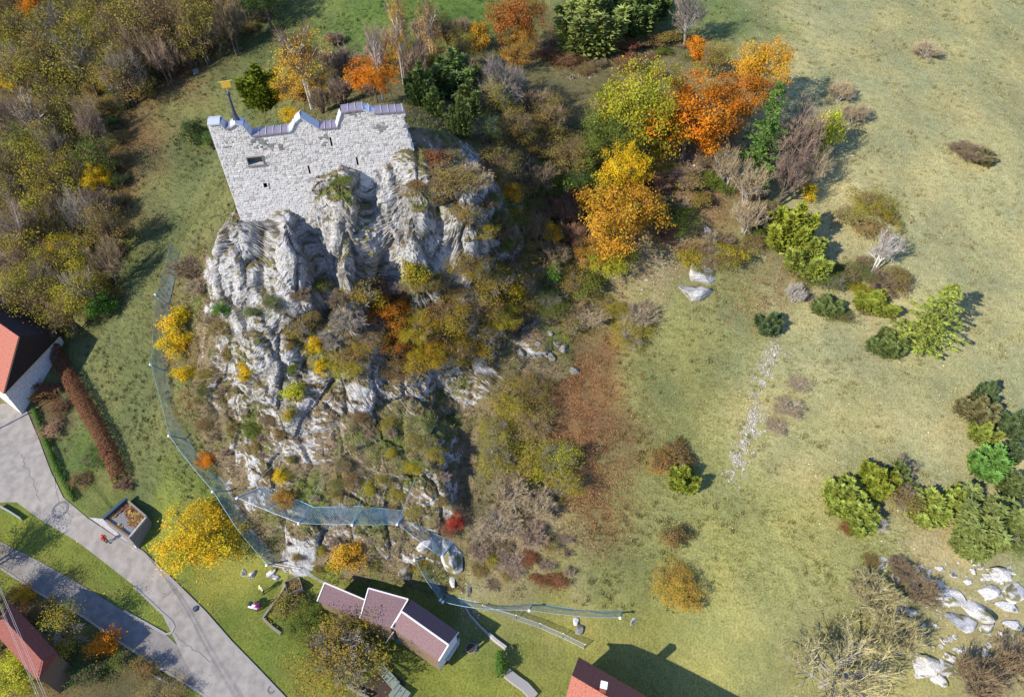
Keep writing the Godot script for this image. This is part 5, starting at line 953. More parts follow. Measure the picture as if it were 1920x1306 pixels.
func setup_materials():
	var grain := noise_tex(3, 0.03, 0.72, 1.12)
	var fine := noise_tex(4, 0.09, 0.74, 1.08)
	var soft := noise_tex(5, 0.012, 0.82, 1.05)
	var rocky := noise_tex(6, 0.025, 0.55, 1.2, 512, FastNoiseLite.TYPE_SIMPLEX_SMOOTH, 6)
	var m := grained("ground", Color.WHITE, grain, 0.22, 1.0)
	m.vertex_color_use_as_albedo = true
	m.specular_mode = BaseMaterial3D.SPECULAR_DISABLED
	m = grained("rock", Color.WHITE, rocky, 0.35, 0.95)
	m.vertex_color_use_as_albedo = true
	m = grained("boulder", lin(0.58, 0.565, 0.535), rocky, 0.5, 0.95)
	m.vertex_color_use_as_albedo = true
	m = grained("boulder_grey", lin(0.24, 0.235, 0.21), rocky, 0.5, 0.95)
	m.vertex_color_use_as_albedo = true
	m = plain("blades", Color.WHITE, 1.0)
	m.vertex_color_use_as_albedo = true
	m.specular_mode = BaseMaterial3D.SPECULAR_DISABLED
	m = plain("stone", Color.WHITE, 0.95)
	m.vertex_color_use_as_albedo = true
	m = grained("stonegrain", Color.WHITE, fine, 0.9, 0.95)
	m.vertex_color_use_as_albedo = true
	grained("mortar", lin(0.66, 0.63, 0.58), fine, 0.8, 0.95)
	grained("asphalt", lin(0.275, 0.25, 0.215), soft, 0.12, 0.9)
	grained("asphalt_old", lin(0.195, 0.18, 0.16), soft, 0.12, 0.85)
	grained("patch", lin(0.15, 0.145, 0.15), fine, 0.5, 0.9)
	grained("concrete", lin(0.42, 0.40, 0.38), soft, 0.5, 0.9)
	grained("concrete_dark", lin(0.24, 0.23, 0.22), rocky, 0.5, 0.9)
	grained("kerbstone", lin(0.34, 0.32, 0.29), fine, 0.6, 0.9)
	grained("render_white", lin(0.70, 0.70, 0.68), soft, 0.4, 0.9)
	grained("shed_roof", lin(0.215, 0.135, 0.135), rocky, 0.6, 0.85)
	grained("red_tile", lin(0.42, 0.15, 0.10), rocky, 0.5, 0.8)
	grained("shaded_tile", lin(0.045, 0.03, 0.026), rocky, 0.5, 0.8)  # brown-black tile with the shade of slopes turned from the sun painted in
	grained("dull_red_tile", lin(0.24, 0.08, 0.06), rocky, 0.5, 0.8)
	grained("wood", lin(0.20, 0.14, 0.09), fine, 1.2, 0.9)
	grained("old_wood", lin(0.26, 0.23, 0.19), fine, 1.2, 0.9)
	grained("soil", lin(0.07, 0.05, 0.035), grain, 0.8, 1.0)
	grained("bark", lin(0.14, 0.11, 0.085), fine, 2.0, 0.95)
	grained("bark_pale", lin(0.36, 0.34, 0.31), fine, 2.0, 0.9)
	grained("bark_white", lin(0.62, 0.60, 0.56), fine, 1.4, 0.85)
	plain("trim_white", lin(0.62, 0.60, 0.58), 0.6)
	plain("steel_blue", lin(0.20, 0.28, 0.34), 0.45, 0.5)
	plain("net_wire", lin(0.24, 0.41, 0.52), 0.5, 0.4)
	plain("post_dark", lin(0.07, 0.10, 0.13), 0.5, 0.4)
	plain("galvanised", lin(0.42, 0.44, 0.46), 0.45, 0.5)
	plain("cap_white", lin(0.75, 0.77, 0.78), 0.5)
	var copper := grained("copper", lin(0.27, 0.23, 0.265), soft, 0.6, 0.5)
	copper.metallic = 0.2
	var lead := plain("lead", lin(0.46, 0.475, 0.49), 0.5, 0.15)
	plain("spire_paint", lin(0.05, 0.065, 0.10), 0.4, 0.2)
	plain("gilt", lin(0.80, 0.50, 0.07), 0.45, 0.2)
	plain("dark", lin(0.02, 0.02, 0.022), 0.9)
	plain("wire", lin(0.16, 0.15, 0.16), 0.6)
	plain("green_plastic", lin(0.03, 0.16, 0.12), 0.5)
	plain("glass_pane", lin(0.16, 0.19, 0.15), 0.3)
	plain("skin", lin(0.50, 0.32, 0.24), 0.7)
	plain("jacket_red", lin(0.60, 0.05, 0.04), 0.85)
	plain("jacket_yellow", lin(0.70, 0.62, 0.25), 0.85)
	plain("jacket_pink", lin(0.60, 0.06, 0.32), 0.85)
	plain("trousers_dark", lin(0.03, 0.03, 0.04), 0.9)
	plain("cloth_white", lin(0.72, 0.70, 0.74), 0.85)
	plain("hair_brown", lin(0.06, 0.035, 0.02), 0.8)
	for k in LEAF:
		var c: Array = LEAF[k]
		m = plain("leaf_" + k, lin(c[0], c[1], c[2]), 0.75)
		m.vertex_color_use_as_albedo = true
		m.metallic_specular = 0.2
		if not k.begins_with("twig"):
			m.backlight_enabled = true
			m.backlight = Color(0.6, 0.6, 0.6)

# ==================================================================== node helpers
func numbered(called: String) -> String:
	var n: int = used.get(called, 0)
	used[called] = n + 1
	return called if n == 0 else "%s_%03d" % [called, n]

func tag(o: Node3D, label: String, category: String, group := "", kind := "") -> Node3D:
	o.set_meta("label", label)
	o.set_meta("category", category)
	if group != "":
		o.set_meta("group", group)
	if kind != "":
		o.set_meta("kind", kind)
	return o

func base(called: String, at: Vector3, turn := 0.0) -> Node3D:
	var o := Node3D.new()
	o.name = numbered(called)
	add_child(o)
	o.position = at
	o.rotation.y = turn
	return o

func put(called: String, mesh: Mesh, m: Material, parent: Node3D = null, at := Vector3.ZERO) -> MeshInstance3D:
	var o := MeshInstance3D.new()
	o.name = called if parent else numbered(called)
	o.mesh = mesh
	o.material_override = m
	o.position = at
	if parent:
		parent.add_child(o, true)
	else:
		add_child(o)
	return o

func structure(called: String, mesh: Mesh, m: Material, label: String, category: String) -> MeshInstance3D:
	var o := put(called, mesh, m)
	tag(o, label, category, "", "structure")
	return o

# a soup of triangles with colours
class Soup:
	var v := PackedVector3Array()
	var c := PackedColorArray()
	func tri(a: Vector3, b: Vector3, d: Vector3, col := Color.WHITE):
		v.append(a); v.append(b); v.append(d)
		c.append(col); c.append(col); c.append(col)
	func quad(a: Vector3, b: Vector3, d: Vector3, e: Vector3, col := Color.WHITE):
		tri(a, b, d, col)
		tri(a, d, e, col)
	func box(o: Vector3, x: Vector3, y: Vector3, z: Vector3, col := Color.WHITE):
		# o is a corner; x, y, z are edges
		var p := [o, o + x, o + x + y, o + y, o + z, o + x + z, o + x + y + z, o + y + z]
		for f in [[0, 1, 2, 3], [5, 4, 7, 6], [4, 0, 3, 7], [1, 5, 6, 2], [3, 2, 6, 7], [4, 5, 1, 0]]:
			quad(p[f[0]], p[f[1]], p[f[2]], p[f[3]], col)
	func tube(a: Vector3, b: Vector3, ra: float, rb: float, sides := 6, col := Color.WHITE, caps := false):
		var d := (b - a).normalized()
		var u := d.cross(Vector3.UP if absf(d.y) < 0.9 else Vector3.RIGHT).normalized()
		var w := d.cross(u)
		for i in sides:
			var t0 := TAU * i / sides
			var t1 := TAU * (i + 1) / sides
			var e0 := u * cos(t0) + w * sin(t0)
			var e1 := u * cos(t1) + w * sin(t1)
			if rb > 0.0:
				quad(a + e0 * ra, a + e1 * ra, b + e1 * rb, b + e0 * rb, col)
			else:
				tri(a + e0 * ra, a + e1 * ra, b, col)
			if caps:
				tri(b, b + e0 * rb, b + e1 * rb, col)
				tri(a, a + e1 * ra, a + e0 * ra, col)
	func mesh() -> ArrayMesh:
		var n := PackedVector3Array()
		n.resize(v.size())
		for i in range(0, v.size(), 3):
			var q := (v[i + 2] - v[i]).cross(v[i + 1] - v[i]).normalized()
			n[i] = q; n[i + 1] = q; n[i + 2] = q
		var a := []
		a.resize(Mesh.ARRAY_MAX)
		a[Mesh.ARRAY_VERTEX] = v
		a[Mesh.ARRAY_NORMAL] = n
		a[Mesh.ARRAY_COLOR] = c
		var m := ArrayMesh.new()
		m.add_surface_from_arrays(Mesh.PRIMITIVE_TRIANGLES, a)
		return m

func indexed(v: PackedVector3Array, c: PackedColorArray, idx: PackedInt32Array, smooth := true) -> ArrayMesh:
	var a := []
	a.resize(Mesh.ARRAY_MAX)
	a[Mesh.ARRAY_VERTEX] = v
	if c.size():
		a[Mesh.ARRAY_COLOR] = c
	a[Mesh.ARRAY_INDEX] = idx
	if smooth:
		var n := PackedVector3Array()
		n.resize(v.size())
		for k in range(0, idx.size(), 3):
			var q := (v[idx[k + 2]] - v[idx[k]]).cross(v[idx[k + 1]] - v[idx[k]])
			n[idx[k]] += q; n[idx[k + 1]] += q; n[idx[k + 2]] += q
		for k in n.size():
			n[k] = n[k].normalized()
		a[Mesh.ARRAY_NORMAL] = n
	var m := ArrayMesh.new()
	m.add_surface_from_arrays(Mesh.PRIMITIVE_TRIANGLES, a)
	return m

# ==================================================================== ground and rock
func axis(from: float, to: float, step: float, far_lo: float, far_hi: float) -> PackedFloat32Array:
	var out := PackedFloat32Array()
	var lo := PackedFloat32Array()
	var s := step
	var t := from
	while t > far_lo:
		s *= 1.35
		t -= s
		lo.append(t)
	lo.reverse()
	out.append_array(lo)
	t = from
	while t <= to:
		out.append(t)
		t += step
	s = step
	while t < far_hi:
		out.append(t)
		s *= 1.35
		t += s
	return out

func in_rock(x: float, z: float) -> float:
	# signed distance-like: positive inside the outline of the rock (metres)
	if x < ROCKBOX[0] - 3.0 or x > ROCKBOX[1] + 3.0 or z < ROCKBOX[2] - 3.0 or z > ROCKBOX[3] + 3.0:
		return -3.0
	var inside := false
	var best := 1e9
	var n := ROCK.size()
	for i in n:
		var a: Vector2 = ROCK[i]
		var b: Vector2 = ROCK[(i + 1) % n]
		if (a.y > z) != (b.y > z) and x < (b.x - a.x) * (z - a.y) / (b.y - a.y) + a.x:
			inside = not inside
		var ab := b - a
		var t := clampf((Vector2(x, z) - a).dot(ab) / ab.length_squared(), 0.0, 1.0)
		best = minf(best, (a + ab * t).distance_squared_to(Vector2(x, z)))
	return sqrt(best) * (1.0 if inside else -1.0)

func build_ground():
	var xs := axis(-118.0, 96.0, 0.55, -420.0, 420.0)
	var zs := axis(-158.0, -14.0, 0.55, -460.0, 120.0)
	var v := PackedVector3Array()
	var c := PackedColorArray()
	var inside := PackedByteArray()
	var nz := zs.size()
	v.resize(xs.size() * nz)
	c.resize(xs.size() * nz)
	inside.resize(xs.size() * nz)
	for i in xs.size():
		for j in nz:
			var x := xs[i]
			var z := zs[j]
			var k := i * nz + j
			v[k] = Vector3(x, hgt(x, z), z)
			var t := n_fine.get_noise_2d(x * 1.3, z * 1.3)
			var u := n_tint.get_noise_2d(x, z)
			var q := gcol(x, z)
			var b := 1.0 + 0.22 * t + 0.25 * u + 0.2 * n_low.get_noise_2d(x * 2.0, z * 2.0)
			c[k] = Color(q.r * b * (1.0 + 0.12 * u), q.g * b, q.b * b * (1.0 - 0.1 * u))
			inside[k] = 1 if in_rock(x, z) > 1.2 else 0
	var idx := PackedInt32Array()
	for i in xs.size() - 1:
		for j in nz - 1:
			var k := i * nz + j
			if inside[k] and inside[k + 1] and inside[k + nz] and inside[k + nz + 1]:
				continue
			idx.append_array([k, k + nz, k + nz + 1, k, k + nz + 1, k + 1])
	structure("ground", indexed(v, c, idx), M.ground, "grassy hillside and meadows in autumn around the castle rock", "ground")

var rock_spots := []   # [position, normal] of grown-over places on the rock

func build_rock():
	var dx := 0.16
	var dz := 0.10
	var x0: float = ROCKBOX[0] - 1.0
	var z0: float = ROCKBOX[2] - 1.0
	var nx := int((ROCKBOX[1] + 1.0 - x0) / dx)
	var nz := int((ROCKBOX[3] + 1.0 - z0) / dz)
	var v := PackedVector3Array()
	var c := PackedColorArray()
	var id := PackedInt32Array()
	id.resize(nx * nz)
	id.fill(-1)
	# spread the grid evenly over the steep faces: first along x, then along z
	var gx := PackedFloat32Array()
	var gz := PackedFloat32Array()
	gx.resize(nx * nz)
	gz.resize(nx * nz)
	var run := PackedFloat32Array()
	run.resize(maxi(nx, nz))
	for j in nz:
		var z := z0 + j * dz
		var last := base_h(x0, z)
		run[0] = 0.0
		for i in range(1, nx):
			var h := base_h(x0 + i * dx, z)
			run[i] = run[i - 1] + sqrt(dx * dx + (h - last) * (h - last))
			last = h
		var k := 0
		for i in nx:
			var want := run[nx - 1] * i / (nx - 1)
			while k < nx - 2 and run[k + 1] < want:
				k += 1
			var t := clampf((want - run[k]) / maxf(run[k + 1] - run[k], 1e-5), 0.0, 1.0)
			gx[i * nz + j] = lerpf(x0 + i * dx, x0 + (k + t) * dx, 0.8)
	for i in nx:
		var last := base_h(gx[i * nz], z0)
		run[0] = 0.0
		for j in range(1, nz):
			var a := i * nz + j
			var h := base_h(gx[a], z0 + j * dz)
			run[j] = run[j - 1] + sqrt(dz * dz + (h - last) * (h - last))
			last = h
		var old := gx.slice(i * nz, (i + 1) * nz)
		var k := 0
		for j in nz:
			var want := run[nz - 1] * j / (nz - 1)
			while k < nz - 2 and run[k + 1] < want:
				k += 1
			var t := clampf((want - run[k]) / maxf(run[k + 1] - run[k], 1e-5), 0.0, 1.0)
			var q := lerpf(j, k + t, 0.85)
			gz[i * nz + j] = z0 + q * dz
			var qi := mini(int(q), nz - 2)
			gx[i * nz + j] = lerpf(old[qi], old[qi + 1], q - qi)
	for i in nx:
		for j in nz:
			var x := gx[i * nz + j]
			var z := gz[i * nz + j]
			var inn := in_rock(x, z)
			if inn < -0.15:
				continue
			var h := base_h(x, z)
			var e := 0.6
			var nrm := Vector3(base_h(x - e, z) - base_h(x + e, z), 2.0 * e, base_h(x, z - e) - base_h(x, z + e)).normalized()
			var p := Vector3(x, h, z)
			var steep := smoothstep(0.86, 0.5, nrm.y)
			var amp := smoothstep(1.5, 3.4, inn) * lerpf(0.45, 1.0, steep)
			var rib := n_mid.get_noise_3d(x * 1.5, h * 0.6, z * 1.5)
			var hb := h * 0.5 + 0.10 * x
			var blk := n_block.get_noise_3d(x, hb, z)
			var cel := n_cell.get_noise_3d(x, hb, z)
			var chip := n_chip.get_noise_3d(x, h, z)
			var fin := n_fine.get_noise_3d(x * 2.0, h * 2.0, z * 2.0)
			var joint := smoothstep(-0.80, -0.985, cel)
			var rid := joint
			var crease := n_ridge.get_noise_3d(x * 0.75, h * 0.4, z * 0.75)
			var chip2 := n_chip.get_noise_3d(x * 2.2 + 70.0, h * 2.2, z * 2.2)
			var d := amp * (0.56 * blk + 0.20 * chip + 0.08 * chip2 + 0.28 * rib - 0.42 * crease + 0.09 * fin - 0.36 * joint)
			var low := 1.0 - smoothstep(0.0, 0.5, inn)
			id[i * nz + j] = v.size()
			v.append(p + nrm * d + Vector3(0, (0.16 * n_mid.get_noise_2d(x, z) + 0.07 * n_fine.get_noise_2d(x, z)) * (1.0 - amp) + 0.06 - 0.16 * low, 0))
			c.append(Color(rid, fin, cel, rib))
	var idx := PackedInt32Array()
	for i in nx - 1:
		for j in nz - 1:
			var a := id[i * nz + j]
			var b := id[(i + 1) * nz + j]
			var e := id[(i + 1) * nz + j + 1]
			var f := id[i * nz + j + 1]
			if a >= 0 and b >= 0 and e >= 0 and f >= 0:
				idx.append_array([a, b, e, a, e, f])
	# what grows or weathers on it
	var n := PackedVector3Array()
	n.resize(v.size())
	for k in range(0, idx.size(), 3):
		var q := (v[idx[k + 2]] - v[idx[k]]).cross(v[idx[k + 1]] - v[idx[k]])
		n[idx[k]] += q; n[idx[k + 1]] += q; n[idx[k + 2]] += q
	for k in v.size():
		var p := v[k]
		var up := n[k].normalized().y
		var raw := c[k]
		var patch := n_tint.get_noise_3d(p.x * 1.6, p.y * 1.1, p.z * 1.6)
		var streak := n_mid.get_noise_3d(p.x * 4.0, p.y * 0.9, p.z * 4.0)
		var speck := n_fine.get_noise_3d(p.x * 4.0, p.y * 4.0, p.z * 4.0)
		var high := smoothstep(15.0, 21.0, p.y)
		var belt := smoothstep(16.5, 18.5, p.y) * smoothstep(25.5, 23.0, p.y) * smoothstep(-25.0, -20.0, p.x)
		var grown := up + 0.55 * patch + 0.16 * speck - lerpf(lerpf(0.47, 0.70, high), 0.36, belt)
		var q: Color
		if grown > 0.0:
			var t := clampf(0.5 + 1.4 * n_low.get_noise_3d(p.x * 3.0, p.y, p.z * 3.0) + 0.6 * speck, 0.0, 1.0)
			q = Color(0.15, 0.125, 0.055).lerp(Color(0.20, 0.15, 0.09), t)
			if patch + speck * 0.7 > 0.28:
				q = Color(0.11, 0.13, 0.035)
			if grown > 0.06 and rng.randf() < 0.13:
				rock_spots.append([p, n[k].normalized(), q])
		else:
			# weathering: horizontal bands, vertical streaks, darkened joints, black lichen with painted shade
			var band := n_fine.get_noise_3d(p.x * 0.5, p.y * 1.2 + 0.12 * p.x + 1.2 * patch, p.z * 0.5)
			q = Color(0.435, 0.432, 0.42)
			q = q.lerp(Color(0.29, 0.265, 0.225), clampf(1.1 * band + 0.9 * speck + 0.9 * patch + 0.10, 0.0, 0.85))
			q = q.lerp(Color(0.36, 0.29, 0.20), clampf(1.7 * patch + 0.5 * speck - 0.30, 0.0, 0.55))
			q = q.lerp(Color(0.24, 0.235, 0.23), clampf(1.8 * streak + 0.7 * speck - 0.10, 0.0, 0.75))
			q = q.lerp(Color(0.15, 0.14, 0.12), clampf(0.8 * raw.r + 0.9 * speck - 0.1, 0.0, 0.7))
			if speck + 0.8 * band + 0.35 * smoothstep(-14.0, -6.0, p.x) * high > 0.55:  # lichen thickened towards the right paints the shade of that dome
				q = q.lerp(Color(0.08, 0.085, 0.05), 0.7)
		c[k] = q
	structure("rock_cliff", indexed(v, c, idx, false), M.rock, "pale fissured limestone cliff carrying the castle wall", "cliff")

# ==================================================================== roads
func strip(pairs: Array, up: float, across := 8, along := 1.0) -> ArrayMesh:
	# a sheet between a row of left edge points and a row of right edge points
	var rows := []
	for k in pairs.size() - 1:
		var a: Vector4 = pairs[k]
		var b: Vector4 = pairs[k + 1]
		var steps := maxi(1, int(Vector2(a.x, a.y).distance_to(Vector2(b.x, b.y)) / along))
		for s in steps:
			rows.append(a.lerp(b, float(s) / steps))
	rows.append(pairs[-1])
	var v := PackedVector3Array()
	var c := PackedColorArray()
	for r in rows:
		for t in across + 1:
			var q := Vector2(r.x, r.y).lerp(Vector2(r.z, r.w), float(t) / across)
			v.append(Vector3(q.x, hgt(q.x, q.y) + up, q.y))
			c.append(Color.WHITE)
	var idx := PackedInt32Array()
	var w := across + 1
	for k in rows.size() - 1:
		for t in across:
			var o := k * w + t
			idx.append_array([o, o + w, o + w + 1, o, o + w + 1, o + 1])
			idx.append_array([o, o + w + 1, o + w, o, o + 1, o + w + 1])
	# one side is enough for the tracer; keep the upward one
	var keep := PackedInt32Array()
	for k in range(0, idx.size(), 3):
		var q := (v[idx[k + 2]] - v[idx[k]]).cross(v[idx[k + 1]] - v[idx[k]])
		if q.y > 0.0:
			keep.append_array([idx[k], idx[k + 1], idx[k + 2]])
	return indexed(v, c, keep)

func ribbon(line: Array, width: float, up: float, high: float, side := 0.0) -> ArrayMesh:
	# a low bar with a rectangular section along a line on the ground
	var s := Soup.new()
	var pts := []
	for k in line.size() - 1:
		var a: Vector2 = line[k]
		var b: Vector2 = line[k + 1]
		var steps := maxi(1, int(a.distance_to(b) / 0.8))
		for q in steps:
			pts.append(a.lerp(b, float(q) / steps))
	pts.append(line[-1])
	var prev := []
	for k in pts.size():
		var d: Vector2 = (pts[mini(k + 1, pts.size() - 1)] - pts[maxi(k - 1, 0)]).normalized()
		var nrm := Vector2(-d.y, d.x)
		var a: Vector2 = pts[k] + nrm * (side - 0.5) * width
		var b: Vector2 = pts[k] + nrm * (side + 0.5) * width
		var ga := hgt(a.x, a.y)
		var gb := hgt(b.x, b.y)
		var y := maxf(ga, gb) + up + high
		var ring := [Vector3(a.x, ga - 0.15, a.y), Vector3(a.x, y, a.y), Vector3(b.x, y, b.y), Vector3(b.x, gb - 0.15, b.y)]
		if prev.size():
			for e in 3:
				s.quad(prev[e], ring[e], ring[e + 1], prev[e + 1])
		else:
			s.quad(ring[0], ring[1], ring[2], ring[3])
		prev = ring
	s.quad(prev[3], prev[2], prev[1], prev[0])
	return s.mesh()

func build_roads():
	structure("road", strip(ROAD_LOW, 0.05), M.asphalt_old, "dark asphalt road running below the grass island", "road")
	structure("road", strip(ROAD_UP, 0.075, 12), M.asphalt, "pale grey asphalt lane climbing to the white house", "road")
	structure("kerb", ribbon(KERB_UP, 0.28, 0.07, 0.05), M.kerbstone, "pale stone kerb along the garden side of the lane", "kerb")
	structure("kerb", ribbon(KERB_ISLAND, 0.22, 0.07, 0.05), M.kerbstone, "curved kerb round the tip of the grass island", "kerb")
	structure("kerb", ribbon(KERB_LOW, 0.2, 0.05, 0.04), M.kerbstone, "weathered kerb between the dark road and the gardens", "kerb")
	structure("pavement", strip(APRON, 0.095, 4, 0.6), M.concrete, "pale concrete apron in front of the flat garage", "pavement")
	structure("pavement", strip(YARD, 0.095, 4, 0.6), M.concrete, "concrete doorstep slab beside the white house wall", "pavement")
	# repairs in the asphalt
	for p in REPAIRS:
		var s := Soup.new()
		var n := 26
		var ctr := g3(p[0], p[1], 0.092)
		for k in n:
			var a0 := TAU * k / n
			var a1 := TAU * (k + 1) / n
			var r0: float = p[2] * (1.0 + 0.16 * n_fine.get_noise_2d(cos(a0) * 2.0 + p[0], sin(a0) * 2.0))
			var r1: float = p[2] * (1.0 + 0.16 * n_fine.get_noise_2d(cos(a1) * 2.0 + p[0], sin(a1) * 2.0))
			var inner: float = p[3]
			var o0 := Vector2(p[0] + cos(a0) * r0, p[1] + sin(a0) * r0)
			var o1 := Vector2(p[0] + cos(a1) * r1, p[1] + sin(a1) * r1)
			var i0 := Vector2(p[0] + cos(a0) * r0 * inner, p[1] + sin(a0) * r0 * inner)
			var i1 := Vector2(p[0] + cos(a1) * r1 * inner, p[1] + sin(a1) * r1 * inner)
			s.quad(g3(i0.x, i0.y, 0.092), g3(o0.x, o0.y, 0.092), g3(o1.x, o1.y, 0.092), g3(i1.x, i1.y, 0.092))
		structure(p[4], s.mesh(), M.patch, p[5], "road repair")
	for q in CRACKS:
		var s := Soup.new()
		for k in q.size() - 1:
			var a: Vector2 = q[k]
			var b: Vector2 = q[k + 1]
			var steps := int(a.distance_to(b) / 0.4) + 1
			for e in steps:
				var m0 := a.lerp(b, float(e) / steps)
				var m1 := a.lerp(b, float(e + 1) / steps)
				var j0 := Vector2(n_fine.get_noise_2d(m0.x * 3, m0.y * 3), n_fine.get_noise_2d(m0.y * 3, m0.x * 3)) * 0.35
				var j1 := Vector2(n_fine.get_noise_2d(m1.x * 3, m1.y * 3), n_fine.get_noise_2d(m1.y * 3, m1.x * 3)) * 0.35
				m0 += j0
				m1 += j1
				var w := (m1 - m0).orthogonal().normalized() * 0.025
				s.quad(g3(m0.x - w.x, m0.y - w.y, 0.088), g3(m1.x - w.x, m1.y - w.y, 0.088), g3(m1.x + w.x, m1.y + w.y, 0.088), g3(m0.x + w.x, m0.y + w.y, 0.088))
		structure("road_joint", s.mesh(), M.patch, "dark sealed joint in the pale asphalt lane", "road joint")

# ==================================================================== castle wall
const WALL_AT := Vector3(-27.4, 0, -57.6)
const WALL_TURN := 11.5
const THICK := 1.25
const TOP := [[-0.1, 41.45], [1.0, 41.45], [1.3, 40.85], [1.75, 41.0], [2.35, 41.32], [2.9, 41.0], [3.35, 39.95], [6.7, 40.02], [7.05, 40.2], [7.5, 40.9], [8.1, 41.3], [9.5, 40.0], [11.15, 40.0], [11.8, 41.42], [13.8, 41.5], [14.8, 41.02], [17.45, 40.95]]
const SIDE := [[17.66, 40.55], [17.42, 40.2], [17.55, 39.7], [17.35, 39.3], [17.72, 38.9], [17.6, 38.3], [17.95, 37.9], [17.78, 37.3], [18.12, 36.9], [17.98, 36.3], [18.2, 35.8], [17.9, 35.3], [18.25, 34.8], [18.05, 29.0]]
const HOLES := [[7.66, 35.4, 0.17, 0.9], [10.27, 38.1, 0.17, 0.92], [12.36, 35.8, 0.18, 0.86], [3.14, 34.45, 0.34, 0.46], [2.3, 36.97, 1.5, 0.85]]

const LICHEN_AND_SHADE := [[15.4, 39.6, 0.75, 0.55], [1.25, 39.25, 0.6, 0.4], [3.9, 39.2, 0.8, 0.5], [4.9, 38.7, 0.9, 0.4], [10.0, 38.75, 0.7, 0.5], [12.7, 41.1, 0.9, 0.25], [5.6, 38.3, 0.5, 0.35], [14.9, 34.6, 1.2, 0.7], [17.0, 34.6, 1.0, 0.6]]  # lichen patches and hollows of missing stones, their shade painted dark

func top_at(s: float) -> float:
	for k in TOP.size() - 1:
		if s <= TOP[k + 1][0]:
			return lerpf(TOP[k][1], TOP[k + 1][1], clampf((s - TOP[k][0]) / (TOP[k + 1][0] - TOP[k][0]), 0.0, 1.0))
	return 40.9

func side_at(h: float) -> float:
	for k in SIDE.size() - 1:
		if h >= SIDE[k + 1][1]:
			return lerpf(SIDE[k][0], SIDE[k + 1][0], clampf((SIDE[k][1] - h) / (SIDE[k][1] - SIDE[k + 1][1]), 0.0, 1.0))
	return 18.05

func stone_mesh(sd: int) -> ArrayMesh:
	# a hewn block in a unit cube, front towards +z, its edges knocked off
	var r := RandomNumberGenerator.new()
	r.seed = sd
	var s := Soup.new()
	var back := []
	var front := []
	for e in [Vector2(-0.5, -0.5), Vector2(0.5, -0.5), Vector2(0.5, 0.5), Vector2(-0.5, 0.5)]:
		back.append(Vector3(e.x, e.y, 0.0))
		front.append(Vector3(e.x * r.randf_range(0.78, 0.92), e.y * r.randf_range(0.72, 0.9), r.randf_range(0.75, 1.0)))
	var mid := Vector3(r.randf_range(-0.1, 0.1), r.randf_range(-0.1, 0.1), r.randf_range(1.0, 1.2))
	for k in 4:
		var q := (k + 1) % 4
		s.quad(back[k], front[k], front[q], back[q])
		s.tri(front[k], mid, front[q])
	return s.mesh()

func stone_tint(s: float, h: float) -> Color:
	var b := rng.randf_range(0.86, 1.08)
	var w := n_mid.get_noise_2d(s * 5.0, h * 5.0)
	var c := Color(0.69, 0.675, 0.645) * b
	if rng.randf() < 0.13:
		c = c.lerp(Color(0.46, 0.37, 0.29), 0.55)
	if rng.randf() < 0.04 or w > 0.45:
		c = c.lerp(Color(0.24, 0.235, 0.225), 0.5)
	for o in LICHEN_AND_SHADE:
		var d := Vector2((s - o[0]) / o[2], (h - o[1]) / o[3]).length() + 0.45 * n_fine.get_noise_2d(s * 3.0, h * 3.0)
		if d < 1.0 and rng.randf() < 0.6:
			c = c.lerp(Color(0.13, 0.13, 0.12), 0.75)
	return c

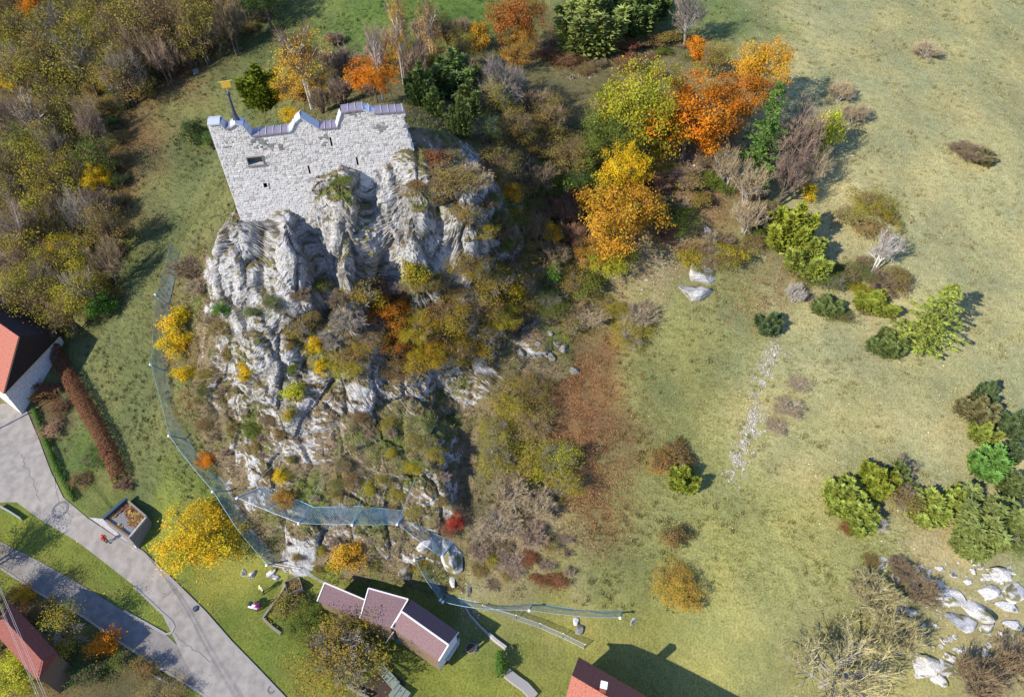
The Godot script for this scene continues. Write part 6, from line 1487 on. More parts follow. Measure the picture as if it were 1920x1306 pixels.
func build_castle():
	var w := base("castle_wall", Vector3(WALL_AT.x, 0, WALL_AT.z), deg_to_rad(WALL_TURN))
	tag(w, "ruined pale rubble castle wall with stepped coping on the limestone cliff", "castle ruin")
	# core of the wall with its openings
	var core := CSGCombiner3D.new()
	core.name = "wall_core"
	var poly := CSGPolygon3D.new()
	poly.name = "wall_body"
	var pts := PackedVector2Array()
	pts.append(Vector2(0.0, 26.0))
	for t in TOP:
		pts.append(Vector2(t[0], t[1]))
	for t in SIDE:
		pts.append(Vector2(t[0], t[1]))
	pts.append(Vector2(18.05, 26.0))
	poly.polygon = pts
	poly.depth = THICK
	poly.material = M.mortar
	core.add_child(poly)
	for o in HOLES:
		var b := CSGBox3D.new()
		b.name = "opening"
		b.operation = CSGShape3D.OPERATION_SUBTRACTION
		b.size = Vector3(o[2], o[3], 1.6)
		b.position = Vector3(o[0] + o[2] * 0.5, o[1] + o[3] * 0.5, 0.0)
		b.material = M.dark if o[2] < 0.4 else M.mortar
		core.add_child(b, true)
	w.add_child(core)
	# facing stones, course by course
	var found := []
	var h := 29.2
	while h < 41.5:
		var low := h < 36.0
		var ch := rng.randf_range(0.19, 0.31) if low else rng.randf_range(0.15, 0.26)
		var s := rng.randf_range(-0.3, 0.0)
		while s < 18.3:
			var ln := rng.randf_range(0.24, 0.56) if low else rng.randf_range(0.18, 0.42)
			var a := maxf(s, -0.02)
			var b := minf(s + ln, side_at(h + ch * 0.5) + 0.04)
			var top := minf(minf(top_at(a), top_at(b)), top_at((a + b) * 0.5))
			s += ln
			if b - a < 0.1 or h + ch * 0.7 > top:
				continue
			var y1 := minf(h + ch, top)
			var clear := true
			for o in HOLES:
				if b > o[0] - 0.03 and a < o[0] + o[2] + 0.03 and y1 > o[1] - 0.03 and h < o[1] + o[3] + 0.03:
					clear = false
			if not clear:
				continue
			# fallen stones leave gaps in the weathered patches below the coping
			if rng.randf() < 0.5 and n_mid.get_noise_2d((a + 31.0) * 5.0, h * 6.0) > 0.34:
				continue
			found.append([a, b, h, y1])
		h += ch
	found.sort_custom(func(p, q): return (p[1] - p[0]) * (p[3] - p[2]) > (q[1] - q[0]) * (q[3] - q[2]))
	var shapes := []
	for k in 6:
		shapes.append(stone_mesh(900 + k))
	var tints := []
	for k in 7:
		var m := grained("facing_%d" % k, Color.WHITE, M.mortar.albedo_texture, 1.4, 0.95)
		m.albedo_color = stone_tint(k * 3.0, 30.0 + k).linear_to_srgb()
		tints.append(m)
	var rest := Soup.new()
	for k in found.size():
		var f: Array = found[k]
		var gap := rng.randf_range(0.008, 0.02)
		var size := Vector3(f[1] - f[0] - gap, f[3] - f[2] - gap, rng.randf_range(0.012, 0.045))
		var at := Vector3((f[0] + f[1]) * 0.5, (f[2] + f[3]) * 0.5, 0.001)
		if k < 280:
			var o := put("stone", shapes[k % 6], tints[k % 7], w, at)
			o.scale = size
			o.rotation.z = rng.randf_range(-0.04, 0.04)
		else:
			var mm: ArrayMesh = shapes[k % 6]
			var vs: PackedVector3Array = mm.surface_get_arrays(0)[Mesh.ARRAY_VERTEX]
			var col := stone_tint(at.x, at.y)
			for q in vs.size():
				rest.v.append(at + vs[q] * size)
				rest.c.append(col)
	var masonry := put("masonry", rest.mesh(), M.stonegrain, w)
	masonry.set_meta("kind", "stuff")
	# quoins at the sharp corner
	var y := 29.5
	var flip := false
	while y < 41.2:
		var ch := rng.randf_range(0.32, 0.46)
		var o := put("quoin", shapes[rng.randi() % 6], tints[rng.randi() % 7], w, Vector3(-0.001, y + ch * 0.5, -0.3 if flip else -0.22))
		o.rotation.y = -PI / 2
		o.scale = Vector3(0.62 if flip else 0.44, ch - 0.02, 0.06)
		flip = not flip
		y += ch
	# metal coping: one sheet after the other along the stepped top
	for k in TOP.size() - 1:
		var a := Vector2(TOP[k][0], TOP[k][1])
		var b := Vector2(TOP[k + 1][0], TOP[k + 1][1])
		var n := maxi(1, int(round(a.distance_to(b) / 0.62)))
		if k == 0 or (k >= 7 and k <= 10):
			n = 1
		var flat := absf(b.y - a.y) < 0.35 * absf(b.x - a.x) and k > 0
		for e in n:
			var p := a.lerp(b, (e + 0.012) / n)
			var q := a.lerp(b, (e + 0.988) / n)
			var s := Soup.new()
			var out := 0.14
			var z0 := out
			var z1 := -THICK - out
			var zm := -THICK * 0.5
			var rise := 0.16
			var up := Vector2(-(q - p).y, (q - p).x).normalized()
			var P0 := [Vector3(p.x, p.y - 0.10, z0), Vector3(p.x, p.y + 0.03, z0), Vector3(p.x + up.x * rise, p.y + up.y * rise + 0.02, zm), Vector3(p.x, p.y + 0.03, z1), Vector3(p.x, p.y - 0.10, z1)]
			var P1 := [Vector3(q.x, q.y - 0.10, z0), Vector3(q.x, q.y + 0.03, z0), Vector3(q.x + up.x * rise, q.y + up.y * rise + 0.02, zm), Vector3(q.x, q.y + 0.03, z1), Vector3(q.x, q.y - 0.10, z1)]
			for t in 4:
				s.quad(P0[t], P0[t + 1], P1[t + 1], P1[t])
			var sheet := put("coping_sheet", s.mesh(), M.copper if flat else M.lead, w)
			if e < n - 1 or flat:
				var seam := Soup.new()
				for t in [1, 2]:
					var d := Vector3(0.05, 0, 0)
					seam.box(P1[t] - d * 0.5, d, Vector3(0, 0.06, 0), P1[t + 1] - P1[t])
				put("seam", seam.mesh(), M.lead, sheet)
	# wooden shutter frame in the large opening, pale surround of the small one
	var fr := Soup.new()
	var o: Array = HOLES[4]
	fr.box(Vector3(o[0] - 0.08, o[1] - 0.1, -0.35), Vector3(o[2] + 0.16, 0, 0), Vector3(0, 0.1, 0), Vector3(0, 0, 0.5))
	fr.box(Vector3(o[0] - 0.02, o[1] + o[3] - 0.03, -0.3), Vector3(o[2] + 0.04, 0, 0), Vector3(0, 0.1, 0), Vector3(0, 0, 0.42))
	fr.box(Vector3(o[0] + o[2] - 0.08, o[1], -0.3), Vector3(0.09, 0, 0), Vector3(0, o[3] - 0.03, 0), Vector3(0, 0, 0.4))
	put("window_frame", fr.mesh(), M.old_wood, w)
	var sh := Soup.new()
	sh.box(Vector3(o[0] + 0.05, o[1] + 0.02, -0.55), Vector3(o[2] - 0.2, 0, 0), Vector3(0, o[3] - 0.1, 0), Vector3(0, 0, 0.06))
	put("window_shutter", sh.mesh(), M.post_dark, w)
	var su := Soup.new()
	o = HOLES[3]
	su.box(Vector3(o[0] - 0.1, o[1] - 0.12, -0.1), Vector3(o[2] + 0.2, 0, 0), Vector3(0, 0.11, 0), Vector3(0, 0, 0.2))
	su.box(Vector3(o[0] - 0.1, o[1], -0.1), Vector3(0.09, 0, 0), Vector3(0, o[3], 0), Vector3(0, 0, 0.19))
	su.box(Vector3(o[0] + o[2] + 0.01, o[1], -0.1), Vector3(0.09, 0, 0), Vector3(0, o[3], 0), Vector3(0, 0, 0.19))
	put("window_surround", su.mesh(), M.render_white, w)
	# spire with ball and gilded vane
	var sp := Soup.new()
	var x := 2.36
	var prof := [[0.34, 41.3], [0.2, 41.75], [0.14, 42.3], [0.10, 43.4], [0.085, 43.55], [0.13, 43.6], [0.06, 43.66]]
	for k in prof.size() - 1:
		sp.tube(Vector3(x, prof[k][1], -0.62), Vector3(x, prof[k + 1][1], -0.62), prof[k][0], prof[k + 1][0], 10)
	var spire := put("spire", sp.mesh(), M.spire_paint, w)
	var ball := SphereMesh.new()
	ball.radius = 0.19
	ball.height = 0.38
	put("ball", ball, M.spire_paint, spire, Vector3(x, 43.8, -0.62))
	var vane := Soup.new()
	vane.tube(Vector3(x, 43.9, -0.62), Vector3(x, 44.95, -0.62), 0.03, 0.02, 6)
	vane.tube(Vector3(x - 0.55, 44.92, -0.5), Vector3(x + 0.6, 44.92, -0.74), 0.035, 0.035, 6, Color.WHITE, true)
	vane.box(Vector3(x - 0.34, 44.35, -0.53), Vector3(0.75, 0, -0.15), Vector3(0, 0.5, 0), Vector3(0.01, 0, 0.03))
	put("weather_vane", vane.mesh(), M.gilt, spire)

# ==================================================================== buildings
func prism(bottom: Array, top: Array) -> ArrayMesh:
	# closed solid between two rings with the same number of points
	var s := Soup.new()
	var n := bottom.size()
	for k in n:
		var q := (k + 1) % n
		s.quad(bottom[k], top[k], top[q], bottom[q])
	for k in range(1, n - 1):
		s.tri(top[0], top[k + 1], top[k])
		s.tri(bottom[0], bottom[k], bottom[k + 1])
	return s.mesh()

func slab(a: Vector3, b: Vector3, c: Vector3, d: Vector3, thick: float) -> ArrayMesh:
	var n := (b - a).cross(d - a).normalized()
	if n.y < 0.0:
		n = -n
	n *= thick
	return prism([a - n, b - n, c - n, d - n], [a, b, c, d])

func drop(p: Vector3, y: float) -> Vector3:
	return Vector3(p.x, y, p.z)

func edge_bar(parent: Node3D, called: String, a: Vector3, b: Vector3, w: float, m: Material):
	var s := Soup.new()
	var d := (b - a).normalized()
	var side := d.cross(Vector3.UP).normalized() * w
	s.box(a - side * 0.5 + Vector3(0, 0.006, 0), b - a, side, Vector3(0, 0.07, 0))
	put(called, s.mesh(), m, parent)

func tile_rows(parent: Node3D, eave0: Vector3, eave1: Vector3, ridge0: Vector3, ridge1: Vector3, m: Material, pitch := 0.34):
	# courses of tiles as stepped bands lying on the roof plane; each course is a piece of its own
	var n := maxi(3, int(eave0.distance_to(ridge0) / pitch))
	var nr := (eave1 - eave0).cross(ridge0 - eave0).normalized()
	if nr.y < 0.0:
		nr = -nr
	for k in n:
		var a := eave0.lerp(ridge0, float(k) / n)
		var b := eave1.lerp(ridge1, float(k) / n)
		var c := eave1.lerp(ridge1, float(k + 1) / n)
		var d := eave0.lerp(ridge0, float(k + 1) / n)
		var s := Soup.new()
		s.quad(a + nr * 0.055, b + nr * 0.055, c + nr * 0.012, d + nr * 0.012)
		s.quad(a + nr * 0.004, b + nr * 0.004, b + nr * 0.055, a + nr * 0.055)
		put("tile_course", s.mesh(), m, parent)

func house(called: String, label: String, ring: Array, eave: float, ridge: Array, faces: Array, ground: float, wall_in: float, wall := "render_white") -> Node3D:
	# ring: eave corners, ridge: points; faces: lists of [indices into ring+ridge, material name]
	var ctr := Vector3.ZERO
	for p in ring:
		ctr += p / ring.size()
	var o := base(called, Vector3(ctr.x, ground, ctr.z))
	tag(o, label, "house")
	var all := []
	for p in ring:
		all.append(Vector3(p.x, eave, p.z) - o.position)
	for p in ridge:
		all.append(p - o.position)
	var low := []
	var top := []
	for k in ring.size():
		var p: Vector3 = all[k]
		var q := Vector3(p.x, 0, p.z)
		q = q - q.normalized() * wall_in
		low.append(Vector3(q.x, -1.2, q.z))
		top.append(Vector3(q.x, eave - ground - 0.02, q.z))
	put("wall", prism(low, top), M[wall], o)
	for f in faces:
		var s := Soup.new()
		var ids: Array = f[0]
		var nn: Vector3 = (all[ids[1]] - all[ids[0]]).cross(all[ids[2]] - all[ids[0]]).normalized()
		if nn.y < 0.0:
			nn = -nn
		var t := []
		var b := []
		for i in ids:
			t.append(all[i])
			b.append(all[i] - nn * 0.16)
		var r := put("roof", prism(b, t), M[f[1]], o)
		if ids.size() == 4:
			tile_rows(r, all[ids[0]], all[ids[1]], all[ids[3]], all[ids[2]], M[f[1]])
		elif ids.size() == 3:
			tile_rows(r, all[ids[0]], all[ids[1]], all[ids[2]].lerp(all[ids[0]], 0.02), all[ids[2]].lerp(all[ids[1]], 0.02), M[f[1]])
	return o

func build_buildings():
	# ---- three sheds in a row below the rock
	for d in SHEDS:
		var r: Array = d.roof
		var g: float = d.ground
		var ctr: Vector3 = (r[0] + r[2]) * 0.5
		var o := base("garden_shed", Vector3(ctr.x, g, ctr.z))
		tag(o, d.label, "shed")
		var q := []
		for p in r:
			q.append(p - o.position)
		var low := []
		var top := []
		for p in q:
			var e := Vector3(p.x, 0, p.z)
			e -= e.normalized() * 0.3
			low.append(Vector3(e.x, -0.8, e.z))
			top.append(Vector3(e.x, p.y - 0.16, e.z))
		put("wall", prism(low, top), M.wood, o)
		var roof := put("roof", slab(q[0], q[1], q[2], q[3], 0.14), M.shed_roof, o)
		edge_bar(roof, "edge_trim", q[0], q[1], 0.12, M.trim_white)
		edge_bar(roof, "edge_trim", q[3], q[0], 0.12, M.trim_white)
		if d.trim > 2:
			edge_bar(roof, "edge_trim", q[1], q[2], 0.12, M.trim_white)
	# ---- gabled shed
	var G: Dictionary = GABLE
	var gc: Vector3 = (G.e[0] + G.e[2]) * 0.5
	var go := base("garden_shed", Vector3(gc.x, G.ground, gc.z))
	tag(go, "long gabled shed with purple-brown roof and pale gable end on the terrace", "shed")
	var E := []
	for p in G.e:
		E.append(p - go.position)
	var R := []
	for p in G.ridge:
		R.append(p - go.position)
	var lo := []
	var hi := []
	for p in E:
		var e := Vector3(p.x, 0, p.z)
		e -= e.normalized() * 0.32
		lo.append(Vector3(e.x, -0.8, e.z))
		hi.append(Vector3(e.x, p.y - 0.05, e.z))
	put("wall", prism(lo, hi), M.wood, go)
	var gb := Soup.new()
	var g0: Vector3 = hi[1]
	var g1: Vector3 = hi[2]
	var gt: Vector3 = Vector3((g0.x + g1.x) * 0.5, R[1].y - 0.2, (g0.z + g1.z) * 0.5)
	gb.tri(g0, gt, g1)
	gb.quad(drop(g0, -0.6) * 1.003, g0 * 1.003, g1 * 1.003, drop(g1, -0.6) * 1.003)
	put("gable", gb.mesh(), M.render_white, go)
	var ra := put("roof", slab(E[0], E[1], R[1], R[0], 0.12), M.shed_roof, go)
	var rb := put("roof", slab(E[3], E[2], R[1], R[0], 0.12), M.shed_roof, go)
	edge_bar(rb, "ridge_cap", R[0], R[1], 0.16, M.trim_white)
	edge_bar(rb, "edge_trim", E[3], R[0], 0.14, M.trim_white)
	edge_bar(rb, "edge_trim", E[2], R[1], 0.12, M.trim_white)
	edge_bar(ra, "edge_trim", E[1], R[1], 0.10, M.trim_white)
	# terrace slab at the gable with a dark tub on it
	var ts := []
	for p in TERRACE:
		ts.append(p)
	var tt := []
	for p in ts:
		tt.append(p + Vector3(0, 0.28, 0))
	var terr := put("terrace", prism(ts, tt), M.concrete)
	tag(terr, "pale concrete terrace slab under the gable of the shed", "terrace")
	# ---- houses
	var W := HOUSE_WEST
	var hw := house("house", "white house with hipped roof, shaded slopes coloured dark brown, one red slope, beside the lane", W.ring, W.eave, W.ridge, [[[0, 1, 5, 4], "shaded_tile"], [[1, 2, 5], "shaded_tile"], [[2, 3, 4, 5], "red_tile"]], W.ground, 0.5)
	var S := HOUSE_SOUTH
	var hs := house("house", "house with orange-red tiled gable roof and small white roof hatch", S.ring, S.eave, S.ridge, [[[0, 1, 5, 4], "red_tile"], [[3, 2, 5, 4], "red_tile"]], S.ground, 0.5)
	var bp := hs.position
	for pr in [[0, 3, 4], [1, 2, 5]]:
		var allp := [S.ring[0], S.ring[1], S.ring[2], S.ring[3], S.ridge[0], S.ridge[1]]
		var pa: Vector3 = Vector3(allp[pr[0]].x, S.eave, allp[pr[0]].z) - bp
		var pb: Vector3 = Vector3(allp[pr[1]].x, S.eave, allp[pr[1]].z) - bp
		var pc: Vector3 = allp[pr[2]] - bp
		var gs := Soup.new()
		gs.tri(pa * 0.96, pc * 0.96, pb * 0.96)
		put("gable", gs.mesh(), M.render_white, hs)
	var ch := Soup.new()
	var cp: Vector3 = S.chimney - bp
	ch.box(cp - Vector3(0.28, 0.9, 0.28), Vector3(0.56, 0, 0.14), Vector3(0, 1.9, 0), Vector3(-0.14, 0, 0.56))
	var chim := put("chimney", ch.mesh(), M.dull_red_tile, hs)
	var cc := Soup.new()
	cc.box(cp + Vector3(-0.3, 1.01, -0.3), Vector3(0.6, 0, 0.15), Vector3(0, 0.1, 0), Vector3(-0.15, 0, 0.6))
	put("chimney_cap", cc.mesh(), M.cap_white, chim)
	var V := HOUSE_SW
	house("house", "old house with dull red hipped roof under the overhead wires", V.ring, V.eave, V.ridge, [[[0, 1, 5, 4], "dull_red_tile"], [[1, 2, 5], "dull_red_tile"], [[2, 3, 4, 5], "dull_red_tile"]], V.ground, 0.4, "wood")
	# ---- flat garage with rubbish on its roof
	var r: Array = GARAGE.roof
	var gg: float = GARAGE.ground
	var c0: Vector3 = (r[0] + r[2]) * 0.5
	var ga := base("garage", Vector3(c0.x, gg, c0.z))
	tag(ga, "flat-roofed concrete garage with leaf litter on the roof beside the lane", "garage")
	var bl := []
	var tl := []
	for p in r:
		var e: Vector3 = p - ga.position
		bl.append(Vector3(e.x, -1.5, e.z))
		tl.append(Vector3(e.x, e.y - 0.2, e.z))
	put("wall", prism(bl, tl), M.concrete_dark, ga)
	for k in 4:
		var a: Vector3 = tl[k]
		var b: Vector3 = tl[(k + 1) % 4]
		var inw: Vector3 = (-(a + b) * 0.5)
		inw.y = 0.0
		inw = inw.normalized() * (0.2 if k != 0 else 0.34)
		var s := Soup.new()
		s.box(a, b - a, Vector3(0, 0.24 if k != 0 else 0.5, 0), inw)
		put("parapet", s.mesh(), [M.post_dark, M.old_wood, M.concrete, M.wood][k], ga)
	var ls := Soup.new()
	for k in 1400:
		var u := rng.randf_range(0.06, 0.94)
		var w := rng.randf_range(0.06, 0.94)
		var p: Vector3 = tl[0].lerp(tl[1], u).lerp(tl[3].lerp(tl[2], u), w)
		var patchy := n_fine.get_noise_2d(p.x * 0.9 + 9.0, p.z * 0.9)
		var gx: float = u
		if patchy + gx * 0.9 < 0.28:
			continue
		var t := rng.randf() * TAU
		var l := rng.randf_range(0.05, 0.14)
		var e := Vector3(cos(t), rng.randf_range(-0.2, 0.5), sin(t)) * l
		var f := Vector3(-sin(t), rng.randf_range(-0.2, 0.5), cos(t)) * l
		p.y += rng.randf_range(0.04, 0.14)
		var col := Color(0.16, 0.07, 0.04).lerp(Color(0.42, 0.28, 0.08), clampf(patchy * 2.0 + rng.randf() * 0.5, 0.0, 1.0))
		ls.quad(p - e, p + f, p + e, p - f, col)
	var lm := put("leaf_litter", ls.mesh(), M.blades, ga)
	lm.set_meta("kind", "stuff")

# ==================================================================== rockfall nets and fences
func net_panel(b0: Vector3, b1: Vector3, t0: Vector3, t1: Vector3, mesh_w: float, wire: float, sag := 0.25) -> ArrayMesh:
	var s := Soup.new()
	var nu := maxi(2, int(b0.distance_to(b1) / mesh_w))
	var nv := maxi(2, int(b0.distance_to(t0) / mesh_w))
	var nrm := (b1 - b0).cross(t0 - b0).normalized()
	var grid := []
	for i in nu + 1:
		var col := []
		var u := float(i) / nu
		for j in nv + 1:
			var w := float(j) / nv
			var p := b0.lerp(b1, u).lerp(t0.lerp(t1, u), w)
			var bulge := sin(u * PI) * sin(w * PI)
			p += nrm * bulge * sag * 0.8 - Vector3(0, sag * 0.5 * sin(u * PI) * w, 0)
			col.append(p)
		grid.append(col)
	var hw := nrm.cross((b1 - b0).normalized()).normalized() * wire * 0.5
	var hu := (b1 - b0).normalized() * wire * 0.5
	for i in nu + 1:
		for j in nv + 1:
			var p: Vector3 = grid[i][j]
			if i < nu and j < nv:
				var q: Vector3 = grid[i + 1][j + 1]
				s.quad(p - hu, p + hu, q + hu, q - hu)
				var a: Vector3 = grid[i + 1][j]
				var b: Vector3 = grid[i][j + 1]
				s.quad(a - hu, a + hu, b + hu, b - hu)
			if i < nu and (j == 0 or j == nv):
				var q: Vector3 = grid[i + 1][j]
				s.tube(p, q, 0.02, 0.02, 4)
	return s.mesh()

func build_nets():
	for d in NETS:
		var first: Vector3 = d.base[0]
		var o := base(d.name, g3(first.x, first.z))
		tag(o, d.label, "fence")
		var bs := []
		var ts := []
		for k in d.base.size():
			var b: Vector3 = d.base[k]
			b.y = hgt(b.x, b.z) + d.get("lift", 0.0)
			bs.append(b - o.position)
			var t: Vector3 = d.top[k]
			ts.append(bs[k] + t)
		for k in bs.size():
			if d.post[k]:
				var s := Soup.new()
				s.tube(bs[k] - Vector3(0, 0.4, 0), ts[k], d.thick, d.thick * 0.85, 8, Color.WHITE, true)
				var p := put("post", s.mesh(), M[d.post_mat], o)
				var c := Soup.new()
				var dir: Vector3 = (ts[k] - bs[k]).normalized()
				c.tube(ts[k] - dir * 0.02, ts[k] + dir * d.thick * 2.2, d.thick * 1.5, d.thick * 1.4, 8, Color.WHITE, true)
				put("post_cap", c.mesh(), M.cap_white, p)
				if d.stay:
					var w := Soup.new()
					var foot: Vector3 = bs[k] - Vector3(dir.x, 0, dir.z).normalized() * 2.6
					var wf := foot + o.position
					foot.y = base_h(wf.x, wf.z) - o.position.y
					w.tube(ts[k], foot, 0.02, 0.02, 4)
					put("stay_cable", w.mesh(), M.net_wire, o)
			if k < bs.size() - 1:
				put("net_panel", net_panel(bs[k], bs[k + 1], ts[k], ts[k + 1], d.mesh, d.wire, d.sag), M[d.net_mat], o)

# ==================================================================== plants
var shapes := {}      # name -> [crown mesh, trunk mesh, twig mesh or null]

func leaf_soup(sd: int, centre: float, rh: float, rv: float, lobes: int, clumps: int, per: int, size: float, spread: float, inner := 0.25) -> Soup:
	var r := RandomNumberGenerator.new()
	r.seed = sd
	var s := Soup.new()
	var lob := []
	for k in lobes:
		var t := TAU * (k + r.randf() * 0.8) / lobes
		var q := r.randf_range(0.35, 0.62)
		lob.append([Vector3(cos(t) * rh * q, r.randf_range(-0.45, 0.55) * rv, sin(t) * rh * q), r.randf_range(0.40, 0.62)])
	lob.append([Vector3(0, rv * 0.38, 0), 0.6])
	for k in clumps:
		var l: Array = lob[r.randi() % lob.size()]
		var dir := Vector3(r.randfn(), r.randfn() * 0.9 + 0.35, r.randfn()).normalized()
		var depth := 1.0 if r.randf() > inner else r.randf_range(0.4, 0.9)
		var c: Vector3 = l[0] + dir * Vector3(rh, rv, rh) * l[1] * depth * r.randf_range(0.85, 1.12)
		c.y += centre
		var tone := r.randf_range(0.74, 1.0)
		var warm := r.randf_range(-0.12, 0.12)
		var sp := spread * r.randf_range(0.7, 1.3)
		for e in int(per * r.randf_range(0.6, 1.4)):
			var p := c + Vector3(r.randfn() * sp, r.randfn() * sp * 0.7, r.randfn() * sp)
			if p.y < 0.01:
				continue
			var n := (dir + Vector3(r.randfn(), r.randfn(), r.randfn()) * 0.7 + Vector3(0, 0.5, 0)).normalized()
			var u := n.cross(Vector3(r.randfn(), r.randfn(), r.randfn())).normalized()
			var w := n.cross(u)
			var q := size * r.randf_range(0.45, 1.45)
			var b := clampf(tone * r.randf_range(0.78, 1.1), 0.0, 1.0)
			var col := Color(clampf(b * (1.0 + warm + r.randf_range(-0.1, 0.1)), 0.0, 1.0), b * (1.0 - warm * 0.5), b * r.randf_range(0.6, 1.0))
			s.quad(p - u * q, p + w * q * 0.62, p + u * q, p - w * q * 0.62, col)
	return s

func limb(s: Soup, a: Vector3, b: Vector3, ra: float, rb: float, bend: Vector3, n := 3, sides := 5):
	var p := a
	var r := ra
	for k in n:
		var t := float(k + 1) / n
		var q := a.lerp(b, t) + bend * sin(t * PI)
		var rr := lerpf(ra, rb, t)
		s.tube(p, q, r, rr, sides)
		p = q
		r = rr

func branchy(sd: int, stems: int, thin: float, counts: Array, spread: float, trunk_h: float) -> Array:
	# wood (trunk, limbs) and twigs of a leafless tree, one unit high and 0.4 wide
	var r := RandomNumberGenerator.new()
	r.seed = sd
	var wood := []
	var twig := []
	for k in stems:
		var t := TAU * (k + r.randf() * 0.7) / stems
		var lean: float = 0.08 if stems == 1 else spread
		var d := Vector3(cos(t) * lean, 1.0, sin(t) * lean).normalized()
		var a := Vector3(cos(t), 0, sin(t)) * (0.0 if stems == 1 else 0.03)
		var b := a + d * trunk_h
		wood.append([a - Vector3(0, 0.05, 0), b, thin * 6.0, thin * 4.0])
		for i in counts[0]:
			var t1: float = TAU * (i + r.randf()) / counts[0]
			var up := r.randf_range(0.25, 0.95)
			var d1 := (d * up + Vector3(cos(t1), 0.1, sin(t1)) * r.randf_range(0.5, 1.05)).normalized()
			var a1 := a.lerp(b, r.randf_range(0.45, 1.0))
			var l1 := r.randf_range(0.22, 0.36)
			var b1 := a1 + d1 * l1
			wood.append([a1, b1, thin * 3.0, thin * 1.8])
			for j in counts[1]:
				var d2 := (d1 + Vector3(r.randfn(), r.randfn() * 0.7 + 0.25, r.randfn()) * 0.55).normalized()
				var a2 := a1.lerp(b1, r.randf_range(0.3, 1.0))
				var b2 := a2 + d2 * r.randf_range(0.13, 0.22)
				wood.append([a2, b2, thin * 1.6, thin * 0.9])
				for m in counts[2]:
					var d3 := (d2 + Vector3(r.randfn(), r.randfn() * 0.7 + 0.2, r.randfn()) * 0.6).normalized()
					var a3 := a2.lerp(b2, r.randf_range(0.25, 1.0))
					var b3 := a3 + d3 * r.randf_range(0.08, 0.15)
					twig.append([a3, b3, thin * 0.8])
					for q in counts[3]:
						var d4 := (d3 + Vector3(r.randfn(), r.randfn() * 0.7 + 0.15, r.randfn()) * 0.65).normalized()
						var a4 := a3.lerp(b3, r.randf_range(0.3, 1.0))
						twig.append([a4, a4 + d4 * r.randf_range(0.05, 0.11), thin * 0.6])
	var hi := 0.0
	var wide := 0.0
	for t in twig:
		hi = maxf(hi, t[1].y)
		wide = maxf(wide, Vector2(t[1].x, t[1].z).length())
	var f := Vector3(0.42 / wide, 1.0 / hi, 0.42 / wide)
	var sw := Soup.new()
	for w in wood:
		sw.tube(w[0] * f, w[1] * f, w[2], w[3], 5)
	var st := Soup.new()
	for t in twig:
		var b := r.randf_range(0.55, 1.0)
		st.tube(t[0] * f, t[1] * f, t[2], t[2] * 0.35, 3, Color(b, b * r.randf_range(0.94, 1.0), b * r.randf_range(0.88, 1.0)))
	return [sw, st]

func juniper_soup(sd: int, leaders: int, per: int, size: float, upright: float) -> Soup:
	var r := RandomNumberGenerator.new()
	r.seed = sd
	var s := Soup.new()
	for k in leaders:
		var t := TAU * (k + r.randf()) / leaders
		var q := sqrt(r.randf()) * 0.30 if k > 0 else 0.0
		var tip_h := (1.0 - q * 1.3) * r.randf_range(0.75, 1.02)
		var a := Vector3(cos(t) * q * 0.5, 0.02, sin(t) * q * 0.5)
		var b := Vector3(cos(t) * q * 1.15, tip_h, sin(t) * q * 1.15)
		var tone := r.randf_range(0.65, 1.0)
		for e in per:
			var w := pow(r.randf(), 0.75)
			var rad := 0.17 * (1.0 - w * 0.86)
			var t2 := r.randf() * TAU
			var out := Vector3(cos(t2), 0, sin(t2))
			var p := a.lerp(b, w) + out * rad * sqrt(r.randf_range(0.25, 1.0))
			var d := (out * r.randf_range(0.5, 1.1) + Vector3(0, upright * r.randf_range(0.4, 1.3), 0) + Vector3(r.randfn(), r.randfn(), r.randfn()) * 0.25).normalized()
			var side := d.cross(Vector3(r.randfn(), r.randfn(), r.randfn())).normalized()
			var l := size * r.randf_range(0.7, 1.5)
			var c := clampf(tone * r.randf_range(0.55, 1.15), 0.0, 1.0)
			var col := Color(c * r.randf_range(0.8, 1.0), c, c * r.randf_range(0.7, 1.0))
			s.tri(p - side * l * 0.28, p + side * l * 0.28, p + d * l, col)
			var side2 := d.cross(side) * l * 0.28
			s.tri(p - side2, p + side2, p + d * l, col)
	return s

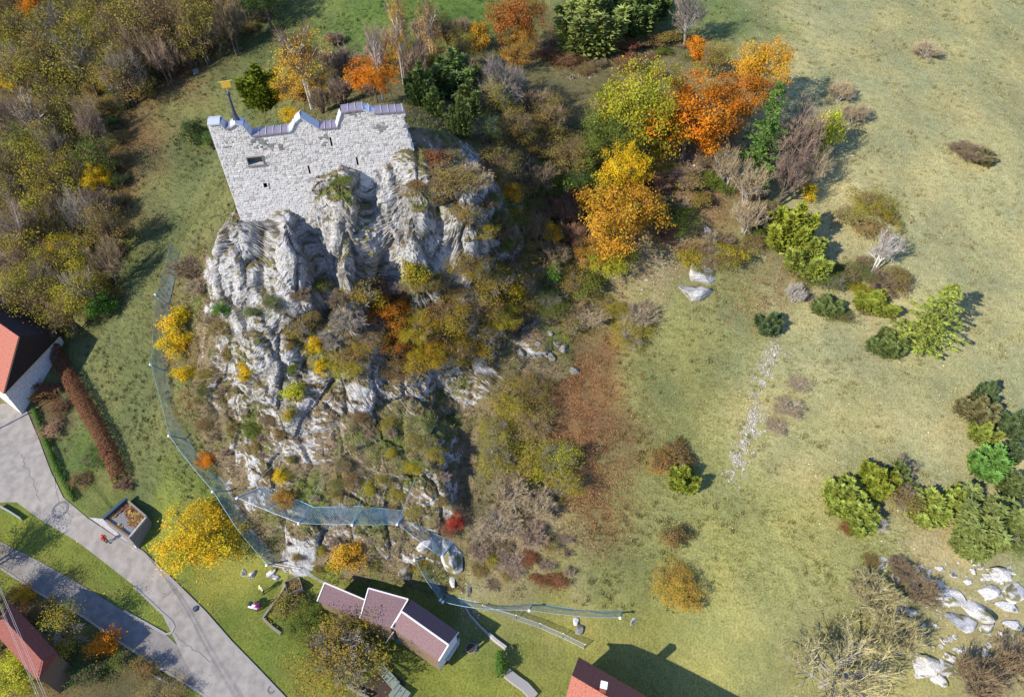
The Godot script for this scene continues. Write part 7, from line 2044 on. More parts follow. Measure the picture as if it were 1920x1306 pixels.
func spruce_soup(sd: int, levels: int, arms: int, needles: int) -> Array:
	var r := RandomNumberGenerator.new()
	r.seed = sd
	var s := Soup.new()
	var w := Soup.new()
	w.tube(Vector3(0, -0.04, 0), Vector3(0, 0.98, 0), 0.014, 0.002, 6)
	for k in levels:
		var f := float(k) / levels
		var y := 0.06 + 0.92 * f
		var reach := 0.42 * pow(1.0 - f, 0.85) + 0.02
		var n := maxi(4, int(arms * (1.0 - f * 0.5)))
		for i in n:
			var t := TAU * (i + r.randf() * 0.8) / n + k * 0.7
			var l := reach * r.randf_range(0.35, 1.12)
			var out := Vector3(cos(t), 0, sin(t))
			var a := Vector3(0, y, 0)
			var b := a + out * l + Vector3(0, 0.10 * l + 0.02 * r.randfn(), 0)
			w.tube(a, b, 0.004, 0.001, 3)
			var side := out.cross(Vector3.UP)
			var tone := r.randf_range(0.6, 1.0)
			for q in int(needles * (0.35 + l / 0.42)):
				var u := pow(r.randf(), 0.7)
				var wd := 0.09 * (1.0 - u * 0.8) + 0.015
				var p := a.lerp(b, u) + side * wd * r.randf_range(-1, 1) * 0.5 + Vector3(0, r.randf_range(-0.012, 0.006), 0)
				var d := (out * 0.7 + side * r.randf_range(-1.1, 1.1) + Vector3(0, r.randf_range(-0.3, 0.35), 0)).normalized()
				var sd2 := d.cross(Vector3(r.randfn(), 1.0, r.randfn())).normalized()
				var ln := 0.034 * r.randf_range(0.7, 1.4)
				var c := clampf(tone * r.randf_range(0.55, 1.15), 0.0, 1.0)
				s.tri(p - sd2 * ln * 0.22, p + sd2 * ln * 0.22, p + d * ln, Color(c * r.randf_range(0.8, 1.0), c, c * 0.9))
	return [s, w]

func tuft_soup(sd: int, n: int) -> Soup:
	var r := RandomNumberGenerator.new()
	r.seed = sd
	var s := Soup.new()
	for k in n:
		var t := r.randf() * TAU
		var q := sqrt(r.randf()) * 0.33
		var p := Vector3(cos(t) * q, 0, sin(t) * q)
		var d := Vector3(r.randfn() * 0.25 + 0.25 + p.x, r.randf_range(0.5, 1.0), r.randfn() * 0.25 - 0.2 + p.z)
		var side := Vector3(-d.z, 0, d.x).normalized() * 0.008
		var b := r.randf_range(0.5, 1.0)
		s.tri(p - side, p + side, p + d * 0.8, Color(b, b * 0.97, b * 0.8))
	return s

func make_shapes():
	for k in 4:
		var c := leaf_soup(50 + k, 0.56, 0.44, 0.43, 7, 125, 110, 0.0095, 0.045)
		var t := Soup.new()
		limb(t, Vector3(0, -0.05, 0), Vector3(0.02, 0.55, 0.01), 0.030, 0.016, Vector3(0.02, 0, -0.01))
		for q in 7:
			var a := TAU * q / 7.0 + k
			limb(t, Vector3(0.01, 0.28 + 0.04 * q, 0.0), Vector3(cos(a) * 0.27, 0.52 + 0.055 * q, sin(a) * 0.27), 0.012, 0.003, Vector3(0, 0.03, 0))
		shapes["leafy%d" % k] = [c.mesh(), t.mesh(), null]
	for k in 3:
		var c := leaf_soup(70 + k, 0.48, 0.43, 0.46, 5, 44, 84, 0.021, 0.075)
		var t := Soup.new()
		for q in 5:
			var a := TAU * q / 5.0 + k
			limb(t, Vector3(cos(a) * 0.03, -0.08, sin(a) * 0.03), Vector3(cos(a) * 0.25, 0.7, sin(a) * 0.25), 0.018, 0.005, Vector3(0, 0.05, 0))
		shapes["bushy%d" % k] = [c.mesh(), t.mesh(), null]
	for k in 3:
		var b := branchy(90 + k, 2, 0.0030, [8, 5, 5, 5], 0.22, 0.30)
		shapes["bare%d" % k] = [null, b[0].mesh(), b[1].mesh()]
	for k in 3:
		var b := branchy(100 + k, 7, 0.0036, [4, 5, 5, 5], 0.5, 0.24)
		shapes["thicket%d" % k] = [null, b[0].mesh(), b[1].mesh()]
	for k in 3:
		var c := leaf_soup(110 + k, 0.55, 0.42, 0.42, 7, 90, 62, 0.0092, 0.06)
		shapes["sparse%d" % k] = [c.mesh(), shapes["bare%d" % k][1], shapes["bare%d" % k][2]]
		c = leaf_soup(120 + k, 0.48, 0.42, 0.46, 5, 42, 56, 0.0175, 0.09)
		shapes["sparse_small%d" % k] = [c.mesh(), shapes["thicket%d" % k][1], shapes["thicket%d" % k][2]]
	for k in 3:
		var j := juniper_soup(130 + k, 10, 400, 0.062, 1.1)
		var t := Soup.new()
		t.tube(Vector3(0, -0.08, 0), Vector3(0, 0.6, 0), 0.03, 0.01, 5)
		shapes["juniper%d" % k] = [j.mesh(), t.mesh(), null]
		j = juniper_soup(140 + k, 15, 330, 0.058, 0.5)
		shapes["conifer%d" % k] = [j.mesh(), t.mesh(), null]
	for k in 2:
		var sp := spruce_soup(150 + k, 20, 8, 60)
		shapes["spruce%d" % k] = [sp[0].mesh(), sp[1].mesh(), null]
		shapes["tuft%d" % k] = [tuft_soup(160 + k, 900).mesh(), null, null]
	for k in 2:
		var b := branchy(170 + k, 2, 0.0032, [9, 5, 5, 4], 0.12, 0.66)
		var c := leaf_soup(180 + k, 0.46, 0.40, 0.40, 7, 80, 50, 0.0095, 0.055)
		shapes["birch%d" % k] = [c.mesh(), b[0].mesh(), b[1].mesh()]

const REGION := {"wood": "in the wood on the slope", "woodedge": "at the edge of the wood", "behind": "behind the castle wall", "top": "on the ridge beyond the footpath", "gully": "in the hollow beside the castle rock", "slopeshrub": "at the head of the grassy hollow", "meadow": "on the open meadow", "outcrop": "among the pale outcrop rocks", "eastfoot": "at the foot of the castle rock", "rock": "growing on the castle rock", "garden": "in the village gardens", "ledge": "on the overgrown ledges above the nets", "scrubfoot": "on the scrubby slope beside the nets"}
const TINT := {"yellow": "bright yellow", "yellowlime": "lime yellow", "yellowgreen": "yellow-green", "gold": "golden", "golden": "golden brown", "goldpale": "pale gold", "orange": "vivid orange", "rustorange": "rust orange", "rust": "rust red", "orangebrown": "orange-brown", "red": "red", "redbrown": "reddish brown", "rustbrown": "russet", "peach": "peach-coloured", "olive": "olive", "olivedark": "dark olive", "olivebrown": "olive-brown", "olivegold": "golden olive", "goldolive": "golden olive", "yellowolive": "yellowish olive", "olivegreen": "olive green", "green": "fresh green", "darkgreen": "dark green", "brown": "brown", "tan": "tan", "tanleaf": "tan", "strawgreen": "straw-coloured", "twigpinkleaf": "pinkish brown", "pine": "dull green", "pinelight": "pale green", "pineyellow": "yellow-tipped green", "juniper": "green", "juniperyellow": "yellowish green", "juniperlight": "light green", "junipergreen": "bright green", "juniperdark": "dark green", "juniperbrown": "brownish", "spruce": "deep green", "spruceyellow": "yellow-green", "twigpink": "pinkish grey", "twiggrey": "grey", "twigbrown": "brown", "twigred": "reddish", "twigtan": "tan", "twigpale": "whitish", "twigpurple": "purplish", "twiglichen": "lichen-yellow", "twigolive": "olive brown"}

func plant_words(p: Array) -> Array:
	# node name, label, category
	var big: bool = p[3] > 1.9
	var t: Array
	match p[0]:
		"leafy": t = ["autumn_tree", "%s leafy tree", "tree"] if big else ["bush", "small %s leafy bush", "bush"]
		"mix": t = ["autumn_tree", "%s thinly leaved tree", "tree"] if big and p[4] > 3.0 else ["shrub", "%s half-bare shrub", "shrub"]
		"bare": t = ["bare_tree", "leafless tree with %s twigs", "tree"] if big and p[4] > 4.5 else ["bare_bush", "leafless bush with %s twigs", "bush"]
		"shrub": t = ["shrub", "low %s shrub", "shrub"]
		"ivy": t = ["shrub", "low %s creeper mound", "shrub"]
		"juniper": t = ["juniper_bush", "%s upright juniper bush", "bush"]
		"conifer": t = ["pine_tree", "%s rounded pine", "tree"]
		"spruce": t = ["spruce_tree", "%s spruce with layered boughs", "tree"]
		"birch": t = ["birch_tree", "slender birch with white trunk and %s crown", "tree"]
		"goldbirch": t = ["birch_tree", "birch with drooping %s foliage", "tree"]
		"deadbirch": t = ["dead_tree", "dead %s tree leaning", "tree"]
		"deadbush": t = ["dead_bush", "dead %s bush", "bush"]
		_: t = ["grass_clump", "big %s tall grass clump", "grass"]
	return [t[0], (t[1] % TINT[p[5]]) + " " + REGION[p[6]], t[2]]

func build_plants():
	make_shapes()
	var serial := 0
	var first_count := {}
	for p in PLANTS:
		var l: String = plant_words(p)[1]
		first_count[l] = first_count.get(l, 0) + 1
	var labels := []
	var seen_labels := {}
	for p in PLANTS:
		var l: String = plant_words(p)[1]
		if first_count[l] > 1:
			var best := 1e9
			var mark := ""
			for q in LANDMARKS:
				var d: float = Vector2(p[1], p[2]).distance_to(Vector2(q[0], q[1]))
				if d < best:
					best = d
					mark = q[2]
			var long := l + " near the " + mark
			if long.split(" ").size() > 15:
				long = l.substr(0, l.find(" " + REGION[p[6]])) + " near the " + mark
			l = long
		labels.append(l)
		seen_labels[l] = seen_labels.get(l, 0) + 1
	var size_word := {}
	for k in PLANTS.size():
		var l: String = labels[k]
		if seen_labels[l] == 2:
			if size_word.has(l):
				var o: int = size_word[l]
				var larger: bool = PLANTS[k][3] * PLANTS[k][4] > PLANTS[o][3] * PLANTS[o][4]
				var f: float = (PLANTS[k][3] * PLANTS[k][4]) / (PLANTS[o][3] * PLANTS[o][4])
				if f > 1.12 or f < 0.89:
					labels[k] = ("larger " if larger else "smaller ") + l
					labels[o] = ("smaller " if larger else "larger ") + l
			else:
				size_word[l] = k
	seen_labels = {}
	for l in labels:
		seen_labels[l] = seen_labels.get(l, 0) + 1
	for p in PLANTS:
		# [kind, x, z, radius, height, colour, region]
		var kind: String = p[0]
		var colour: String = p[5]
		var R: float = p[3]
		var H: float = p[4]
		serial += 1
		var words := plant_words(p)
		words[1] = labels[serial - 1]
		var o := base(words[0], Vector3(p[1], hgt(p[1], p[2]) - 0.05, p[2]), rng.randf() * TAU)
		tag(o, words[1], words[2], words[1] if seen_labels[words[1]] > 1 else "")
		var big := R > 1.9
		var form := ""
		var bark: Material = M.bark
		var leaves: Material = M.get("leaf_" + colour)
		var twigs: Material = M.leaf_twiggrey
		match kind:
			"leafy": form = ("leafy%d" % (serial % 4)) if big else ("bushy%d" % (serial % 3))
			"shrub", "ivy":
				form = "bushy%d" % (serial % 3) if serial % 2 else "sparse_small%d" % (serial % 3)
				twigs = M.leaf_twigbrown
			"mix":
				form = ("sparse%d" if big else "sparse_small%d") % (serial % 3)
				twigs = M.leaf_twigbrown if serial % 2 else M.leaf_twiggrey
			"bare":
				form = ("bare%d" if big and H > 6.5 else "thicket%d") % (serial % 3)
				twigs = leaves
				bark = M.bark_pale if colour in ["twiglichen", "twigpale", "twigtan", "twiggrey"] else M.bark
			"deadbush":
				form = "thicket1"
				twigs = leaves
				bark = M.bark_pale
			"deadbirch", "birch":
				form = "birch%d" % (serial % 2)
				twigs = M.leaf_twigpale if kind == "deadbirch" else M.leaf_twigpink
				bark = M.bark_white
			"goldbirch":
				form = "birch%d" % (serial % 2)
				bark = M.bark_white
				twigs = M.leaf_twigbrown
			"juniper": form = "juniper%d" % (serial % 3)
			"conifer": form = "conifer%d" % (serial % 3)
			"spruce": form = "spruce%d" % (serial % 2)
			"tuft": form = "tuft%d" % (serial % 2)
		var f: Array = shapes[form]
		var sc := Vector3(R / 0.42, H, R / 0.42)
		if kind in ["leafy", "mix"]:
			sc *= Vector3(1.2, 1.06, 1.2) if p[6] == "gully" else Vector3(1.1, 1.04, 1.1)
		if kind in ["juniper", "conifer", "spruce"]:
			sc *= Vector3(1.16, 1.1, 1.16)
		sc *= Vector3(rng.randf_range(0.92, 1.1), rng.randf_range(0.92, 1.08), rng.randf_range(0.92, 1.1))
		if f[1]:
			put("trunk", f[1], bark, o).scale = sc
		if f[2]:
			put("twigs", f[2], twigs, o).scale = sc
		if f[0] and kind != "deadbirch" and not (kind == "birch" and colour.begins_with("twig")):
			put("crown", f[0], leaves, o).scale = sc

func build_hedges():
	for d in HEDGES:
		var o := base("hedge", g3(d.line[0].x, d.line[0].y))
		tag(o, d.label, "hedge")
		var s := Soup.new()
		var tot := 0.0
		for k in d.line.size() - 1:
			tot += d.line[k].distance_to(d.line[k + 1])
		for k in int(tot * d.per):
			var w := rng.randf() * tot
			var q := 0
			while w > d.line[q].distance_to(d.line[q + 1]):
				w -= d.line[q].distance_to(d.line[q + 1])
				q += 1
			var a: Vector2 = d.line[q]
			var b: Vector2 = d.line[q + 1]
			var dir := (b - a).normalized()
			var mid := a + dir * w
			var t := rng.randf_range(0.0, PI)
			var wide: float = d.wide * (1.0 + 0.25 * n_fine.get_noise_2d(mid.x, mid.y))
			var off: float = cos(t) * wide * 0.5 * rng.randf_range(0.8, 1.05)
			var up: float = pow(sin(t), 0.5) * d.high * (1.0 + 0.15 * n_fine.get_noise_2d(mid.y, mid.x)) * rng.randf_range(0.8, 1.03)
			if rng.randf() < 0.25:
				up = rng.randf() * d.high
			var x := mid.x - dir.y * off
			var z := mid.y + dir.x * off
			var p := g3(x, z, up) - o.position
			var n: Vector3 = (Vector3(-dir.y * cos(t), sin(t) + 0.3, dir.x * cos(t)) + Vector3(rng.randfn(), rng.randfn(), rng.randfn()) * 0.5).normalized()
			var u := n.cross(Vector3(rng.randfn(), rng.randfn(), rng.randfn())).normalized() * (rng.randf_range(0.05, 0.1) * float(d.leaf))
			var v := n.cross(u)
			var c := rng.randf_range(0.5, 1.0)
			s.quad(p - u, p + v * 0.7, p + u, p - v * 0.7, Color(c, c * rng.randf_range(0.85, 1.0), c * rng.randf_range(0.7, 1.0)))
		put("foliage", s.mesh(), M.get("leaf_" + d.colour), o)
		var st := Soup.new()
		for k in int(tot / 0.7) + 2:
			var w := minf(k * 0.7, tot - 0.05)
			var q := 0
			while w > d.line[q].distance_to(d.line[q + 1]):
				w -= d.line[q].distance_to(d.line[q + 1])
				q += 1
			var mid: Vector2 = d.line[q] + (d.line[q + 1] - d.line[q]).normalized() * w
			var p := g3(mid.x, mid.y) - o.position
			st.tube(p - Vector3(0, 0.2, 0), p + Vector3(rng.randfn() * 0.1, d.high * 0.8, rng.randfn() * 0.1), 0.04, 0.015, 4)
		put("stem", st.mesh(), M.bark, o)

# ==================================================================== boulders
func boulder_mesh(sd: int, res: int) -> ArrayMesh:
	var r := RandomNumberGenerator.new()
	r.seed = sd
	var sp := SphereMesh.new()
	sp.radius = 1.0
	sp.height = 2.0
	sp.radial_segments = res * 2
	sp.rings = res
	var a := sp.get_mesh_arrays()
	var v: PackedVector3Array = a[Mesh.ARRAY_VERTEX]
	var idx: PackedInt32Array = a[Mesh.ARRAY_INDEX]
	var cuts := []
	for k in 20:
		cuts.append([Vector3(r.randfn(), r.randfn(), r.randfn()).normalized(), r.randf_range(0.32, 0.72)])
	var c := PackedColorArray()
	for k in v.size():
		var p := v[k]
		for q in cuts:
			var over: float = p.dot(q[0]) - q[1]
			if over > 0.0:
				p -= q[0] * over * 0.97
		p *= 1.0 + 0.10 * n_fine.get_noise_3d(p.x * 2.0 + sd, p.y * 2.0, p.z * 2.0) + 0.05 * n_fine.get_noise_3d(p.x * 7.0, p.y * 7.0 + sd, p.z * 7.0)
		v[k] = p
		var t := n_fine.get_noise_3d(p.x * 2.2, p.y * 2.2 + sd, p.z * 2.2)
		var q := Color(1, 1, 0.98).lerp(Color(0.45, 0.43, 0.40), clampf(1.5 * t - 0.05, 0.0, 0.7))
		if n_fine.get_noise_3d(p.x * 1.4 + 40.0, p.y * 1.4, p.z * 1.4 + sd) > 0.22:
			q = Color(0.30, 0.30, 0.16)
		c.append(q)
	return indexed(v, c, idx, false)

func build_boulders():
	var ms := []
	for k in 6:
		ms.append(boulder_mesh(300 + k, 13))
	var k := 0
	for b in BOULDERS:
		# [x, z, rx, ry, rz, turn, label, group]
		var o := put("boulder", ms[k % 6], M.boulder_grey if b[6].contains("grey") or b[6].contains("mossy rounded") or b[6].contains("dark") else M.boulder)
		o.position = g3(b[0], b[1], -b[3] * 0.06)
		o.scale = Vector3(b[2], b[3], b[4]) * 1.3
		o.rotation.y = b[5]
		tag(o, b[6], "boulder", b[7])
		k += 1
	# scree: too many to count
	var mm := MultiMesh.new()
	mm.transform_format = MultiMesh.TRANSFORM_3D
	mm.use_colors = true
	mm.mesh = boulder_mesh(400, 4)
	var spots := []
	for s in SCREE:
		for q in int(s[4]):
			var t := rng.randf()
			var x: float = lerpf(s[0], s[2], t) + rng.randfn() * s[5]
			var z: float = lerpf(s[1], s[3], t) + rng.randfn() * s[5]
			if n_fine.get_noise_2d(x * 0.8, z * 0.8) > -0.15:
				spots.append([x, z, s[6]])
	mm.instance_count = spots.size()
	for i in spots.size():
		var e: Array = spots[i]
		var f: float = e[2] * exp(rng.randfn() * 0.45)
		var bs := Basis.from_euler(Vector3(rng.randf() * 6, rng.randf() * 6, rng.randf() * 6)).scaled(Vector3(f, f * 0.6, f))
		mm.set_instance_transform(i, Transform3D(bs, g3(e[0], e[1], f * 0.1)))
		var c := rng.randf_range(0.7, 1.15)
		mm.set_instance_color(i, Color(c, c * 0.97, c * 0.92))
	var o := MultiMeshInstance3D.new()
	o.name = "gravel"
	o.multimesh = mm
	o.material_override = M.boulder
	tag(o, "pale limestone scree and loose stones in the meadow channel", "gravel", "", "stuff")
	add_child(o)

# ==================================================================== grass and fallen leaves
func blade_mesh(sd: int, n: int, wide: float, high: float) -> ArrayMesh:
	var r := RandomNumberGenerator.new()
	r.seed = sd
	var s := Soup.new()
	for k in n:
		var t := r.randf() * TAU
		var q := sqrt(r.randf()) * wide
		var p := Vector3(cos(t) * q, -0.02, sin(t) * q)
		var d := Vector3(r.randfn() * 0.6, 1.0, r.randfn() * 0.6).normalized() * high * r.randf_range(0.5, 1.2)
		var side := Vector3(r.randfn(), 0, r.randfn()).normalized() * 0.028
		var b := r.randf_range(0.75, 1.1)
		s.tri(p - side, p + side, p + d, Color(b, b, b * 0.95))
	return s.mesh()

func scatter(called: String, label: String, category: String, mesh: Mesh, list: Array):
	var mm := MultiMesh.new()
	mm.transform_format = MultiMesh.TRANSFORM_3D
	mm.use_colors = true
	mm.mesh = mesh
	mm.instance_count = list.size()
	for i in list.size():
		var e: Array = list[i]
		mm.set_instance_transform(i, e[0])
		mm.set_instance_color(i, e[1])
	var o := MultiMeshInstance3D.new()
	o.name = called
	o.multimesh = mm
	o.material_override = M.blades
	tag(o, label, category, "", "stuff")
	add_child(o)

func on_pavement(x: float, z: float) -> bool:
	var q := Vector2(x, z)
	for poly in PAVED:
		if Geometry2D.is_point_in_polygon(q, poly):
			return true
	return false

func build_grass():
	var list := []
	var n := 0
	var r := RandomNumberGenerator.new()
	r.seed = 99
	while n < 150000:
		n += 1
		# denser where the camera is near; every spot lies on the ground in the world
		var z := -r.randf_range(17.0, 135.0)
		var half := 16.0 + absf(z) * 0.82
		var x := r.randf_range(-half, half)
		if on_pavement(x, z) or in_rock(x, z) > 0.6:
			continue
		var q := gcol(x, z)
		var u := n_tint.get_noise_2d(x, z)
		var f := n_fine.get_noise_2d(x * 0.6, z * 0.6)
		if f < -0.25 and r.randf() < 0.5:
			continue
		var b := r.randf_range(0.65, 1.45) * (1.0 + 0.3 * f)
		var col := Color(q.r * b * (1.0 + 0.1 * u + r.randf_range(-0.12, 0.14)), q.g * b, q.b * b)
		var t := 0.35 + 0.65 * smoothstep(1.2, 4.5, base_h(x, z))
		var s := r.randf_range(0.7, 1.5) * t
		var bs := Basis(Vector3.UP, r.randf() * TAU).scaled(Vector3(s, s * r.randf_range(0.7, 1.3), s))
		list.append([Transform3D(bs, g3(x, z)), col])
	scatter("grass", "rough autumn grass on the meadows and lawns", "grass", blade_mesh(1, 12, 0.26, 0.13), list)
	list = []
	# taller clumps, darker or paler than the sward around them
	for k in 16000:
		var z := -r.randf_range(17.0, 135.0)
		var x := r.randf_range(-1.0, 1.0) * (16.0 + absf(z) * 0.82)
		if on_pavement(x, z) or in_rock(x, z) > 0.6 or base_h(x, z) < 2.2 or n_tint.get_noise_2d(x * 1.5 + 50.0, z * 1.5) < 0.08:
			continue
		var q := gcol(x, z)
		var b := r.randf_range(0.75, 1.3)
		var s := r.randf_range(1.1, 2.0)
		list.append([Transform3D(Basis(Vector3.UP, r.randf() * TAU).scaled(Vector3(s, s * 1.2, s)), g3(x, z)), Color(q.r * b * 1.05, q.g * b, q.b * b)])
	scatter("grass_tufts", "taller tussocks of grass dotted over the meadows", "grass", blade_mesh(3, 16, 0.16, 0.2), list)
	list = []
	for e in rock_spots:
		var b := r.randf_range(0.6, 1.4)
		var c: Color = e[2]
		if r.randf() < 0.12:
			c = Color(0.26, 0.18, 0.06)
		var s := r.randf_range(0.7, 1.7)
		var bs := Basis(Vector3.UP, r.randf() * TAU).scaled(Vector3(s, s * 1.1, s))
		list.append([Transform3D(bs, e[0]), Color(c.r * b, c.g * b, c.b * b)])
	scatter("undergrowth", "dry grass and heath growing on the ledges of the rock", "undergrowth", blade_mesh(2, 12, 0.22, 0.24), list)
	# fallen leaves below the trees
	var lf := Soup.new()
	lf.quad(Vector3(-0.065, 0.015, 0), Vector3(0, 0.03, 0.042), Vector3(0.065, 0.012, 0), Vector3(0, 0.0, -0.042))
	list = []
	for s in LITTER:
		for k in int(s[3]):
			var x: float = s[0] + r.randfn() * s[2]
			var z: float = s[1] + r.randfn() * s[2]
			if in_rock(x, z) > 0.6 or n_fine.get_noise_2d(x * 0.5, z * 0.5) < -0.2:
				continue
			var c := Color(s[4], s[5], s[6]) * r.randf_range(0.5, 1.5)
			var bs := Basis.from_euler(Vector3(r.randfn() * 0.4, r.randf() * TAU, r.randfn() * 0.4)).scaled(Vector3.ONE * r.randf_range(0.7, 1.6))
			list.append([Transform3D(bs, g3(x, z, 0.06)), c])
	scatter("fallen_leaves", "fallen autumn leaves lying under the trees", "leaf litter", lf.mesh(), list)

# ==================================================================== small things
func build_small_things():
	# compost box
	var c := base("compost_box", g3(COMPOST.x, COMPOST.y), COMPOST.z)
	tag(c, "open wooden compost box full of leaves on the lawn", "compost box")
	for k in 4:
		var a := PI * 0.5 * k
		for h in 4:
			var s := Soup.new()
			var e := Vector3(cos(a), 0, sin(a))
			var f := Vector3(-sin(a), 0, cos(a))
			s.box(e * 0.74 - f * (0.78 if k % 2 else 0.74) + Vector3(0, 0.02 + h * 0.24, 0), f * (1.56 if k % 2 else 1.48), Vector3(0, 0.2, 0), e * 0.05)
			put("board", s.mesh(), M.old_wood, c)
	var hp := Soup.new()
	for k in 700:
		var q := Vector2(rng.randf_range(-0.7, 0.7), rng.randf_range(-0.7, 0.7))
		var p := Vector3(q.x, 0.55 + 0.15 * cos(q.length() * 1.8) + rng.randf() * 0.08, q.y)
		var u := Vector3(rng.randfn(), rng.randfn() * 0.4, rng.randfn()).normalized() * 0.09
		var v := Vector3(rng.randfn(), rng.randfn() * 0.4, rng.randfn()).normalized() * 0.06
		hp.quad(p - u, p + v, p + u, p - v, Color(0.10, 0.06, 0.03).lerp(Color(0.35, 0.24, 0.10), rng.randf()))
	put("leaf_heap", hp.mesh(), M.blades, c).set_meta("kind", "stuff")
	# low garden walls and edgings
	for w in LOW_WALLS:
		var o := put(w.name, ribbon(w.line, w.wide, 0.0, w.high), M[w.mat])
		tag(o, w.label, w.category)
	# columns, tubs and posts
	for t in TUBS:
		var o := base(t.name, g3(t.x, t.z))
		tag(o, t.label, t.category)
		var s := Soup.new()
		var prof: Array = t.prof
		for k in prof.size() - 1:
			s.tube(Vector3(0, prof[k][1], 0), Vector3(0, prof[k + 1][1], 0), prof[k][0], prof[k + 1][0], 14)
		var last: Array = prof[-1]
		s.tube(Vector3(0, last[1] - 0.001, 0), Vector3(0, last[1], 0), last[0], 0.01, 14)
		put("body", s.mesh(), M[t.mat], o)
		var l := Soup.new()
		l.tube(Vector3(0, last[1], 0), Vector3(0, last[1] + 0.05, 0), last[0] * 0.9, last[0] * 0.8, 14, Color.WHITE, true)
		put("lid", l.mesh(), M[t.lid], o)
	# pole leaning on the shed
	var po := Soup.new()
	po.tube(POLE[0], POLE[1], 0.06, 0.05, 8, Color.WHITE, true)
	tag(put("wooden_pole", po.mesh(), M.trim_white), "pale wooden pole lying from the shed wall over the lawn", "pole")
	# overhead wires between poles beyond the picture
	for k in WIRES.size():
		var w: Array = WIRES[k]
		var s := Soup.new()
		var a: Vector3 = w[0]
		var b: Vector3 = w[1]
		var prev := a
		for e in 24:
			var t := (e + 1) / 24.0
			var q := a.lerp(b, t) - Vector3(0, 0.9 * 4.0 * t * (1.0 - t), 0)
			s.tube(prev, q, 0.015, 0.015, 4)
			prev = q
		tag(put("overhead_wire", s.mesh(), M.galvanised), "thin overhead wire passing above the dull red roof", "wire", "overhead wires above the old house")
	for p in WIRE_POLES:
		var o := base("utility_pole", g3(p[0].x, p[0].z))
		tag(o, p[1], "utility pole")
		var s := Soup.new()
		var top: float = p[0].y - o.position.y
		s.tube(Vector3(0, -0.5, 0), Vector3(0, top + 0.6, 0), 0.14, 0.10, 10, Color.WHITE, true)
		put("pole", s.mesh(), M.wood, o)
		var b := Soup.new()
		b.box(Vector3(-1.5, top - 0.18, -0.08), Vector3(3.0, 0, 0), Vector3(0, 0.14, 0), Vector3(0, 0, 0.16))
		put("crossarm", b.mesh(), M.wood, o)
	# cold frame and plant bed behind the bare tree
	var bed := put("vegetable_bed", strip(BED, 0.06, 6, 0.5), M.soil)
	tag(bed, "dark dug vegetable bed with fallen leaves in the garden", "garden bed")
	for d in FRAMES:
		var o := base("cold_frame", g3(d.x, d.z), d.turn)
		tag(o, d.label, "cold frame")
		var s := Soup.new()
		var L: float = d.long
		var W: float = d.wide
		s.box(Vector3(-L, -0.1, -W), Vector3(2 * L, 0, 0), Vector3(0, 0.5, 0), Vector3(0, 0, 0.06))
		s.box(Vector3(-L, -0.1, W - 0.06), Vector3(2 * L, 0, 0), Vector3(0, 0.35, 0), Vector3(0, 0, 0.06))
		s.box(Vector3(-L, -0.1, -W), Vector3(0.06, 0, 0), Vector3(0, 0.42, 0), Vector3(0, 0, 2 * W))
		s.box(Vector3(L - 0.06, -0.1, -W), Vector3(0.06, 0, 0), Vector3(0, 0.42, 0), Vector3(0, 0, 2 * W))
		put("frame", s.mesh(), M.old_wood, o)
		var n := 3
		for k in n:
			var g := Soup.new()
			var x0 := -L + 2.0 * L * k / n
			g.box(Vector3(x0 + 0.03, 0.42, -W), Vector3(2.0 * L / n - 0.06, 0, 0), Vector3(0, 0.03, 0), Vector3(0, -0.14, 2 * W))
			put("pane", g.mesh(), M.glass_pane, o)

# ==================================================================== people
func capsule(p: Vector3, a: Vector3, b: Vector3, ra: float, rb: float) -> float:
	var ab := b - a
	var t := clampf((p - a).dot(ab) / maxf(ab.length_squared(), 1e-6), 0.0, 1.0)
	return p.distance_to(a + ab * t) - lerpf(ra, rb, t)

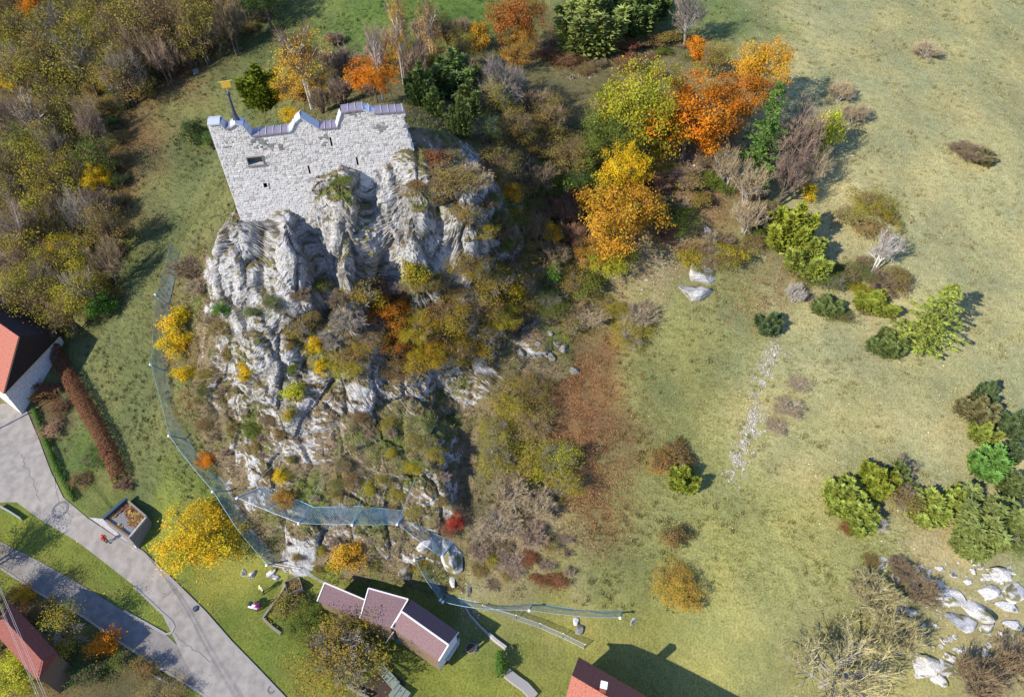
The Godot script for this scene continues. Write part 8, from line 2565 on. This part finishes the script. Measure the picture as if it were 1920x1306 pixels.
func body_mesh(bones: Array, cell: float, zones: Callable) -> ArrayMesh:
	# smooth union of tapered capsules, meshed as surface nets
	var lo := Vector3.ONE * 1e9
	var hi := -lo
	for b in bones:
		for q in 2:
			var e: Vector3 = Vector3.ONE * (maxf(b[2], b[3]) + cell * 2.0)
			lo = lo.min(b[q] - e)
			hi = hi.max(b[q] + e)
	var n := Vector3i((hi - lo) / cell) + Vector3i.ONE * 2
	var f := PackedFloat32Array()
	f.resize(n.x * n.y * n.z)
	f.fill(9.0)
	for b in bones:
		var e: Vector3 = Vector3.ONE * (maxf(b[2], b[3]) + cell * 3.0)
		var i0 := Vector3i(((b[0].min(b[1]) - e - lo) / cell).max(Vector3.ZERO))
		var i1 := Vector3i((b[0].max(b[1]) + e - lo) / cell).min(n - Vector3i.ONE)
		for x in range(i0.x, i1.x + 1):
			for y in range(i0.y, i1.y + 1):
				for z in range(i0.z, i1.z + 1):
					var k := (x * n.y + y) * n.z + z
					var d := capsule(lo + Vector3(x, y, z) * cell, b[0], b[1], b[2], b[3])
					var kk: float = b[4]
					var g := f[k]
					var h := clampf(0.5 + 0.5 * (g - d) / kk, 0.0, 1.0)
					f[k] = lerpf(g, d, h) - kk * h * (1.0 - h)
	var v := PackedVector3Array()
	var c := PackedColorArray()
	var idx := PackedInt32Array()
	var at := {}
	var sx := n.y * n.z
	var sy := n.z
	for x in n.x - 1:
		for y in n.y - 1:
			for z in n.z - 1:
				var k := x * sx + y * sy + z
				var sum := Vector3.ZERO
				var cnt := 0
				var pos := 0
				var val := []
				for q in 8:
					val.append(f[k + (q & 1) * sx + ((q >> 1) & 1) * sy + ((q >> 2) & 1)])
					if val[q] > 0.0:
						pos += 1
				if pos == 0 or pos == 8:
					continue
				for ed in [[0, 1], [2, 3], [4, 5], [6, 7], [0, 2], [1, 3], [4, 6], [5, 7], [0, 4], [1, 5], [2, 6], [3, 7]]:
					var a: float = val[ed[0]]
					var b: float = val[ed[1]]
					if (a > 0.0) != (b > 0.0):
						var t := a / (a - b)
						var p0 := Vector3(ed[0] & 1, (ed[0] >> 1) & 1, (ed[0] >> 2) & 1)
						var p1 := Vector3(ed[1] & 1, (ed[1] >> 1) & 1, (ed[1] >> 2) & 1)
						sum += p0.lerp(p1, t)
						cnt += 1
				at[k] = v.size()
				var w := lo + (Vector3(x, y, z) + sum / cnt) * cell
				v.append(w)
				c.append((zones as Callable).call(w))
	for x in range(1, n.x - 1):
		for y in range(1, n.y - 1):
			for z in range(1, n.z - 1):
				var k := x * sx + y * sy + z
				for ax in 3:
					var st: int = [sx, sy, 1][ax]
					var u: int = [sy, 1, sx][ax]
					var w: int = [1, sx, sy][ax]
					var a := f[k]
					var b := f[k + st]
					if (a > 0.0) == (b > 0.0):
						continue
					var q := [k - u - w, k - w, k, k - u]
					if not (at.has(q[0]) and at.has(q[1]) and at.has(q[2]) and at.has(q[3])):
						continue
					if a < 0.0:
						idx.append_array([at[q[0]], at[q[2]], at[q[1]], at[q[0]], at[q[3]], at[q[2]]])
					else:
						idx.append_array([at[q[0]], at[q[1]], at[q[2]], at[q[0]], at[q[2]], at[q[3]]])
	return indexed(v, c, idx)

func figure_bones(stride: float, arm: float, lean: float) -> Array:
	# 1.74 m tall, facing +z
	var hip := Vector3(0, 0.93, 0)
	var chest := Vector3(0, 1.36, lean)
	var b := [[hip, Vector3(0, 1.15, lean * 0.5), 0.15, 0.14, 0.05], [Vector3(0, 1.15, lean * 0.5), chest, 0.14, 0.155, 0.05], [Vector3(-0.13, 1.40, lean), Vector3(0.13, 1.40, lean), 0.085, 0.085, 0.05], [chest, Vector3(0, 1.53, lean * 1.2), 0.07, 0.055, 0.04], [Vector3(0, 1.60, lean * 1.3), Vector3(0, 1.655, lean * 1.3 + 0.005), 0.085, 0.09, 0.02], [Vector3(0, 1.60, lean * 1.3 + 0.08), Vector3(0, 1.58, lean * 1.3 + 0.10), 0.016, 0.018, 0.02], [Vector3(0, 1.55, lean * 1.3 + 0.04), Vector3(0, 1.545, lean * 1.3 + 0.06), 0.04, 0.035, 0.02]]
	for s in [-1.0, 1.0]:
		var k: float = s * stride
		b.append([Vector3(s * 0.09, 0.93, 0), Vector3(s * 0.10, 0.50, k * 0.5 + 0.03), 0.095, 0.062, 0.04])
		b.append([Vector3(s * 0.10, 0.50, k * 0.5 + 0.03), Vector3(s * 0.10, 0.09, k - (0.05 if k < 0 else 0.0)), 0.06, 0.042, 0.03])
		b.append([Vector3(s * 0.10, 0.05, k - 0.04), Vector3(s * 0.115, 0.035, k + 0.17), 0.045, 0.035, 0.03])
		var el := Vector3(s * 0.25, 1.12, lean - s * stride * 0.5 * (1.0 - arm) + arm * 0.05)
		var wr := Vector3(s * 0.24, lerpf(0.88, 1.02, arm), el.z + 0.05 + arm * 0.22)
		b.append([Vector3(s * 0.19, 1.40, lean), el, 0.062, 0.048, 0.03])
		b.append([el, wr, 0.047, 0.034, 0.02])
		var pd := (wr - el).normalized()
		var pm := wr + pd * 0.08
		b.append([wr, pm, 0.032, 0.034, 0.015])
		for q in 4:
			var o := Vector3(0, 0, (q - 1.5) * 0.02)
			var l: float = [0.06, 0.075, 0.07, 0.055][q]
			b.append([pm + o, pm + o + pd * l * 0.5 - Vector3(s * 0.008, 0, 0), 0.011, 0.010, 0.006])
			b.append([pm + o + pd * l * 0.5 - Vector3(s * 0.008, 0, 0), pm + o + pd * l - Vector3(s * 0.03, 0, 0), 0.010, 0.009, 0.006])
		b.append([wr + pd * 0.03 + Vector3(0, 0, 0.03), wr + pd * 0.085 + Vector3(-s * 0.01, 0, 0.06), 0.013, 0.010, 0.008])
	return b

func build_people():
	for d in PEOPLE:
		var o := base("person", g3(d.x, d.z, d.up), d.turn)
		tag(o, d.label, "person")
		var jacket: Color = d.jacket
		var legs: Color = d.legs
		var zones := func(p: Vector3) -> Color:
			if p.y > 1.515:
				return Color(0.50, 0.32, 0.24)
			if absf(p.x) > 0.17 and p.y < d.cuff:
				return Color(0.50, 0.32, 0.24)
			if p.y < 0.10:
				return Color(0.02, 0.02, 0.02)
			return legs if p.y < 0.86 else jacket
		var m := plain("clothes_" + str(d.turn), Color.WHITE, 0.9)
		m.vertex_color_use_as_albedo = true
		put("body", body_mesh(figure_bones(d.stride, d.arm, d.lean), 0.017, zones), m, o)
		var hz: float = d.lean * 1.3
		var hr := Soup.new()
		for i in 10:
			for j in 14:
				var ring := []
				for q in [[i, j], [i, j + 1], [i + 1, j + 1], [i + 1, j]]:
					var th: float = PI * 0.56 * q[0] / 10.0
					var ph: float = TAU * q[1] / 14.0
					var e := Vector3(sin(th) * cos(ph) * 0.102, cos(th) * 0.115, sin(th) * sin(ph) * 0.108 - 0.012)
					if e.z > 0.05:
						e.y = maxf(e.y, 0.03)
					ring.append(e + Vector3(0, 1.655, hz))
				hr.quad(ring[0], ring[1], ring[2], ring[3])
		put("hair" if d.hair else "cap", hr.mesh(), M[d.head], o)
		for s in [-1.0, 1.0]:
			var ey := Soup.new()
			ey.tube(Vector3(s * 0.034, 1.635, hz + 0.082), Vector3(s * 0.034, 1.635, hz + 0.092), 0.012, 0.009, 8, Color.WHITE, true)
			put("eye", ey.mesh(), M.dark, o)
			var er := Soup.new()
			er.tube(Vector3(s * 0.086, 1.60, hz), Vector3(s * 0.094, 1.655, hz - 0.01), 0.016, 0.02, 6, Color.WHITE, true)
			put("ear", er.mesh(), M.skin, o)
	# pram in front of the person in pink
	var p := PRAM
	var o := base("pram", g3(p.x, p.y, 0.0), p.z)
	tag(o, "white pram on the lawn being pushed by the person in pink", "pram")
	var s := Soup.new()
	var ring := []
	for k in 9:
		var t := float(k) / 8.0
		ring.append([Vector3(-0.24, 0.62 + 0.22 * sin(t * PI * 0.5) * (1.0 if t > 0.4 else 0.6), lerpf(0.5, -0.5, t)), Vector3(0.24, 0.62 + 0.22 * sin(t * PI * 0.5) * (1.0 if t > 0.4 else 0.6), lerpf(0.5, -0.5, t))])
	for k in 8:
		s.quad(ring[k][0], ring[k + 1][0], ring[k + 1][1], ring[k][1])
		s.quad(ring[k][0] * Vector3(1, 0.6, 0.9), ring[k + 1][0] * Vector3(1, 0.6, 0.9), ring[k + 1][0], ring[k][0])
		s.quad(ring[k][1], ring[k + 1][1], ring[k + 1][1] * Vector3(1, 0.6, 0.9), ring[k][1] * Vector3(1, 0.6, 0.9))
	s.box(Vector3(-0.24, 0.38, -0.46), Vector3(0.48, 0, 0), Vector3(0, 0.05, 0), Vector3(0, 0, 0.92))
	put("basket", s.mesh(), M.cloth_white, o)
	var hd := Soup.new()
	for k in 10:
		var a0 := PI * 0.62 * k / 10.0
		var a1 := PI * 0.62 * (k + 1) / 10.0
		var p0 := Vector3(0, sin(a0 + 0.3) * 0.34, cos(a0 + 0.3) * 0.34)
		var p1 := Vector3(0, sin(a1 + 0.3) * 0.34, cos(a1 + 0.3) * 0.34)
		var off := Vector3(0, 0.72, 0.2)
		hd.quad(off + p0 - Vector3(0.26, 0, 0), off + p1 - Vector3(0.26, 0, 0), off + p1 + Vector3(0.26, 0, 0), off + p0 + Vector3(0.26, 0, 0))
	put("hood", hd.mesh(), M.trousers_dark, o)
	for x in [-0.27, 0.27]:
		for z in [-0.36, 0.36]:
			var t := TorusMesh.new()
			t.inner_radius = 0.10
			t.outer_radius = 0.135
			t.rings = 18
			t.ring_segments = 6
			var wh := put("wheel", t, M.dark, o, Vector3(x, 0.135, z))
			wh.rotation.z = PI / 2
	var fr := Soup.new()
	for x in [-0.25, 0.25]:
		fr.tube(Vector3(x, 0.14, 0.36), Vector3(x, 1.0, -0.72), 0.014, 0.014, 6)
		fr.tube(Vector3(x, 0.14, -0.36), Vector3(x, 0.5, 0.1), 0.014, 0.014, 6)
	fr.tube(Vector3(-0.25, 1.0, -0.72), Vector3(0.25, 1.0, -0.72), 0.018, 0.018, 6)
	put("frame", fr.mesh(), M.galvanised, o)
